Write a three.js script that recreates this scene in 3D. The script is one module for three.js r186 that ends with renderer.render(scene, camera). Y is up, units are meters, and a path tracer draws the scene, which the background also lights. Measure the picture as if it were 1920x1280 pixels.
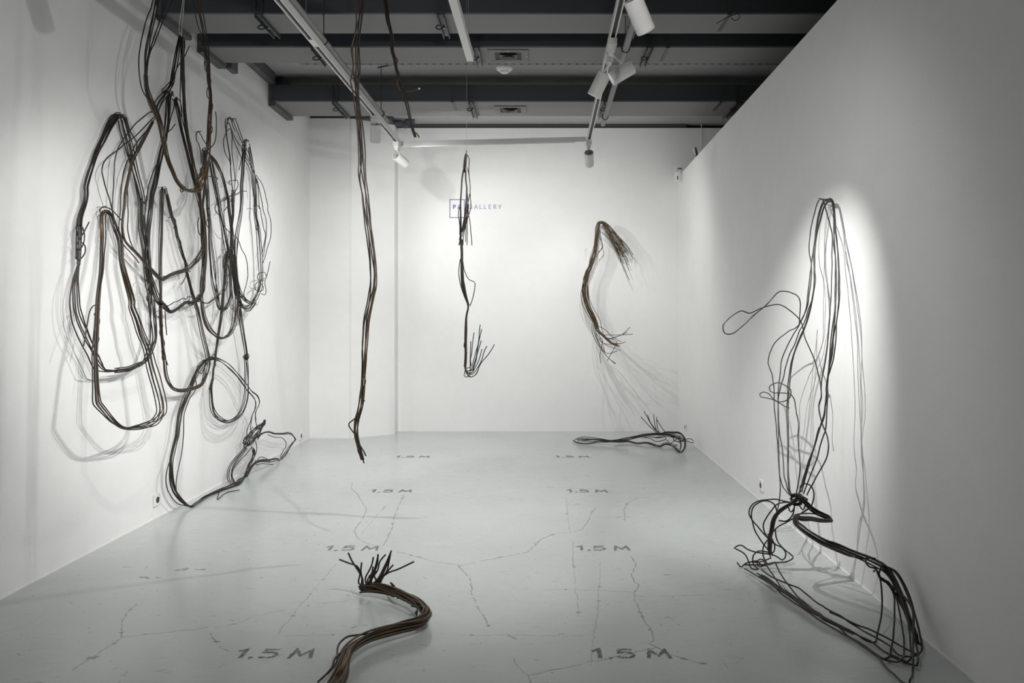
import * as THREE from 'three';
import { mergeGeometries } from 'three/addons/utils/BufferGeometryUtils.js';
import { RoundedBoxGeometry } from 'three/addons/geometries/RoundedBoxGeometry.js';
import { RectAreaLightUniformsLib } from 'three/addons/lights/RectAreaLightUniformsLib.js';
import { FontLoader } from 'three/addons/loaders/FontLoader.js';
import { TextGeometry } from 'three/addons/geometries/TextGeometry.js';

// ---------------------------------------------------------------- camera, exposure
const scene = new THREE.Scene();
scene.background = new THREE.Color(0x000000);
const camera = new THREE.PerspectiveCamera(2 * Math.atan(640 / 1373) * 180 / Math.PI, 1.5, 0.05, 60);
camera.position.set(0, 1.40, 0);
camera.lookAt(0, 1.40, -10);
camera.setViewOffset(1920, 1280, -40, 38, 1920, 1280);          // the lens is shifted: upright walls stay upright
const renderer = new THREE.WebGLRenderer({ antialias: true });
renderer.toneMapping = THREE.LinearToneMapping;
renderer.toneMappingExposure = .77;
renderer.shadowMap.enabled = true;
renderer.shadowMap.type = THREE.PCFSoftShadowMap;
RectAreaLightUniformsLib.init();
const V = (x, y, z) => new THREE.Vector3(x, y, z);

// gallery track spotlights: where each head hangs, what it points at, candela, half beam angle in degrees
const LAMP_COLOR = 0xfffefc;
const LAMPS = [
  { at: [-1.395, 3.06, -6.47], aim: [-1.75, 0.0, -8.0], cd: 9, deg: 36, pen: .9, spill: 13, wide: 89, label: 'white cylinder spotlight hanging upright near the far end of the left ceiling track' },
  { at: [-1.34, 3.03, -7.40], aim: [-0.30, 2.25, -9.3], cd: 3.9, deg: 39, pen: .5, spill: 4.6, wide: 89, label: 'white cylinder spotlight tilted to the right below the left corner of the track' },
  { at: [0.56, 3.03, -7.35], aim: [0.80, 1.45, -9.3], cd: 3.1, deg: 37, pen: .7, spill: 5.2, wide: 89, label: 'white cylinder spotlight hanging below the right corner of the track by the far wall' },
  { at: [0.57, 3.00, -4.72], aim: [-2.6, 1.15, -4.85], cd: 17, deg: 20, pen: .9, spill: 2, wide: 50, label: 'front one of two crossed white spotlights on the right ceiling track' },
  { at: [0.44, 2.98, -4.90], aim: [-1.1, 0.0, -5.7], cd: 9, deg: 32, pen: .9, spill: 11, wide: 62, label: 'rear one of two crossed white spotlights on the right ceiling track' },
  { at: [0.50, 2.84, -3.45], aim: [1.745, 0.80, -4.66], cd: 29, deg: 30, pen: 1, spill: 1.2, wide: 75, label: 'largest white spotlight, cut off by the top of the picture' },
  { at: [0.455, 2.98, -2.10], aim: [-0.7, 0.1, -5.2], cd: 22, deg: 30, pen: .95, spill: 6, wide: 70, label: 'white spotlight on the right track above the picture, pointing down the room' },
  { at: [0.43, 2.98, -1.55], aim: [-2.68, 1.45, -5.15], cd: 35, deg: 19.5, pen: .75, spill: 7, wide: 55, label: 'white spotlight on the right track above the picture, pointing at the left wall' },
  { at: [-1.46, 3.05, -3.02], aim: [-2.6, 0.8, -5.2], cd: 6.5, deg: 36, pen: .9, spill: .8, wide: 55, label: 'white spotlight on the left track above the picture' },
];

// ---------------------------------------------------------------- helpers
function rng(seed) { let a = seed >>> 0; return () => { a = (a + 0x6D2B79F5) >>> 0; let t = Math.imul(a ^ (a >>> 15), 1 | a); t = (t + Math.imul(t ^ (t >>> 7), 61 | t)) ^ t; return ((t ^ (t >>> 14)) >>> 0) / 4294967296; }; }
const used = {};
function numbered(n) { const k = used[n] = (used[n] === undefined ? 0 : used[n] + 1); return k ? n + '_' + String(k).padStart(3, '0') : n; }
function shade(o) { o.traverse(m => { if (m.isMesh) { m.castShadow = true; m.receiveShadow = true; } }); return o; }
function thing(name, label, category, [x, y, z] = [0, 0, 0], group) {
  const g = new THREE.Group(); g.name = numbered(name); g.position.set(x, y, z);
  g.userData = { label, category }; if (group) g.userData.group = group;
  scene.add(g); return g;
}
function part(parent, name, geo, mat, pos, rot) {
  const m = new THREE.Mesh(geo, mat); m.name = name; m.castShadow = m.receiveShadow = true;
  if (pos) m.position.set(...pos); if (rot) m.rotation.set(...rot);
  parent.add(m); return m;
}
function struct(name, geo, mat, label, category) {
  const m = new THREE.Mesh(geo, mat); m.name = numbered(name); m.castShadow = m.receiveShadow = true;
  m.userData = { kind: 'structure', label, category }; scene.add(m); return m;
}
function box(x0, x1, y0, y1, z0, z1) { const g = new THREE.BoxGeometry(x1 - x0, y1 - y0, z1 - z0); g.translate((x0 + x1) / 2, (y0 + y1) / 2, (z0 + z1) / 2); return metricUV(g); }
function metricUV(g) {                                              // uv in metres, by the way each face points
  const p = g.attributes.position, n = g.attributes.normal, uv = new Float32Array(p.count * 2);
  for (let i = 0; i < p.count; i++) {
    const ax = Math.abs(n.getX(i)), ay = Math.abs(n.getY(i)), az = Math.abs(n.getZ(i));
    if (ay >= ax && ay >= az) { uv[2 * i] = p.getX(i); uv[2 * i + 1] = p.getZ(i); }
    else if (ax >= az) { uv[2 * i] = p.getZ(i); uv[2 * i + 1] = p.getY(i); }
    else { uv[2 * i] = p.getX(i); uv[2 * i + 1] = p.getY(i); }
  }
  g.setAttribute('uv', new THREE.BufferAttribute(uv, 2)); return g;
}
function prism(pts, y0, y1) {                                        // footprint [x, depth] extruded upwards
  const s = new THREE.Shape(pts.map(([x, d]) => new THREE.Vector2(x, d)));
  const g = new THREE.ExtrudeGeometry(s, { depth: y1 - y0, bevelEnabled: false });
  g.rotateX(-Math.PI / 2); g.translate(0, y0, 0); g.computeVertexNormals(); return metricUV(g);
}
function rod(a, b, r, seg = 8) {
  const A = V(...a), B = V(...b), L = A.distanceTo(B), g = new THREE.CylinderGeometry(r, r, L, seg);
  g.applyQuaternion(new THREE.Quaternion().setFromUnitVectors(V(0, 1, 0), B.clone().sub(A).normalize()));
  g.translate((A.x + B.x) / 2, (A.y + B.y) / 2, (A.z + B.z) / 2); return g;
}
function noiseTexture(w, h, seed, fn, srgb) {                        // fn(rand, u, v) -> 0..255 triple, smoothed value noise supplied
  const R = rng(seed), data = new Uint8Array(w * h * 4);
  const grids = [4, 8, 16, 32, 64, 128].map(n => { const a = new Float32Array(n * n); for (let i = 0; i < n * n; i++) a[i] = R(); return [n, a]; });
  const vn = (k, u, v) => { const [n, a] = grids[k]; const x = u * n, y = v * n, xi = Math.floor(x), yi = Math.floor(y); let fx = x - xi, fy = y - yi; fx = fx * fx * (3 - 2 * fx); fy = fy * fy * (3 - 2 * fy); const q = (i, j) => a[((j % n) + n) % n * n + ((i % n) + n) % n]; return (q(xi, yi) * (1 - fx) + q(xi + 1, yi) * fx) * (1 - fy) + (q(xi, yi + 1) * (1 - fx) + q(xi + 1, yi + 1) * fx) * fy; };
  for (let j = 0; j < h; j++) for (let i = 0; i < w; i++) { const c = fn(R, i / w, j / h, vn); const o = (j * w + i) * 4; data[o] = c[0]; data[o + 1] = c[1]; data[o + 2] = c[2]; data[o + 3] = 255; }
  const t = new THREE.DataTexture(data, w, h, THREE.RGBAFormat); t.wrapS = t.wrapT = THREE.RepeatWrapping; t.magFilter = THREE.LinearFilter; t.minFilter = THREE.LinearMipmapLinearFilter; t.generateMipmaps = true;
  if (srgb) t.colorSpace = THREE.SRGBColorSpace; t.needsUpdate = true; return t;
}
const g3 = v => { v = Math.max(0, Math.min(255, v)); return [v, v, v]; };
const lin = (r, g, b) => new THREE.Color().setRGB(r, g, b);

// ---------------------------------------------------------------- materials
const plasterBump = noiseTexture(512, 512, 11, (R, u, v, n) => g3(255 * (.35 * n(2, u, v) + .35 * n(4, u, v) + .2 * n(5, u, v) + .1 * R())));
const plasterTint = noiseTexture(256, 256, 12, (R, u, v, n) => { const k = 247 + 8 * (.5 * n(1, u, v) + .3 * n(3, u, v) + .2 * R()); return [k, k, k * .997]; }, true);
plasterBump.repeat.set(1.1, 1.1); plasterTint.repeat.set(.45, .45);
const paintBump = noiseTexture(512, 512, 13, (R, u, v, n) => g3(255 * (.5 * n(3, u, v * .3) + .3 * n(5, u, v) + .2 * R())));
const M = {
  wall: new THREE.MeshStandardMaterial({ color: lin(.85, .85, .845), roughness: .62, map: plasterTint, bumpMap: plasterBump, bumpScale: .0006 }),
  slab: new THREE.MeshStandardMaterial({ color: lin(.40, .402, .40), roughness: .8, bumpMap: paintBump, bumpScale: .004 }),
  beam: new THREE.MeshStandardMaterial({ color: lin(.058, .063, .072), roughness: .6 }),
  soffit: new THREE.MeshStandardMaterial({ color: lin(.22, .22, .219), roughness: .7, map: plasterTint, bumpMap: plasterBump, bumpScale: .0005 }),
  darkTrim: new THREE.MeshStandardMaterial({ color: lin(.10, .102, .105), roughness: .65 }),
  white: new THREE.MeshStandardMaterial({ color: lin(.78, .77, .75), roughness: .38 }),
  lampWhite: new THREE.MeshStandardMaterial({ color: lin(.72, .71, .69), roughness: .42 }),
  lampCap: new THREE.MeshStandardMaterial({ color: lin(.33, .33, .32), roughness: .5 }),
  slot: new THREE.MeshStandardMaterial({ color: lin(.03, .03, .034), roughness: .5 }),
  steel: new THREE.MeshStandardMaterial({ color: lin(.30, .30, .30), roughness: .4, metalness: .6 }),
  pipe: new THREE.MeshStandardMaterial({ color: lin(.26, .26, .255), roughness: .5 }),
  bracket: new THREE.MeshStandardMaterial({ color: lin(.07, .075, .08), roughness: .45, metalness: .3 }),
  black: new THREE.MeshStandardMaterial({ color: lin(.012, .012, .013), roughness: .6 }),
  vent: new THREE.MeshStandardMaterial({ color: lin(.16, .16, .158), roughness: .6 }),
  cord: new THREE.MeshStandardMaterial({ color: lin(.75, .74, .70), roughness: .6 }),
  line: new THREE.MeshStandardMaterial({ color: lin(.30, .30, .30), roughness: .4 }),
  red: new THREE.MeshStandardMaterial({ color: lin(.32, .10, .05), roughness: .6 }),
  violet: new THREE.MeshStandardMaterial({ color: lin(.13, .115, .36), roughness: .6 }),
  violetPale: new THREE.MeshStandardMaterial({ color: lin(.27, .26, .46), roughness: .6 }),
  glow: new THREE.MeshStandardMaterial({ color: 0xffffff, emissive: LAMP_COLOR, emissiveIntensity: 4 }),
};
const TRACED = {
 A: [
  {n:8,r:0.0036,m:0,p:[[-2.6347,2.713,-4.6848,0.0182],[-2.6348,2.7025,-4.638,0.018],[-2.634,2.6695,-4.6043,0.0179],[-2.6321,2.5981,-4.5422,0.0177],[-2.6288,2.4819,-4.4577,0.0173],[-2.6264,2.4025,-4.3985,0.0171],[-2.6235,2.3119,-4.3481,0.0169],[-2.6214,2.2454,-4.3119,0.0168],[-2.6194,2.1871,-4.2886,0.0167],[-2.6179,2.1481,-4.2886,0.0167],[-2.6159,2.0916,-4.271,0.0166],[-2.6138,2.028,-4.236,0.0165],[-2.6132,2.0113,-4.2273,0.0164],[-2.6117,1.9715,-4.2172,0.0164],[-2.6096,1.9135,-4.2137,0.0164],[-2.6072,1.8503,-4.206,0.0164],[-2.6047,1.7826,-4.1981,0.0163],[-2.6025,1.7241,-4.1831,0.0163]],t:1.2},
  {n:1,r:0.0036,m:0,p:[[-2.6342,2.6967,-4.6838],[-2.6348,2.7184,-4.6944],[-2.635,2.7063,-4.6382],[-2.635,2.6908,-4.5831],[-2.6344,2.6663,-4.5551],[-2.6328,2.6082,-4.5123],[-2.6306,2.5356,-4.4694],[-2.6277,2.441,-4.4132]]},
  {n:1,r:0.0036,m:0,p:[[-2.6025,1.7241,-4.1831],[-2.5992,1.6357,-4.1362],[-2.596,1.5499,-4.105],[-2.5936,1.489,-4.0976],[-2.5932,1.4788,-4.1007],[-2.5905,1.4088,-4.1075],[-2.5878,1.3382,-4.1405],[-2.5855,1.2757,-4.1824],[-2.5833,1.2163,-4.2335],[-2.5808,1.1463,-4.2772],[-2.58,1.118,-4.3003],[-2.58,1.1034,-4.3498],[-2.58,1.0935,-4.4435],[-2.58,1.0893,-4.5415]]},
  {n:1,r:0.0036,m:0,p:[[-2.6025,1.7241,-4.1831],[-2.5996,1.6458,-4.148],[-2.5964,1.5602,-4.1301],[-2.5936,1.4897,-4.131],[-2.5932,1.4794,-4.1341],[-2.5909,1.4183,-4.1492],[-2.588,1.3422,-4.1904],[-2.586,1.2888,-4.2261],[-2.5835,1.2188,-4.2898],[-2.5811,1.1527,-4.335],[-2.58,1.1095,-4.3919],[-2.58,1.0938,-4.5054]]},
  {n:1,r:0.0036,m:0,p:[[-2.6025,1.7244,-4.1869],[-2.5996,1.6465,-4.1594],[-2.5964,1.5608,-4.1466],[-2.5936,1.49,-4.1461],[-2.5929,1.4702,-4.1471],[-2.5905,1.4089,-4.1714],[-2.5878,1.3371,-4.2134],[-2.5851,1.2635,-4.2643],[-2.5833,1.2132,-4.3057],[-2.5816,1.1644,-4.3482],[-2.58,1.115,-4.4004],[-2.58,1.0979,-4.5054]]},
  {n:1,r:0.0036,m:1,p:[[-2.6025,1.7245,-4.1884],[-2.5993,1.6378,-4.1725],[-2.596,1.5521,-4.1665],[-2.5936,1.4905,-4.1688],[-2.5929,1.4706,-4.1699],[-2.5905,1.409,-4.1968],[-2.588,1.3414,-4.2451],[-2.5854,1.2699,-4.2929],[-2.5841,1.2347,-4.3194],[-2.582,1.176,-4.3615],[-2.58,1.1124,-4.409],[-2.58,1.0952,-4.5143]]},
  {n:1,r:0.0036,m:0,p:[[-2.6025,1.7251,-4.1961],[-2.5996,1.648,-4.1838],[-2.596,1.5528,-4.1856],[-2.5936,1.491,-4.1895],[-2.5929,1.471,-4.1944],[-2.5903,1.4042,-4.2199],[-2.5876,1.3315,-4.2605],[-2.5849,1.2574,-4.3019],[-2.5828,1.1968,-4.3419],[-2.5816,1.163,-4.3734],[-2.58,1.1106,-4.4133],[-2.58,1.0928,-4.5054]]},
  {n:7,r:0.0036,m:0,p:[[-2.58,1.0954,-4.4964,0.0137],[-2.58,1.0962,-4.5781,0.014],[-2.58,1.0961,-4.6343,0.0142],[-2.58,1.0997,-4.7016,0.0144],[-2.5806,1.1115,-4.7719,0.0146],[-2.5811,1.1237,-4.8443,0.0148],[-2.5822,1.154,-4.8986,0.0204],[-2.5842,1.2134,-4.9505,0.0234],[-2.5864,1.28,-4.9927,0.025],[-2.5882,1.3368,-4.9962,0.0264],[-2.5903,1.405,-4.9873,0.0263],[-2.5929,1.4843,-4.978,0.0249],[-2.5945,1.5362,-4.9703,0.0248],[-2.5964,1.5927,-4.9684,0.0244],[-2.5978,1.6373,-4.9549,0.0238],[-2.6005,1.7212,-4.944,0.0233],[-2.6032,1.8051,-4.9385,0.023],[-2.6059,1.8883,-4.9277,0.0226],[-2.6087,1.97,-4.9064,0.0221],[-2.6114,2.0516,-4.8906,0.0217],[-2.6141,2.1343,-4.8853,0.0224],[-2.6159,2.1904,-4.8886,0.0231],[-2.6165,2.2076,-4.8845,0.0237],[-2.6186,2.2704,-4.8628,0.0243],[-2.6214,2.3464,-4.827,0.0255],[-2.6241,2.4213,-4.7918,0.0279],[-2.6266,2.4919,-4.7667,0.0304],[-2.6295,2.5727,-4.7426,0.0303],[-2.6322,2.646,-4.7136,0.0288],[-2.634,2.6939,-4.693,0.0248],[-2.6348,2.7062,-4.6565,0.0142]],t:2.2},
  {n:1,r:0.0036,m:2,p:[[-2.58,1.0938,-4.5054],[-2.58,1.1032,-4.5506],[-2.58,1.0918,-4.5967],[-2.58,1.1002,-4.6533],[-2.58,1.0923,-4.6918],[-2.5805,1.1107,-4.7418],[-2.5803,1.1022,-4.7916],[-2.5811,1.1243,-4.8339]]},
  {n:1,r:0.0036,m:0,p:[[-2.6349,2.6948,-4.6013],[-2.6349,2.7211,-4.6946],[-2.6343,2.7154,-4.7415],[-2.6326,2.6691,-4.7599],[-2.6311,2.6321,-4.7848],[-2.6295,2.5973,-4.842],[-2.6281,2.5564,-4.8556],[-2.6266,2.5056,-4.8265],[-2.6252,2.4566,-4.8038]]},
  {n:1,r:0.0036,m:0,p:[[-2.6117,1.9835,-4.3058],[-2.6097,1.9236,-4.257],[-2.6083,1.8806,-4.2194],[-2.6068,1.8379,-4.1786],[-2.6058,1.8084,-4.1692],[-2.6055,1.8031,-4.1879],[-2.6061,1.8234,-4.2236],[-2.6074,1.8598,-4.2492],[-2.6096,1.918,-4.2512],[-2.6108,1.9495,-4.2328],[-2.6111,1.9525,-4.2007],[-2.6105,1.9329,-4.1783],[-2.6094,1.9049,-4.1826],[-2.6085,1.8836,-4.2042],[-2.6074,1.8539,-4.1947]]},
  {n:1,r:0.0036,m:0,p:[[-2.6074,1.8564,-4.2179],[-2.607,1.8496,-4.2447],[-2.6058,1.8177,-4.2639],[-2.6047,1.7868,-4.2448],[-2.6036,1.7544,-4.204],[-2.6034,1.746,-4.1715],[-2.604,1.7607,-4.1663],[-2.6049,1.7863,-4.1868],[-2.6056,1.8066,-4.1995]]}],
 B: [
  {n:7,r:0.0036,m:1,p:[[-2.63,2.0736,-4.543,0.0101],[-2.63,2.0756,-4.512,0.0138],[-2.63,2.064,-4.4857,0.0174],[-2.6261,2.0308,-4.467,0.0186],[-2.6098,1.9156,-4.4383,0.0176],[-2.595,1.8114,-4.4046,0.0165],[-2.5801,1.7088,-4.3709,0.0155],[-2.5653,1.6071,-4.325,0.0144],[-2.5556,1.5422,-4.2963,0.0131],[-2.5429,1.4577,-4.2667,0.0136],[-2.528,1.3609,-4.2337,0.0141],[-2.5132,1.2656,-4.2008,0.0146],[-2.502,1.195,-4.1783,0.0151],[-2.4946,1.1479,-4.1698,0.0156],[-2.4835,1.0779,-4.1552,0.0162],[-2.4724,1.0081,-4.1429,0.0184],[-2.4612,0.9384,-4.1337,0.023],[-2.4575,0.9125,-4.1544,0.0219],[-2.4512,0.8665,-4.2003,0.0198],[-2.4442,0.8124,-4.2631,0.0178],[-2.44,0.7731,-4.3332,0.012],[-2.44,0.7556,-4.3954,0.0073],[-2.44,0.7485,-4.4687,0.0136],[-2.4406,0.7445,-4.5747,0.0216],[-2.4434,0.7482,-4.69,0.026],[-2.4479,0.7695,-4.7715,0.0298],[-2.4531,0.8012,-4.8223,0.0301],[-2.4583,0.8381,-4.8346,0.0309],[-2.4649,0.888,-4.8316,0.0309],[-2.4746,0.9607,-4.8182,0.0301],[-2.4842,1.0334,-4.7998,0.03],[-2.4969,1.1275,-4.7769,0.0265],[-2.505,1.1876,-4.7717,0.0252],[-2.5124,1.2424,-4.756,0.0238],[-2.5228,1.3189,-4.7147,0.0236],[-2.5354,1.41,-4.6884,0.0234],[-2.5481,1.5,-4.653,0.022],[-2.5512,1.5225,-4.6636,0.022],[-2.5653,1.6223,-4.6411,0.0193],[-2.5764,1.7,-4.6184,0.018],[-2.5875,1.7774,-4.6008,0.0166],[-2.5987,1.857,-4.6113,0.0166],[-2.6083,1.925,-4.6098,0.0179],[-2.6158,1.9745,-4.586,0.0178],[-2.6224,2.0194,-4.5704,0.0165],[-2.6284,2.0592,-4.5581,0.0152],[-2.63,2.0747,-4.5297,0.0113]],t:0.8},
  {n:1,r:0.0036,m:3,p:[[-2.63,2.077,-4.5386],[-2.63,2.0779,-4.5032],[-2.63,2.0678,-4.477],[-2.6284,2.0452,-4.4613],[-2.6172,1.965,-4.4295],[-2.6083,1.9023,-4.4102]]},
  {n:1,r:0.0036,m:1,p:[[-2.5121,1.2621,-4.0901],[-2.5169,1.2919,-4.1093],[-2.5258,1.3477,-4.1354],[-2.5354,1.4089,-4.1706],[-2.5436,1.4616,-4.1998],[-2.5477,1.4887,-4.2384],[-2.5479,1.491,-4.2792],[-2.5455,1.4753,-4.3014],[-2.5427,1.4569,-4.2787],[-2.5412,1.4467,-4.2356],[-2.5404,1.4412,-4.2223],[-2.5395,1.4357,-4.253],[-2.5368,1.4179,-4.2835],[-2.5332,1.3945,-4.284],[-2.5308,1.3791,-4.2546],[-2.5284,1.3635,-4.2142],[-2.5269,1.354,-4.2038],[-2.5243,1.337,-4.2194],[-2.5219,1.3212,-4.2454],[-2.5176,1.2932,-4.2446],[-2.5132,1.2651,-4.2169]]},
  {n:1,r:0.0036,m:0,p:[[-2.6238,2.0418,-4.6652],[-2.6299,2.0773,-4.6107],[-2.63,2.0963,-4.5565],[-2.63,2.1011,-4.4944],[-2.63,2.0811,-4.4469],[-2.63,2.0566,-4.4358],[-2.6284,2.0458,-4.4656]]}],
 C: [
  {n:1,r:0.0036,m:0,p:[[-2.3171,3.8937,-4.8496],[-2.3262,3.6714,-4.7108],[-2.3406,3.378,-4.5113],[-2.3422,3.3226,-4.4898],[-2.3461,3.2251,-4.4392],[-2.3487,3.1313,-4.4062],[-2.35,3.0465,-4.3806],[-2.35,2.9657,-4.3639],[-2.35,2.9055,-4.362],[-2.35,2.8406,-4.3759],[-2.3492,2.7883,-4.3996],[-2.3453,2.7533,-4.4492],[-2.3409,2.7324,-4.507]]},
  {n:1,r:0.0036,m:0,p:[[-2.3171,3.8937,-4.8496],[-2.3246,3.6832,-4.7354],[-2.3375,3.396,-4.5523],[-2.3402,3.3028,-4.5156],[-2.3435,3.183,-4.4728],[-2.3458,3.0954,-4.4434],[-2.3471,3.0135,-4.4267],[-2.3474,2.9365,-4.4226],[-2.3471,2.8372,-4.4267],[-2.3458,2.7819,-4.4434],[-2.3434,2.7355,-4.4745]]},
  {n:1,r:0.0036,m:0,p:[[-2.3167,3.897,-4.8562],[-2.3237,3.6892,-4.7478],[-2.3362,3.4038,-4.57],[-2.3389,3.2844,-4.533],[-2.342,3.1652,-4.4924],[-2.3434,3.0971,-4.4745],[-2.3445,3.0256,-4.4601],[-2.3458,2.969,-4.4434],[-2.3463,2.8909,-4.4367],[-2.346,2.8165,-4.4409],[-2.3441,2.7579,-4.4643]]},
  {n:1,r:0.0036,m:0,p:[[-2.3167,3.897,-4.8562],[-2.3225,3.6982,-4.7665],[-2.3301,3.4408,-4.6546],[-2.3344,3.3102,-4.5951],[-2.3383,3.2001,-4.5418],[-2.3415,3.1061,-4.4984],[-2.3441,3.0272,-4.4643],[-2.3456,2.9648,-4.4459],[-2.346,2.8923,-4.4409]]},
  {n:1,r:0.0036,m:0,p:[[-2.3163,3.9004,-4.8627],[-2.3208,3.6755,-4.7917],[-2.3259,3.4677,-4.7158],[-2.3318,3.3253,-4.6315],[-2.3363,3.2054,-4.5683],[-2.3402,3.1075,-4.5156],[-2.3434,3.036,-4.4745],[-2.3449,2.9677,-4.4542],[-2.3456,2.894,-4.4459],[-2.3453,2.8343,-4.4492]]},
  {n:1,r:0.0036,m:0,p:[[-2.3167,3.897,-4.8562],[-2.3254,3.6773,-4.7231],[-2.3386,3.3894,-4.5374],[-2.3399,3.3252,-4.5199],[-2.341,3.2574,-4.5053],[-2.3434,3.1582,-4.4745],[-2.3448,3.085,-4.4559],[-2.3464,3.0115,-4.435],[-2.3469,2.9385,-4.4284],[-2.3466,2.8643,-4.4325]]},
  {n:9,r:0.0036,m:2,p:[[-2.3466,2.8895,-4.4325,0.0111],[-2.346,2.8165,-4.4409,0.0123],[-2.3441,2.7681,-4.4643,0.0161],[-2.3434,2.7536,-4.4736,0.0199],[-2.3408,2.7127,-4.5078,0.0238],[-2.3379,2.6775,-4.547,0.0227],[-2.3353,2.6249,-4.5825,0.0204],[-2.3337,2.568,-4.6051,0.0192],[-2.3319,2.5111,-4.6297,0.018],[-2.3304,2.4579,-4.6509,0.0168],[-2.3285,2.4137,-4.6788,0.0156],[-2.3255,2.3719,-4.7215,0.0144],[-2.3234,2.335,-4.7524,0.014],[-2.321,2.3042,-4.7898,0.0136],[-2.3171,2.2769,-4.85,0.0132],[-2.3174,2.2758,-4.8439,0.0126],[-2.3122,2.2774,-4.9268,0.0123],[-2.307,2.2967,-5.0129,0.0167],[-2.3031,2.3404,-5.0798,0.0212],[-2.3047,2.3423,-5.0528,0.0239],[-2.3014,2.4169,-5.1094,0.027],[-2.3,2.5001,-5.1453,0.0243],[-2.3,2.5956,-5.1782,0.0187],[-2.3,2.7168,-5.1915,0.0159],[-2.3,2.8386,-5.2049,0.0156],[-2.3,2.9314,-5.2183,0.0154],[-2.3,3.0027,-5.2183,0.0151],[-2.3,3.0734,-5.1982,0.0147],[-2.3,3.0741,-5.1928,0.0144],[-2.3,3.17,-5.1795,0.0173],[-2.3,3.2503,-5.1571,0.02],[-2.3,3.3027,-5.14,0.0214]],t:2.0},
  {n:1,r:0.0036,m:3,p:[[-2.3451,2.7523,-4.4526],[-2.3418,2.6987,-4.4949],[-2.3379,2.6465,-4.547],[-2.3346,2.596,-4.5915],[-2.333,2.5283,-4.6141],[-2.3311,2.4717,-4.6416],[-2.3285,2.427,-4.6788],[-2.3242,2.3543,-4.7408]]},
  {n:1,r:0.0036,m:1,p:[[-2.3,3.2773,-5.1505],[-2.3015,3.3375,-5.1083],[-2.3031,3.3845,-5.0798],[-2.3057,3.4243,-5.035],[-2.3083,3.5145,-4.9911],[-2.3106,3.5718,-4.9534],[-2.3138,3.7637,-4.9024],[-2.3163,3.9004,-4.8627]]},
  {n:1,r:0.0036,m:2,p:[[-2.3,3.2855,-5.1571],[-2.3008,3.3535,-5.1198],[-2.3028,3.4561,-5.0855],[-2.3051,3.5264,-5.0461],[-2.308,3.5908,-4.9965],[-2.3129,3.7702,-4.9158],[-2.3163,3.9004,-4.8627]]},
  {n:1,r:0.0036,m:2,p:[[-2.3,3.2904,-5.1703],[-2.3,3.3719,-5.1374],[-2.3018,3.463,-5.1026],[-2.3041,3.5334,-5.0629],[-2.3059,3.6067,-5.0328],[-2.3121,3.7767,-4.9293],[-2.3158,3.9038,-4.8693]]},
  {n:1,r:0.0036,m:1,p:[[-2.3,3.2232,-5.1969],[-2.3,3.3104,-5.1928],[-2.3,3.3996,-5.1637],[-2.3,3.4585,-5.1348],[-2.3018,3.5501,-5.1026],[-2.3033,3.6263,-5.0776],[-2.3108,3.7685,-4.9497],[-2.3158,3.9038,-4.8693]]},
  {n:1,r:0.0036,m:0,p:[[-2.3,3.2807,-5.1439],[-2.3015,3.3607,-5.1083],[-2.3031,3.4539,-5.0798],[-2.3052,3.5254,-5.0439],[-2.307,3.598,-5.0129],[-2.3125,3.7734,-4.9226],[-2.3158,3.9038,-4.8693]]},
  {n:1,r:0.0036,m:2,p:[[-2.3,3.2433,-5.1374],[-2.3007,3.1915,-5.1232],[-2.3,3.1614,-5.1374],[-2.3,3.1514,-5.1769],[-2.3,3.139,-5.2103],[-2.3,3.1137,-5.2237],[-2.3,3.0834,-5.2035],[-2.3,3.0432,-5.1703],[-2.3,3.0097,-5.1571],[-2.3,2.9785,-5.1703],[-2.3,2.9709,-5.2035],[-2.3,2.9671,-5.2183],[-2.3,2.9434,-5.2591],[-2.3,2.8997,-5.2318],[-2.3,2.8548,-5.1782],[-2.3,2.8254,-5.1782],[-2.3,2.7966,-5.2251],[-2.3,2.7793,-5.2495],[-2.3,2.7449,-5.2318],[-2.3,2.7,-5.1716],[-2.3,2.6673,-5.1584],[-2.3,2.64,-5.1915]]},
  {n:1,r:0.0036,m:1,p:[[-2.3,2.9163,-5.3004],[-2.3,2.8508,-5.3144],[-2.3,2.7703,-5.3074],[-2.3,2.6928,-5.2866],[-2.3,2.6482,-5.2386],[-2.3,2.6223,-5.1915],[-2.3,2.591,-5.1584]]},
  {n:1,r:0.0036,m:2,p:[[-2.3155,2.2941,-4.8746],[-2.3188,2.2711,-4.8237],[-2.3206,2.2551,-4.7957],[-2.3194,2.2484,-4.8137],[-2.3168,2.2655,-4.8541]]}],
 D: [
  {n:6,r:0.0036,m:0,p:[[-2.5602,3.4825,-5.3386,0.0104],[-2.5605,3.4629,-5.3115,0.0133],[-2.5623,3.399,-5.2865,0.0132],[-2.5645,3.3268,-5.27,0.0161],[-2.5671,3.2408,-5.2471,0.016],[-2.5695,3.1606,-5.2216,0.0145],[-2.5716,3.0908,-5.208,0.0174],[-2.5732,3.0313,-5.1696,0.0187],[-2.5748,2.9637,-5.1028,0.0213],[-2.5764,2.8996,-5.0434,0.0238],[-2.5798,2.786,-4.9856,0.0249]],t:1.5},
  {n:1,r:0.0036,m:0,p:[[-2.5776,2.8649,-5.0423],[-2.5784,2.8109,-4.9341],[-2.5798,2.7431,-4.8315],[-2.5814,2.6755,-4.7435],[-2.583,2.6178,-4.6876],[-2.5854,2.5338,-4.6064],[-2.5874,2.4692,-4.5545],[-2.5896,2.408,-4.5356],[-2.59,2.3125,-4.5228],[-2.59,2.2293,-4.5183],[-2.59,2.1455,-4.5094],[-2.59,2.1028,-4.5049],[-2.59,2.0579,-4.5139],[-2.59,1.9981,-4.5273]]},
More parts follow.
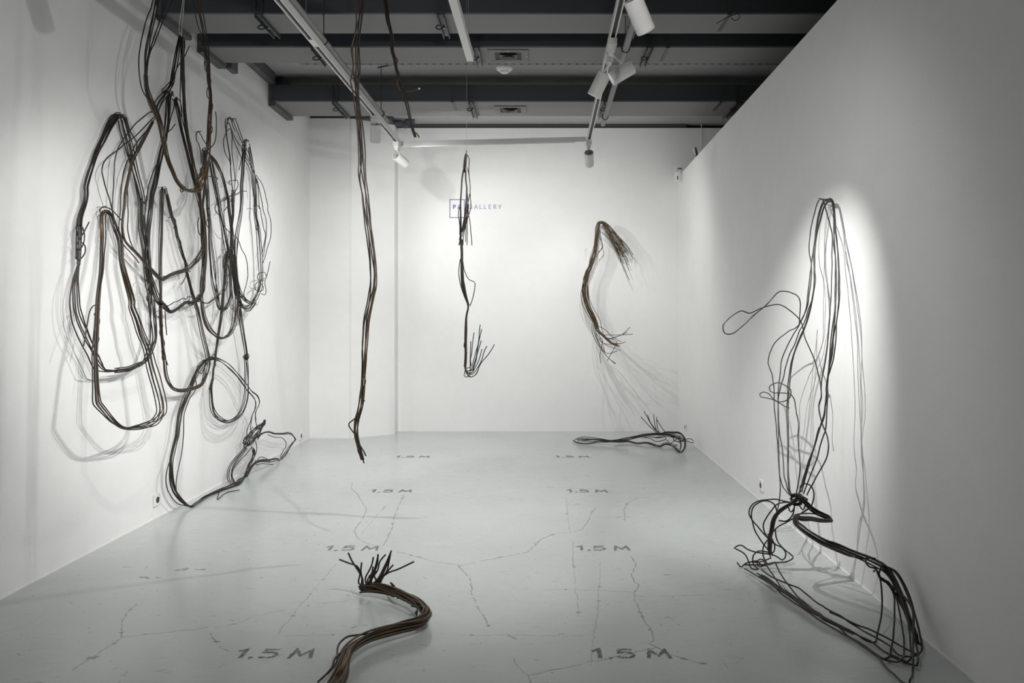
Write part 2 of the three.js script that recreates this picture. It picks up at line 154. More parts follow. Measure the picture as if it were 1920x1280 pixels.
  {n:1,r:0.0036,m:0,p:[[-2.5788,2.8248,-5.0223],[-2.5822,2.6838,-4.8567],[-2.5844,2.5959,-4.749],[-2.586,2.5274,-4.6451],[-2.5878,2.4569,-4.5461],[-2.5894,2.3942,-4.451],[-2.59,2.3447,-4.4089],[-2.59,2.2969,-4.3961],[-2.59,2.2409,-4.4175],[-2.59,2.1766,-4.452],[-2.59,2.1309,-4.4827],[-2.59,2.0867,-4.5005],[-2.59,2.038,-4.5183]]},
  {n:1,r:0.0036,m:0,p:[[-2.58,2.7819,-4.9915],[-2.5828,2.6785,-4.8998],[-2.5856,2.5714,-4.7812],[-2.5884,2.4782,-4.7071],[-2.59,2.4042,-4.6618],[-2.59,2.3329,-4.6239],[-2.59,2.2505,-4.6052],[-2.59,2.1703,-4.5959],[-2.59,2.1282,-4.594],[-2.59,2.0792,-4.5885],[-2.59,2.0208,-4.5811],[-2.59,1.9683,-4.5783],[-2.59,1.9174,-4.5885],[-2.59,1.8802,-4.6333],[-2.59,1.84,-4.71],[-2.59,1.7836,-4.8096]]},
  {n:4,r:0.0036,m:1,p:[[-2.5808,2.7566,-4.982,0.0111],[-2.5836,2.6566,-4.9013,0.0109],[-2.5872,2.5333,-4.8044,0.0107],[-2.5896,2.4531,-4.7387,0.0105],[-2.59,2.3697,-4.7003,0.0104],[-2.59,2.2893,-4.6714,0.0104],[-2.59,2.1887,-4.6428,0.0103],[-2.59,2.1341,-4.638,0.0103],[-2.59,2.0521,-4.6183,0.0103],[-2.59,1.9728,-4.6145,0.0103],[-2.59,1.9124,-4.638,0.0103],[-2.59,1.8668,-4.71,0.0105],[-2.59,1.8473,-4.7593,0.0106],[-2.59,1.796,-4.8609,0.0108],[-2.59,1.7453,-4.967,0.011],[-2.59,1.7054,-5.0553,0.0112],[-2.59,1.6933,-5.0949,0.0113]],t:1},
  {n:1,r:0.0036,m:0,p:[[-2.59,2.2893,-4.6714],[-2.59,2.1944,-4.6762],[-2.59,2.1401,-4.6762],[-2.59,2.0767,-4.679],[-2.59,2.0068,-4.6742],[-2.59,1.9342,-4.6906],[-2.59,1.8652,-4.7493],[-2.59,1.8274,-4.8096],[-2.59,1.7779,-4.9134],[-2.59,1.7312,-5.0108],[-2.59,1.701,-5.0778]]},
  {n:6,r:0.0036,m:1,p:[[-2.59,1.796,-4.8609,0.0094],[-2.59,1.7453,-4.967,0.0102],[-2.59,1.7054,-5.0553,0.0109],[-2.59,1.6919,-5.1006,0.0116],[-2.59,1.6996,-5.1444,0.0123],[-2.59,1.732,-5.2391,0.0131],[-2.59,1.7564,-5.3374,0.0148],[-2.59,1.7818,-5.4395,0.0166],[-2.59,1.8208,-5.5455,0.0169],[-2.59,1.8871,-5.6558,0.0188],[-2.59,1.9584,-5.7269,0.0223],[-2.59,2.074,-5.7676,0.024],[-2.59,2.1381,-5.7559,0.024],[-2.59,2.1996,-5.7269,0.0223],[-2.59,2.2729,-5.6954,0.0221],[-2.59,2.4241,-5.6642,0.022],[-2.59,2.4869,-5.6222,0.0219],[-2.59,2.5742,-5.5809,0.0201],[-2.5891,2.6487,-5.5449,0.0185],[-2.5865,2.7213,-5.5058,0.0183],[-2.5837,2.799,-5.4668,0.0167],[-2.5805,2.8896,-5.4338,0.0151],[-2.5773,2.9809,-5.4077,0.0135],[-2.5741,3.0724,-5.3856,0.012],[-2.5716,3.143,-5.3689,0.0104],[-2.5677,3.2601,-5.3542,0.0104],[-2.5637,3.3789,-5.3459,0.0104],[-2.5613,3.45,-5.3409,0.0104],[-2.5602,3.4815,-5.3361,0.0104]],t:1.6},
  {n:1,r:0.0036,m:0,p:[[-2.5602,3.4815,-5.3361],[-2.5617,3.4552,-5.3864],[-2.5641,3.3774,-5.3748],[-2.5677,3.2699,-5.3823],[-2.5713,3.1663,-5.4027],[-2.5746,3.064,-5.4098],[-2.5761,3.0217,-5.4207],[-2.5801,2.9053,-5.4461],[-2.5833,2.8136,-5.4751],[-2.5857,2.7492,-5.5175],[-2.5885,2.672,-5.564],[-2.5899,2.6307,-5.5779],[-2.59,2.5409,-5.6362],[-2.59,2.4849,-5.6784]]},
  {n:1,r:0.0036,m:0,p:[[-2.5603,3.4747,-5.3262],[-2.5629,3.3979,-5.3316],[-2.5657,3.3123,-5.3298],[-2.5697,3.1929,-5.3356],[-2.5726,3.1022,-5.3367],[-2.5747,3.0396,-5.3385],[-2.5773,2.9659,-5.3565],[-2.5797,2.8995,-5.3806]]},
  {n:1,r:0.0036,m:0,p:[[-2.5627,3.4502,-5.4578],[-2.5647,3.3679,-5.3992],[-2.5665,3.2913,-5.339],[-2.5679,3.2281,-5.2794],[-2.5693,3.1746,-5.2455],[-2.5709,3.112,-5.2004],[-2.5722,3.0487,-5.1323],[-2.5736,2.9871,-5.0661],[-2.574,2.9758,-5.0669],[-2.5736,3.0051,-5.1235],[-2.5726,3.0523,-5.1802],[-2.5709,3.1199,-5.2245],[-2.5697,3.1629,-5.2463]]},
  {n:1,r:0.0036,m:1,p:[[-2.59,1.705,-5.0869],[-2.59,1.6837,-5.1213],[-2.59,1.6853,-5.1502],[-2.59,1.7091,-5.1561],[-2.59,1.7165,-5.1328]]},
  {n:1,r:0.0036,m:0,p:[[-2.5814,2.8204,-5.2801],[-2.5825,2.7745,-5.2312],[-2.5831,2.7461,-5.1905],[-2.5836,2.724,-5.162]]}],
 J: [
  {n:8,r:0.0036,m:0,p:[[-2.6296,3.0477,-5.3451,0.0193],[-2.63,3.0573,-5.3213,0.0192],[-2.6298,3.0387,-5.2964,0.0191],[-2.6291,3.0094,-5.2794,0.0191],[-2.6267,2.9138,-5.2601,0.019],[-2.6241,2.8111,-5.2346,0.0189],[-2.6212,2.6957,-5.2016,0.0188],[-2.6192,2.6155,-5.1628,0.0186],[-2.6165,2.5058,-5.1172,0.0185],[-2.6122,2.3423,-5.0527,0.0182],[-2.6104,2.2714,-5.0149,0.0181],[-2.608,2.1816,-4.9884,0.018],[-2.6056,2.0931,-4.9643,0.0179],[-2.6031,2.0055,-4.9415,0.0178],[-2.5999,1.8917,-4.9279,0.0178],[-2.5974,1.8078,-4.9307,0.0178],[-2.595,1.7241,-4.9367,0.0178],[-2.5922,1.6288,-4.9908,0.018],[-2.59,1.5453,-5.0508,0.0196],[-2.59,1.5068,-5.1328,0.0185],[-2.59,1.4671,-5.2271,0.0116],[-2.59,1.4928,-5.3374,0.0104],[-2.59,1.5417,-5.4656,0.0121],[-2.59,1.5375,-5.5455,0.0154],[-2.5901,1.5793,-5.6702,0.0205],[-2.5914,1.6302,-5.7343,0.0223],[-2.5946,1.7623,-5.7589,0.0224],[-2.5974,1.8789,-5.79,0.0209],[-2.5999,1.9787,-5.7998,0.0209],[-2.6028,2.0965,-5.7917,0.0209],[-2.6064,2.2395,-5.7777,0.0225],[-2.6088,2.3315,-5.7367,0.0239],[-2.6109,2.4076,-5.6873,0.0253],[-2.6132,2.4913,-5.6447,0.0251],[-2.6169,2.6228,-5.5707,0.0232],[-2.621,2.7636,-5.4994,0.0214],[-2.6246,2.8856,-5.4419,0.0196],[-2.6273,2.9795,-5.403,0.018],[-2.6288,3.0281,-5.3808,0.0149],[-2.629,3.0432,-5.4002,0.009]],t:1.1},
  {n:1,r:0.0036,m:0,p:[[-2.6291,3.0161,-5.3012],[-2.629,3.0211,-5.3376],[-2.6281,2.9976,-5.3607],[-2.627,2.9507,-5.346],[-2.6257,2.8926,-5.3126],[-2.6241,2.8231,-5.2789],[-2.6225,2.7575,-5.2576]]},
  {n:1,r:0.0036,m:0,p:[[-2.6285,3.0213,-5.399],[-2.6288,3.0281,-5.3808],[-2.6291,3.0451,-5.4003],[-2.6289,3.0466,-5.4316],[-2.6278,3.0152,-5.4615],[-2.6262,2.9576,-5.4776]]},
  {n:1,r:0.0036,m:0,p:[[-2.6165,2.5021,-5.1001],[-2.6153,2.4517,-5.0531],[-2.6135,2.3791,-5.0056],[-2.6118,2.3114,-4.9655],[-2.6102,2.2525,-4.9517],[-2.6082,2.1817,-4.932],[-2.6104,2.2591,-4.9447],[-2.608,2.1724,-4.9294]]},
  {n:1,r:0.0036,m:0,p:[[-2.6096,2.2175,-4.8645],[-2.608,2.1724,-4.9294],[-2.606,2.1015,-4.9046],[-2.6038,2.0241,-4.9109],[-2.6008,1.9269,-4.9425]]},
  {n:1,r:0.0036,m:0,p:[[-2.59,1.5243,-5.1328],[-2.59,1.508,-5.1913],[-2.59,1.5335,-5.2634],[-2.59,1.5475,-5.3374],[-2.5901,1.5681,-5.4138],[-2.59,1.5639,-5.4788],[-2.5904,1.5828,-5.4862],[-2.5903,1.5816,-5.5462]]},
  {n:1,r:0.0036,m:0,p:[[-2.5938,1.6857,-4.9939],[-2.5943,1.6989,-4.93],[-2.5931,1.6576,-4.8909],[-2.592,1.619,-4.8992],[-2.5919,1.615,-4.9361],[-2.5925,1.6386,-4.9588],[-2.5925,1.637,-4.9266],[-2.5915,1.6031,-4.9195],[-2.5915,1.6056,-4.9786]]},
  {n:1,r:0.0036,m:0,p:[[-2.5909,1.5828,-4.9774],[-2.5909,1.5805,-4.9129],[-2.59,1.5467,-4.906],[-2.59,1.5251,-4.9326],[-2.59,1.5435,-4.9866],[-2.5904,1.5655,-4.9656]]},
  {n:1,r:0.0036,m:0,p:[[-2.59,1.5343,-5.5455],[-2.59,1.5396,-5.5053],[-2.59,1.5266,-5.4854],[-2.59,1.5182,-5.532],[-2.59,1.5353,-5.5864],[-2.5906,1.5945,-5.643],[-2.5909,1.6084,-5.6718],[-2.5901,1.5774,-5.7127],[-2.59,1.5506,-5.684],[-2.59,1.5619,-5.6278]]},
  {n:1,r:0.0036,m:0,p:[[-2.59,1.472,-5.1502],[-2.59,1.4075,-5.1561],[-2.59,1.3016,-5.1736]]},
  {n:1,r:0.0036,m:0,p:[[-2.59,1.5515,-5.7197],[-2.59,1.5412,-5.8296],[-2.59,1.5632,-5.9053],[-2.5909,1.6216,-6.0325],[-2.5928,1.7108,-6.1678],[-2.5953,1.8216,-6.2497]]},
  {n:1,r:0.0036,m:1,p:[[-2.59,1.5452,-5.7269],[-2.59,1.5441,-5.8147],[-2.5901,1.5882,-5.9519],[-2.591,1.6303,-6.0812],[-2.5917,1.6616,-6.165],[-2.5933,1.7346,-6.2194]]}],
 E: [
  {n:5,r:0.0036,m:1,p:[[-2.6296,2.3494,-5.2408,0.0102],[-2.6298,2.3529,-5.2176,0.0145],[-2.6295,2.3389,-5.1993,0.0173],[-2.6278,2.2894,-5.1867,0.0173],[-2.6241,2.1808,-5.1713,0.0158],[-2.62,2.0613,-5.1574,0.0143],[-2.6159,1.9425,-5.1435,0.0129],[-2.6118,1.8243,-5.1297,0.0114],[-2.6087,1.7363,-5.1236,0.0107],[-2.6062,1.6638,-5.1186,0.0107],[-2.6031,1.5762,-5.1126,0.0106],[-2.599,1.4597,-5.1056,0.0113],[-2.5959,1.3726,-5.1053,0.0106],[-2.5928,1.2852,-5.1153,0.0099],[-2.5897,1.1974,-5.1264,0.01],[-2.587,1.1206,-5.1443,0.0114],[-2.5892,1.1825,-5.1208,0.0128],[-2.5873,1.1292,-5.1368,0.0143],[-2.5846,1.0526,-5.1466,0.0157],[-2.5826,0.9922,-5.1694,0.0201],[-2.5809,0.9408,-5.2184,0.0188],[-2.58,0.9053,-5.2994,0.0147],[-2.58,0.8886,-5.4263,0.0121],[-2.5802,0.8899,-5.5462,0.0139],[-2.581,0.9034,-5.6586,0.0173],[-2.5822,0.9353,-5.7255,0.0238],[-2.5842,0.9971,-5.7738,0.0289],[-2.5861,1.0542,-5.8074,0.0274],[-2.5877,1.1065,-5.8186,0.021],[-2.5885,1.1307,-5.8113,0.0194],[-2.5897,1.1712,-5.7919,0.0193],[-2.5928,1.271,-5.7476,0.0192],[-2.5959,1.3693,-5.7112,0.019],[-2.599,1.4664,-5.6725,0.0189],[-2.6016,1.549,-5.6253,0.0187],[-2.6045,1.6366,-5.5766,0.0186],[-2.6074,1.723,-5.5355,0.0169],[-2.6094,1.784,-5.5066,0.0138],[-2.6114,1.8422,-5.4975,0.0107],[-2.6125,1.8743,-5.4711,0.0106],[-2.6143,1.9241,-5.4384,0.0106],[-2.6165,1.9885,-5.4048,0.0105],[-2.6182,2.0344,-5.3766,0.0105],[-2.6202,2.0937,-5.362,0.0104],[-2.6225,2.1544,-5.3171,0.0103],[-2.6251,2.2282,-5.2859,0.0132],[-2.6276,2.2961,-5.2607,0.0131],[-2.6294,2.3433,-5.2404,0.0102]],t:1.0},
  {n:2,r:0.0036,m:3,p:[[-2.584,0.989,-5.7954,0.008],[-2.5826,0.9465,-5.7482,0.008],[-2.5813,0.9093,-5.6876,0.0079],[-2.5806,0.8975,-5.6019,0.0078],[-2.5801,0.8893,-5.519,0.0077]]},
  {n:1,r:0.0036,m:1,p:[[-2.598,1.4333,-5.0687],[-2.5967,1.3958,-5.1115],[-2.5957,1.3666,-5.1301],[-2.5944,1.3322,-5.0843],[-2.5938,1.315,-5.074],[-2.5922,1.2672,-5.1371],[-2.5913,1.2434,-5.1494],[-2.5901,1.2097,-5.11],[-2.5889,1.1752,-5.1018],[-2.5874,1.132,-5.151],[-2.586,1.0892,-5.181]]},
  {n:1,r:0.0036,m:1,p:[[-2.6224,2.1445,-5.2682],[-2.6224,2.1532,-5.317],[-2.6219,2.143,-5.3653],[-2.6208,2.1135,-5.3733],[-2.6198,2.0774,-5.3301]]},
  {n:1,r:0.0036,m:1,p:[[-2.619,2.0598,-5.3845],[-2.6182,2.0322,-5.3578],[-2.6169,2.0023,-5.4183],[-2.6159,1.974,-5.4419],[-2.6149,1.939,-5.4014]]},
  {n:1,r:0.0036,m:1,p:[[-2.6059,1.6726,-5.4211],[-2.6077,1.7291,-5.4897],[-2.6093,1.7816,-5.5263]]},
  {n:1,r:0.0036,m:1,p:[[-2.6122,1.864,-5.46],[-2.611,1.8322,-5.5298],[-2.6097,1.7938,-5.5205],[-2.609,1.7749,-5.5659]]}],
 F: [
  {n:5,r:0.0036,m:0,p:[[-2.6284,2.7644,-5.898,0.0147],[-2.6289,2.7676,-5.8543,0.0163],[-2.6268,2.7116,-5.8422,0.0178],[-2.6237,2.6335,-5.8499,0.0179],[-2.6189,2.5159,-5.8617,0.0179],[-2.6142,2.3978,-5.8735,0.0163],[-2.6101,2.2969,-5.878,0.0147],[-2.6057,2.185,-5.892,0.0131],[-2.6004,2.0508,-5.8907,0.0147],[-2.5951,1.9177,-5.9015,0.0197],[-2.5898,1.7848,-5.9233,0.023],[-2.5858,1.6849,-5.9498,0.0264],[-2.5819,1.5848,-5.9956,0.0266],[-2.5793,1.5196,-6.0136,0.0184],[-2.5783,1.4943,-6.0595,0.0084],[-2.579,1.5116,-6.1348,0.0187],[-2.5807,1.5585,-6.1976,0.0224],[-2.5825,1.6095,-6.2447,0.0225],[-2.5858,1.6994,-6.2527,0.0191],[-2.5911,1.8412,-6.2449,0.0191],[-2.5964,1.9808,-6.2184,0.019],[-2.6009,2.0967,-6.1786,0.0189],[-2.6051,2.204,-6.1388,0.0188],[-2.6093,2.3087,-6.0916,0.0186],[-2.6128,2.3957,-6.0643,0.0185],[-2.6176,2.5132,-6.0276,0.0184],[-2.6215,2.61,-5.9974,0.0167],[-2.6258,2.7111,-5.9605,0.0149],[-2.6276,2.7508,-5.9265,0.0115]],t:1.4},
  {n:6,r:0.0036,m:1,p:[[-2.6289,2.7676,-5.8543,0.0081],[-2.6242,2.6502,-5.866,0.013],[-2.6163,2.4428,-5.8261,0.0129],[-2.609,2.2514,-5.7689,0.0144],[-2.6032,2.1071,-5.7706,0.0192],[-2.5979,1.9768,-5.7807,0.0225],[-2.5926,1.8432,-5.7544,0.0208],[-2.5854,1.6609,-5.6909,0.0158],[-2.5806,1.5444,-5.6947,0.0174],[-2.5761,1.4344,-5.7323,0.0207],[-2.573,1.3557,-5.7987,0.0209],[-2.5708,1.3013,-5.8922,0.018],[-2.57,1.2691,-5.9839,0.0133],[-2.57,1.2601,-6.0805,0.0118],[-2.5706,1.2891,-6.1987,0.0172],[-2.573,1.352,-6.2768,0.0192],[-2.5759,1.4322,-6.3244,0.0193],[-2.582,1.5988,-6.3571,0.0229],[-2.5858,1.7045,-6.3577,0.03],[-2.5924,1.8845,-6.3473,0.03],[-2.5996,2.0782,-6.3347,0.0229],[-2.6054,2.2345,-6.3173,0.0193],[-2.6101,2.3583,-6.2803,0.0192],[-2.6128,2.4297,-6.2714,0.0174],[-2.6173,2.5406,-6.2143,0.0173],[-2.6213,2.6335,-6.1489,0.0188],[-2.6245,2.6983,-6.0593,0.0168],[-2.6268,2.7422,-5.9784,0.0116],[-2.6279,2.7577,-5.927,0.0099]],t:1.3},
  {n:1,r:0.0036,m:0,p:[[-2.6295,2.799,-5.9306],[-2.63,2.8445,-5.8418],[-2.63,2.8761,-5.7834],[-2.63,2.888,-5.7403],[-2.63,2.8586,-5.7147],[-2.63,2.8254,-5.7119],[-2.63,2.7854,-5.7617],[-2.6279,2.7253,-5.786],[-2.6247,2.6464,-5.7862]]},
  {n:1,r:0.0036,m:0,p:[[-2.63,2.8959,-5.7834],[-2.63,2.888,-5.7403],[-2.63,2.8662,-5.719]]},
  {n:1,r:0.0036,m:0,p:[[-2.6287,2.7506,-5.8095],[-2.6296,2.7811,-5.841],[-2.6292,2.7832,-5.8922]]},
  {n:1,r:0.0036,m:0,p:[[-2.6218,2.5726,-5.7798],[-2.6226,2.5883,-5.7599],[-2.6233,2.6095,-5.783]]},
  {n:1,r:0.0036,m:0,p:[[-2.6208,2.5664,-5.8808],[-2.6205,2.5745,-5.9562],[-2.6202,2.5892,-6.0655],[-2.62,2.5868,-6.0889],[-2.6196,2.5686,-6.048]]},
  {n:1,r:0.0036,m:0,p:[[-2.6274,2.7543,-5.9718],[-2.6255,2.7264,-6.0617],[-2.6231,2.68,-6.1368],[-2.6208,2.6258,-6.1807],[-2.6173,2.5421,-6.2227]]},
  {n:1,r:0.0036,m:2,p:[[-2.6107,2.3054,-5.8462],[-2.6107,2.3123,-5.8912],[-2.6088,2.2681,-5.9098],[-2.607,2.2131,-5.8528],[-2.6057,2.1774,-5.835],[-2.6043,2.1477,-5.8619]]},
  {n:1,r:0.0036,m:0,p:[[-2.6075,2.206,-5.7082],[-2.6059,2.1637,-5.6835],[-2.6038,2.1123,-5.6859],[-2.602,2.0707,-5.7174]]}],
 G: [
  {n:1,r:0.0036,m:0,p:[[-2.6298,3.1451,-6.3034],[-2.6298,3.1357,-6.2692],[-2.6287,3.0947,-6.2498],[-2.6265,3.0186,-6.2579],[-2.6238,2.9315,-6.2805],[-2.6203,2.8178,-6.3152],[-2.6174,2.7212,-6.3343],[-2.6141,2.6077,-6.3438],[-2.6108,2.4953,-6.3622],[-2.608,2.3942,-6.364]]},
  {n:1,r:0.0036,m:0,p:[[-2.6295,3.1619,-6.39],[-2.63,3.1679,-6.3385],[-2.6295,3.1378,-6.3029],[-2.6281,3.0798,-6.2738],[-2.6261,3.0072,-6.2689],[-2.6224,2.8868,-6.3028],[-2.6195,2.7944,-6.3393],[-2.617,2.7048,-6.3246],[-2.6152,2.6425,-6.3375],[-2.6121,2.5393,-6.3652],[-2.609,2.4323,-6.3753]]},
  {n:1,r:0.0036,m:0,p:[[-2.6271,3.0684,-6.3664],[-2.6271,3.0562,-6.3143],[-2.6263,3.0122,-6.2608],[-2.6246,2.9417,-6.2064],[-2.623,2.8843,-6.2025],[-2.6211,2.8274,-6.2317],[-2.6199,2.7975,-6.2883],[-2.6189,2.7713,-6.3325]]},
  {n:1,r:0.0036,m:0,p:[[-2.6265,3.0693,-6.4539],[-2.6279,3.1073,-6.4037],[-2.6293,3.1496,-6.3719],[-2.63,3.1621,-6.3384],[-2.6291,3.1232,-6.3019],[-2.6277,3.063,-6.2643]]},
  {n:1,r:0.0036,m:0,p:[[-2.6287,3.1133,-6.3181],[-2.6275,3.0808,-6.3587],[-2.6254,3.0139,-6.38],[-2.6224,2.9024,-6.369],[-2.6195,2.804,-6.3832],[-2.6164,2.7008,-6.4112],[-2.6141,2.6229,-6.4236]]},
  {n:1,r:0.0036,m:0,p:[[-2.6283,3.0894,-6.2828],[-2.6287,3.1133,-6.3181],[-2.6267,3.0582,-6.383],[-2.6244,2.9991,-6.467],[-2.623,2.9687,-6.5553],[-2.6224,2.957,-6.6007]]},
  {n:1,r:0.0036,m:0,p:[[-2.6285,3.1248,-6.3875],[-2.6295,3.1667,-6.4078],[-2.6277,3.1142,-6.457],[-2.6252,3.0475,-6.5424],[-2.623,2.9868,-6.6308],[-2.6211,2.931,-6.6838],[-2.6193,2.8787,-6.7575]]},
  {n:1,r:0.0036,m:0,p:[[-2.6297,3.168,-6.3991],[-2.6295,3.1816,-6.4615],[-2.6281,3.1413,-6.5034],[-2.6256,3.0721,-6.5807],[-2.623,2.9959,-6.6691],[-2.6203,2.9222,-6.7801]]},
  {n:1,r:0.0036,m:0,p:[[-2.6269,3.061,-6.3659],[-2.6244,2.9857,-6.413],[-2.6219,2.9179,-6.4973],[-2.6199,2.8613,-6.5757]]},
  {n:6,r:0.0036,m:0,p:[[-2.6121,2.5409,-6.374,0.0177],[-2.609,2.4294,-6.3577,0.0159],[-2.6059,2.3188,-6.3536,0.0141],[-2.6022,2.1843,-6.3182,0.0158],[-2.5983,2.0473,-6.314,0.0245],[-2.5941,1.9037,-6.3162,0.0298],[-2.5915,1.811,-6.3273,0.0264],[-2.5894,1.7401,-6.3487,0.0264],[-2.5867,1.647,-6.3688,0.0301],[-2.5852,1.5937,-6.428,0.0303],[-2.5837,1.5436,-6.4794,0.0252],[-2.5831,1.5236,-6.5907,0.022],[-2.5835,1.5411,-6.7086,0.0205],[-2.585,1.5976,-6.813,0.0208]],t:1.2},
  {n:1,r:0.0036,m:0,p:[[-2.6034,2.2067,-6.1595],[-2.602,2.1675,-6.2402],[-2.6008,2.1444,-6.3767],[-2.5995,2.1067,-6.4636],[-2.5978,2.0521,-6.5055],[-2.5958,1.9868,-6.6039],[-2.5935,1.9069,-6.6404],[-2.5909,1.8089,-6.6432],[-2.5884,1.7158,-6.5946],[-2.5867,1.6539,-6.5467],[-2.5853,1.6021,-6.5582],[-2.5845,1.5758,-6.6913]]},
  {n:1,r:0.0036,m:0,p:[[-2.6118,2.5814,-6.6638],[-2.6118,2.5627,-6.5461],[-2.611,2.5181,-6.4521],[-2.6106,2.482,-6.3266],[-2.6102,2.4472,-6.2058],[-2.6092,2.398,-6.1205],[-2.6086,2.364,-6.0385],[-2.608,2.337,-5.9976],[-2.6067,2.298,-6.0105],[-2.6059,2.2807,-6.0804]]},
  {n:1,r:0.0036,m:0,p:[[-2.6135,2.5841,-6.3335],[-2.6137,2.5816,-6.2821],[-2.6141,2.5961,-6.2831],[-2.6144,2.6181,-6.3532],[-2.6144,2.6426,-6.4696],[-2.6139,2.6275,-6.4866],[-2.6127,2.5793,-6.4653],[-2.6119,2.5415,-6.4181]]},
  {n:1,r:0.0036,m:0,p:[[-2.6117,2.5341,-6.4176],[-2.6104,2.4688,-6.2914],[-2.6092,2.4033,-6.1534],[-2.6102,2.4587,-6.2737],[-2.6094,2.4383,-6.3236],[-2.609,2.4153,-6.2707],[-2.608,2.3739,-6.2341],[-2.6069,2.328,-6.1646]]},
  {n:1,r:0.0036,m:0,p:[[-2.5946,1.9022,-6.1221],[-2.5962,1.9613,-6.1591],[-2.5968,1.9864,-6.2024],[-2.5946,1.909,-6.2055],[-2.5925,1.8345,-6.1503],[-2.5933,1.8602,-6.1192],[-2.5946,1.9015,-6.1139],[-2.5958,1.9465,-6.1498]]},
  {n:1,r:0.0036,m:0,p:[[-2.5966,1.9777,-6.1851],[-2.5941,1.8895,-6.1377],[-2.5909,1.7788,-6.1547],[-2.5904,1.7667,-6.1872],[-2.5933,1.8664,-6.2025],[-2.5958,1.9547,-6.2424]]}],
 H: [
  {n:5,r:0.0036,m:0,p:[[-2.6298,3.0573,-6.7489,0.0131],[-2.63,3.0568,-6.7064,0.013],[-2.6297,3.0343,-6.6707,0.0148],[-2.6275,2.9464,-6.6518,0.0166],[-2.6251,2.8488,-6.621,0.0165],[-2.6222,2.7297,-6.5908,0.0165],[-2.6192,2.611,-6.5572,0.0164],[-2.6167,2.5135,-6.5545,0.0164],[-2.6141,2.4117,-6.5331,0.0145],[-2.6107,2.2784,-6.4823,0.018],[-2.6083,2.1843,-6.4364,0.0179],[-2.6054,2.0716,-6.4093,0.0196],[-2.6014,1.9239,-6.3871,0.0213],[-2.5979,1.7937,-6.3962,0.0231],[-2.5945,1.6722,-6.4512,0.0215],[-2.5932,1.6232,-6.5216,0.0199],[-2.592,1.5818,-6.6325,0.0166],[-2.5916,1.5696,-6.7495,0.015],[-2.5934,1.6428,-6.866,0.0191],[-2.5953,1.7251,-6.9551,0.0212],[-2.5975,1.8142,-6.9886,0.0194],[-2.6014,1.9731,-6.9863,0.0252],[-2.6054,2.1301,-6.9671,0.0232],[-2.6093,2.2846,-6.9355,0.0193],[-2.6127,2.413,-6.8964,0.0172],[-2.6143,2.4784,-6.9027,0.0173],[-2.6182,2.6363,-6.9069,0.0192],[-2.6212,2.7504,-6.8878,0.023],[-2.6241,2.8592,-6.8465,0.0247],[-2.6269,2.957,-6.7972,0.0226],[-2.6293,3.0406,-6.7595,0.015]],t:1.3},
  {n:1,r:0.0036,m:0,p:[[-2.6257,2.8772,-6.6473],[-2.6238,2.8231,-6.7493],[-2.6212,2.7356,-6.8125],[-2.619,2.653,-6.827],[-2.6167,2.5639,-6.8513]]},
  {n:1,r:0.0036,m:0,p:[[-2.6261,2.8991,-6.6772],[-2.6245,2.8585,-6.7711],[-2.6226,2.801,-6.8668],[-2.6208,2.7418,-6.9241],[-2.6182,2.6363,-6.9069]]},
  {n:1,r:0.0036,m:0,p:[[-2.6218,2.7817,-6.9267],[-2.6192,2.7094,-7.0905],[-2.6163,2.6019,-7.1708],[-2.6137,2.5033,-7.2201],[-2.6135,2.4906,-7.2013],[-2.6113,2.4107,-7.2752],[-2.6089,2.3123,-7.2825],[-2.607,2.2272,-7.2631],[-2.605,2.1365,-7.1847],[-2.6024,2.0232,-7.1041],[-2.601,1.9619,-7.0456]]},
  {n:1,r:0.0036,m:0,p:[[-2.621,2.7518,-6.935],[-2.6182,2.6532,-7.0015],[-2.6143,2.5056,-7.0771],[-2.6141,2.4949,-7.0699],[-2.6113,2.3934,-7.1505],[-2.6083,2.2723,-7.158],[-2.6054,2.1453,-7.1121],[-2.6024,2.0193,-7.0602]]},
  {n:1,r:0.0036,m:0,p:[[-2.6214,2.7616,-6.9049],[-2.6192,2.6857,-6.9618],[-2.6163,2.5691,-6.975],[-2.6137,2.4697,-7.0],[-2.6139,2.4768,-7.0047],[-2.6093,2.3029,-7.0789],[-2.6077,2.2445,-7.1297],[-2.6054,2.1418,-7.0792],[-2.6034,2.0567,-7.0303]]},
  {n:1,r:0.0036,m:0,p:[[-2.6013,1.9894,-7.236],[-2.5995,1.9076,-7.1853],[-2.5981,1.8478,-7.1433],[-2.5963,1.7711,-7.0764],[-2.5945,1.6998,-7.1046],[-2.5937,1.6671,-7.0958],[-2.5935,1.6529,-7.0359],[-2.5937,1.6633,-6.9935]]},
  {n:1,r:0.0036,m:0,p:[[-2.5979,1.8385,-7.1249],[-2.5985,1.8622,-7.1154],[-2.5987,1.864,-6.9961],[-2.5981,1.8325,-6.8993],[-2.5973,1.8009,-6.8972],[-2.597,1.7933,-6.9702],[-2.5974,1.8156,-7.0793]]},
  {n:1,r:0.0036,m:0,p:[[-2.5969,1.7941,-7.0561],[-2.5965,1.77,-6.9056],[-2.5955,1.7266,-6.8204],[-2.5947,1.6964,-6.8388],[-2.5943,1.685,-6.9418],[-2.5949,1.7136,-7.0508],[-2.5957,1.7436,-7.0096],[-2.5963,1.7643,-6.9471]]},
  {n:1,r:0.0036,m:0,p:[[-2.6144,2.4731,-6.8293],[-2.6146,2.4907,-6.8912],[-2.6143,2.4919,-6.9741],[-2.6138,2.4711,-6.9938]]},
  {n:1,r:0.0036,m:0,p:[[-2.6129,2.4164,-6.866],[-2.6117,2.3764,-6.9146],[-2.6105,2.3315,-6.9323],[-2.6095,2.2864,-6.8881],[-2.6087,2.2587,-6.9171]]},
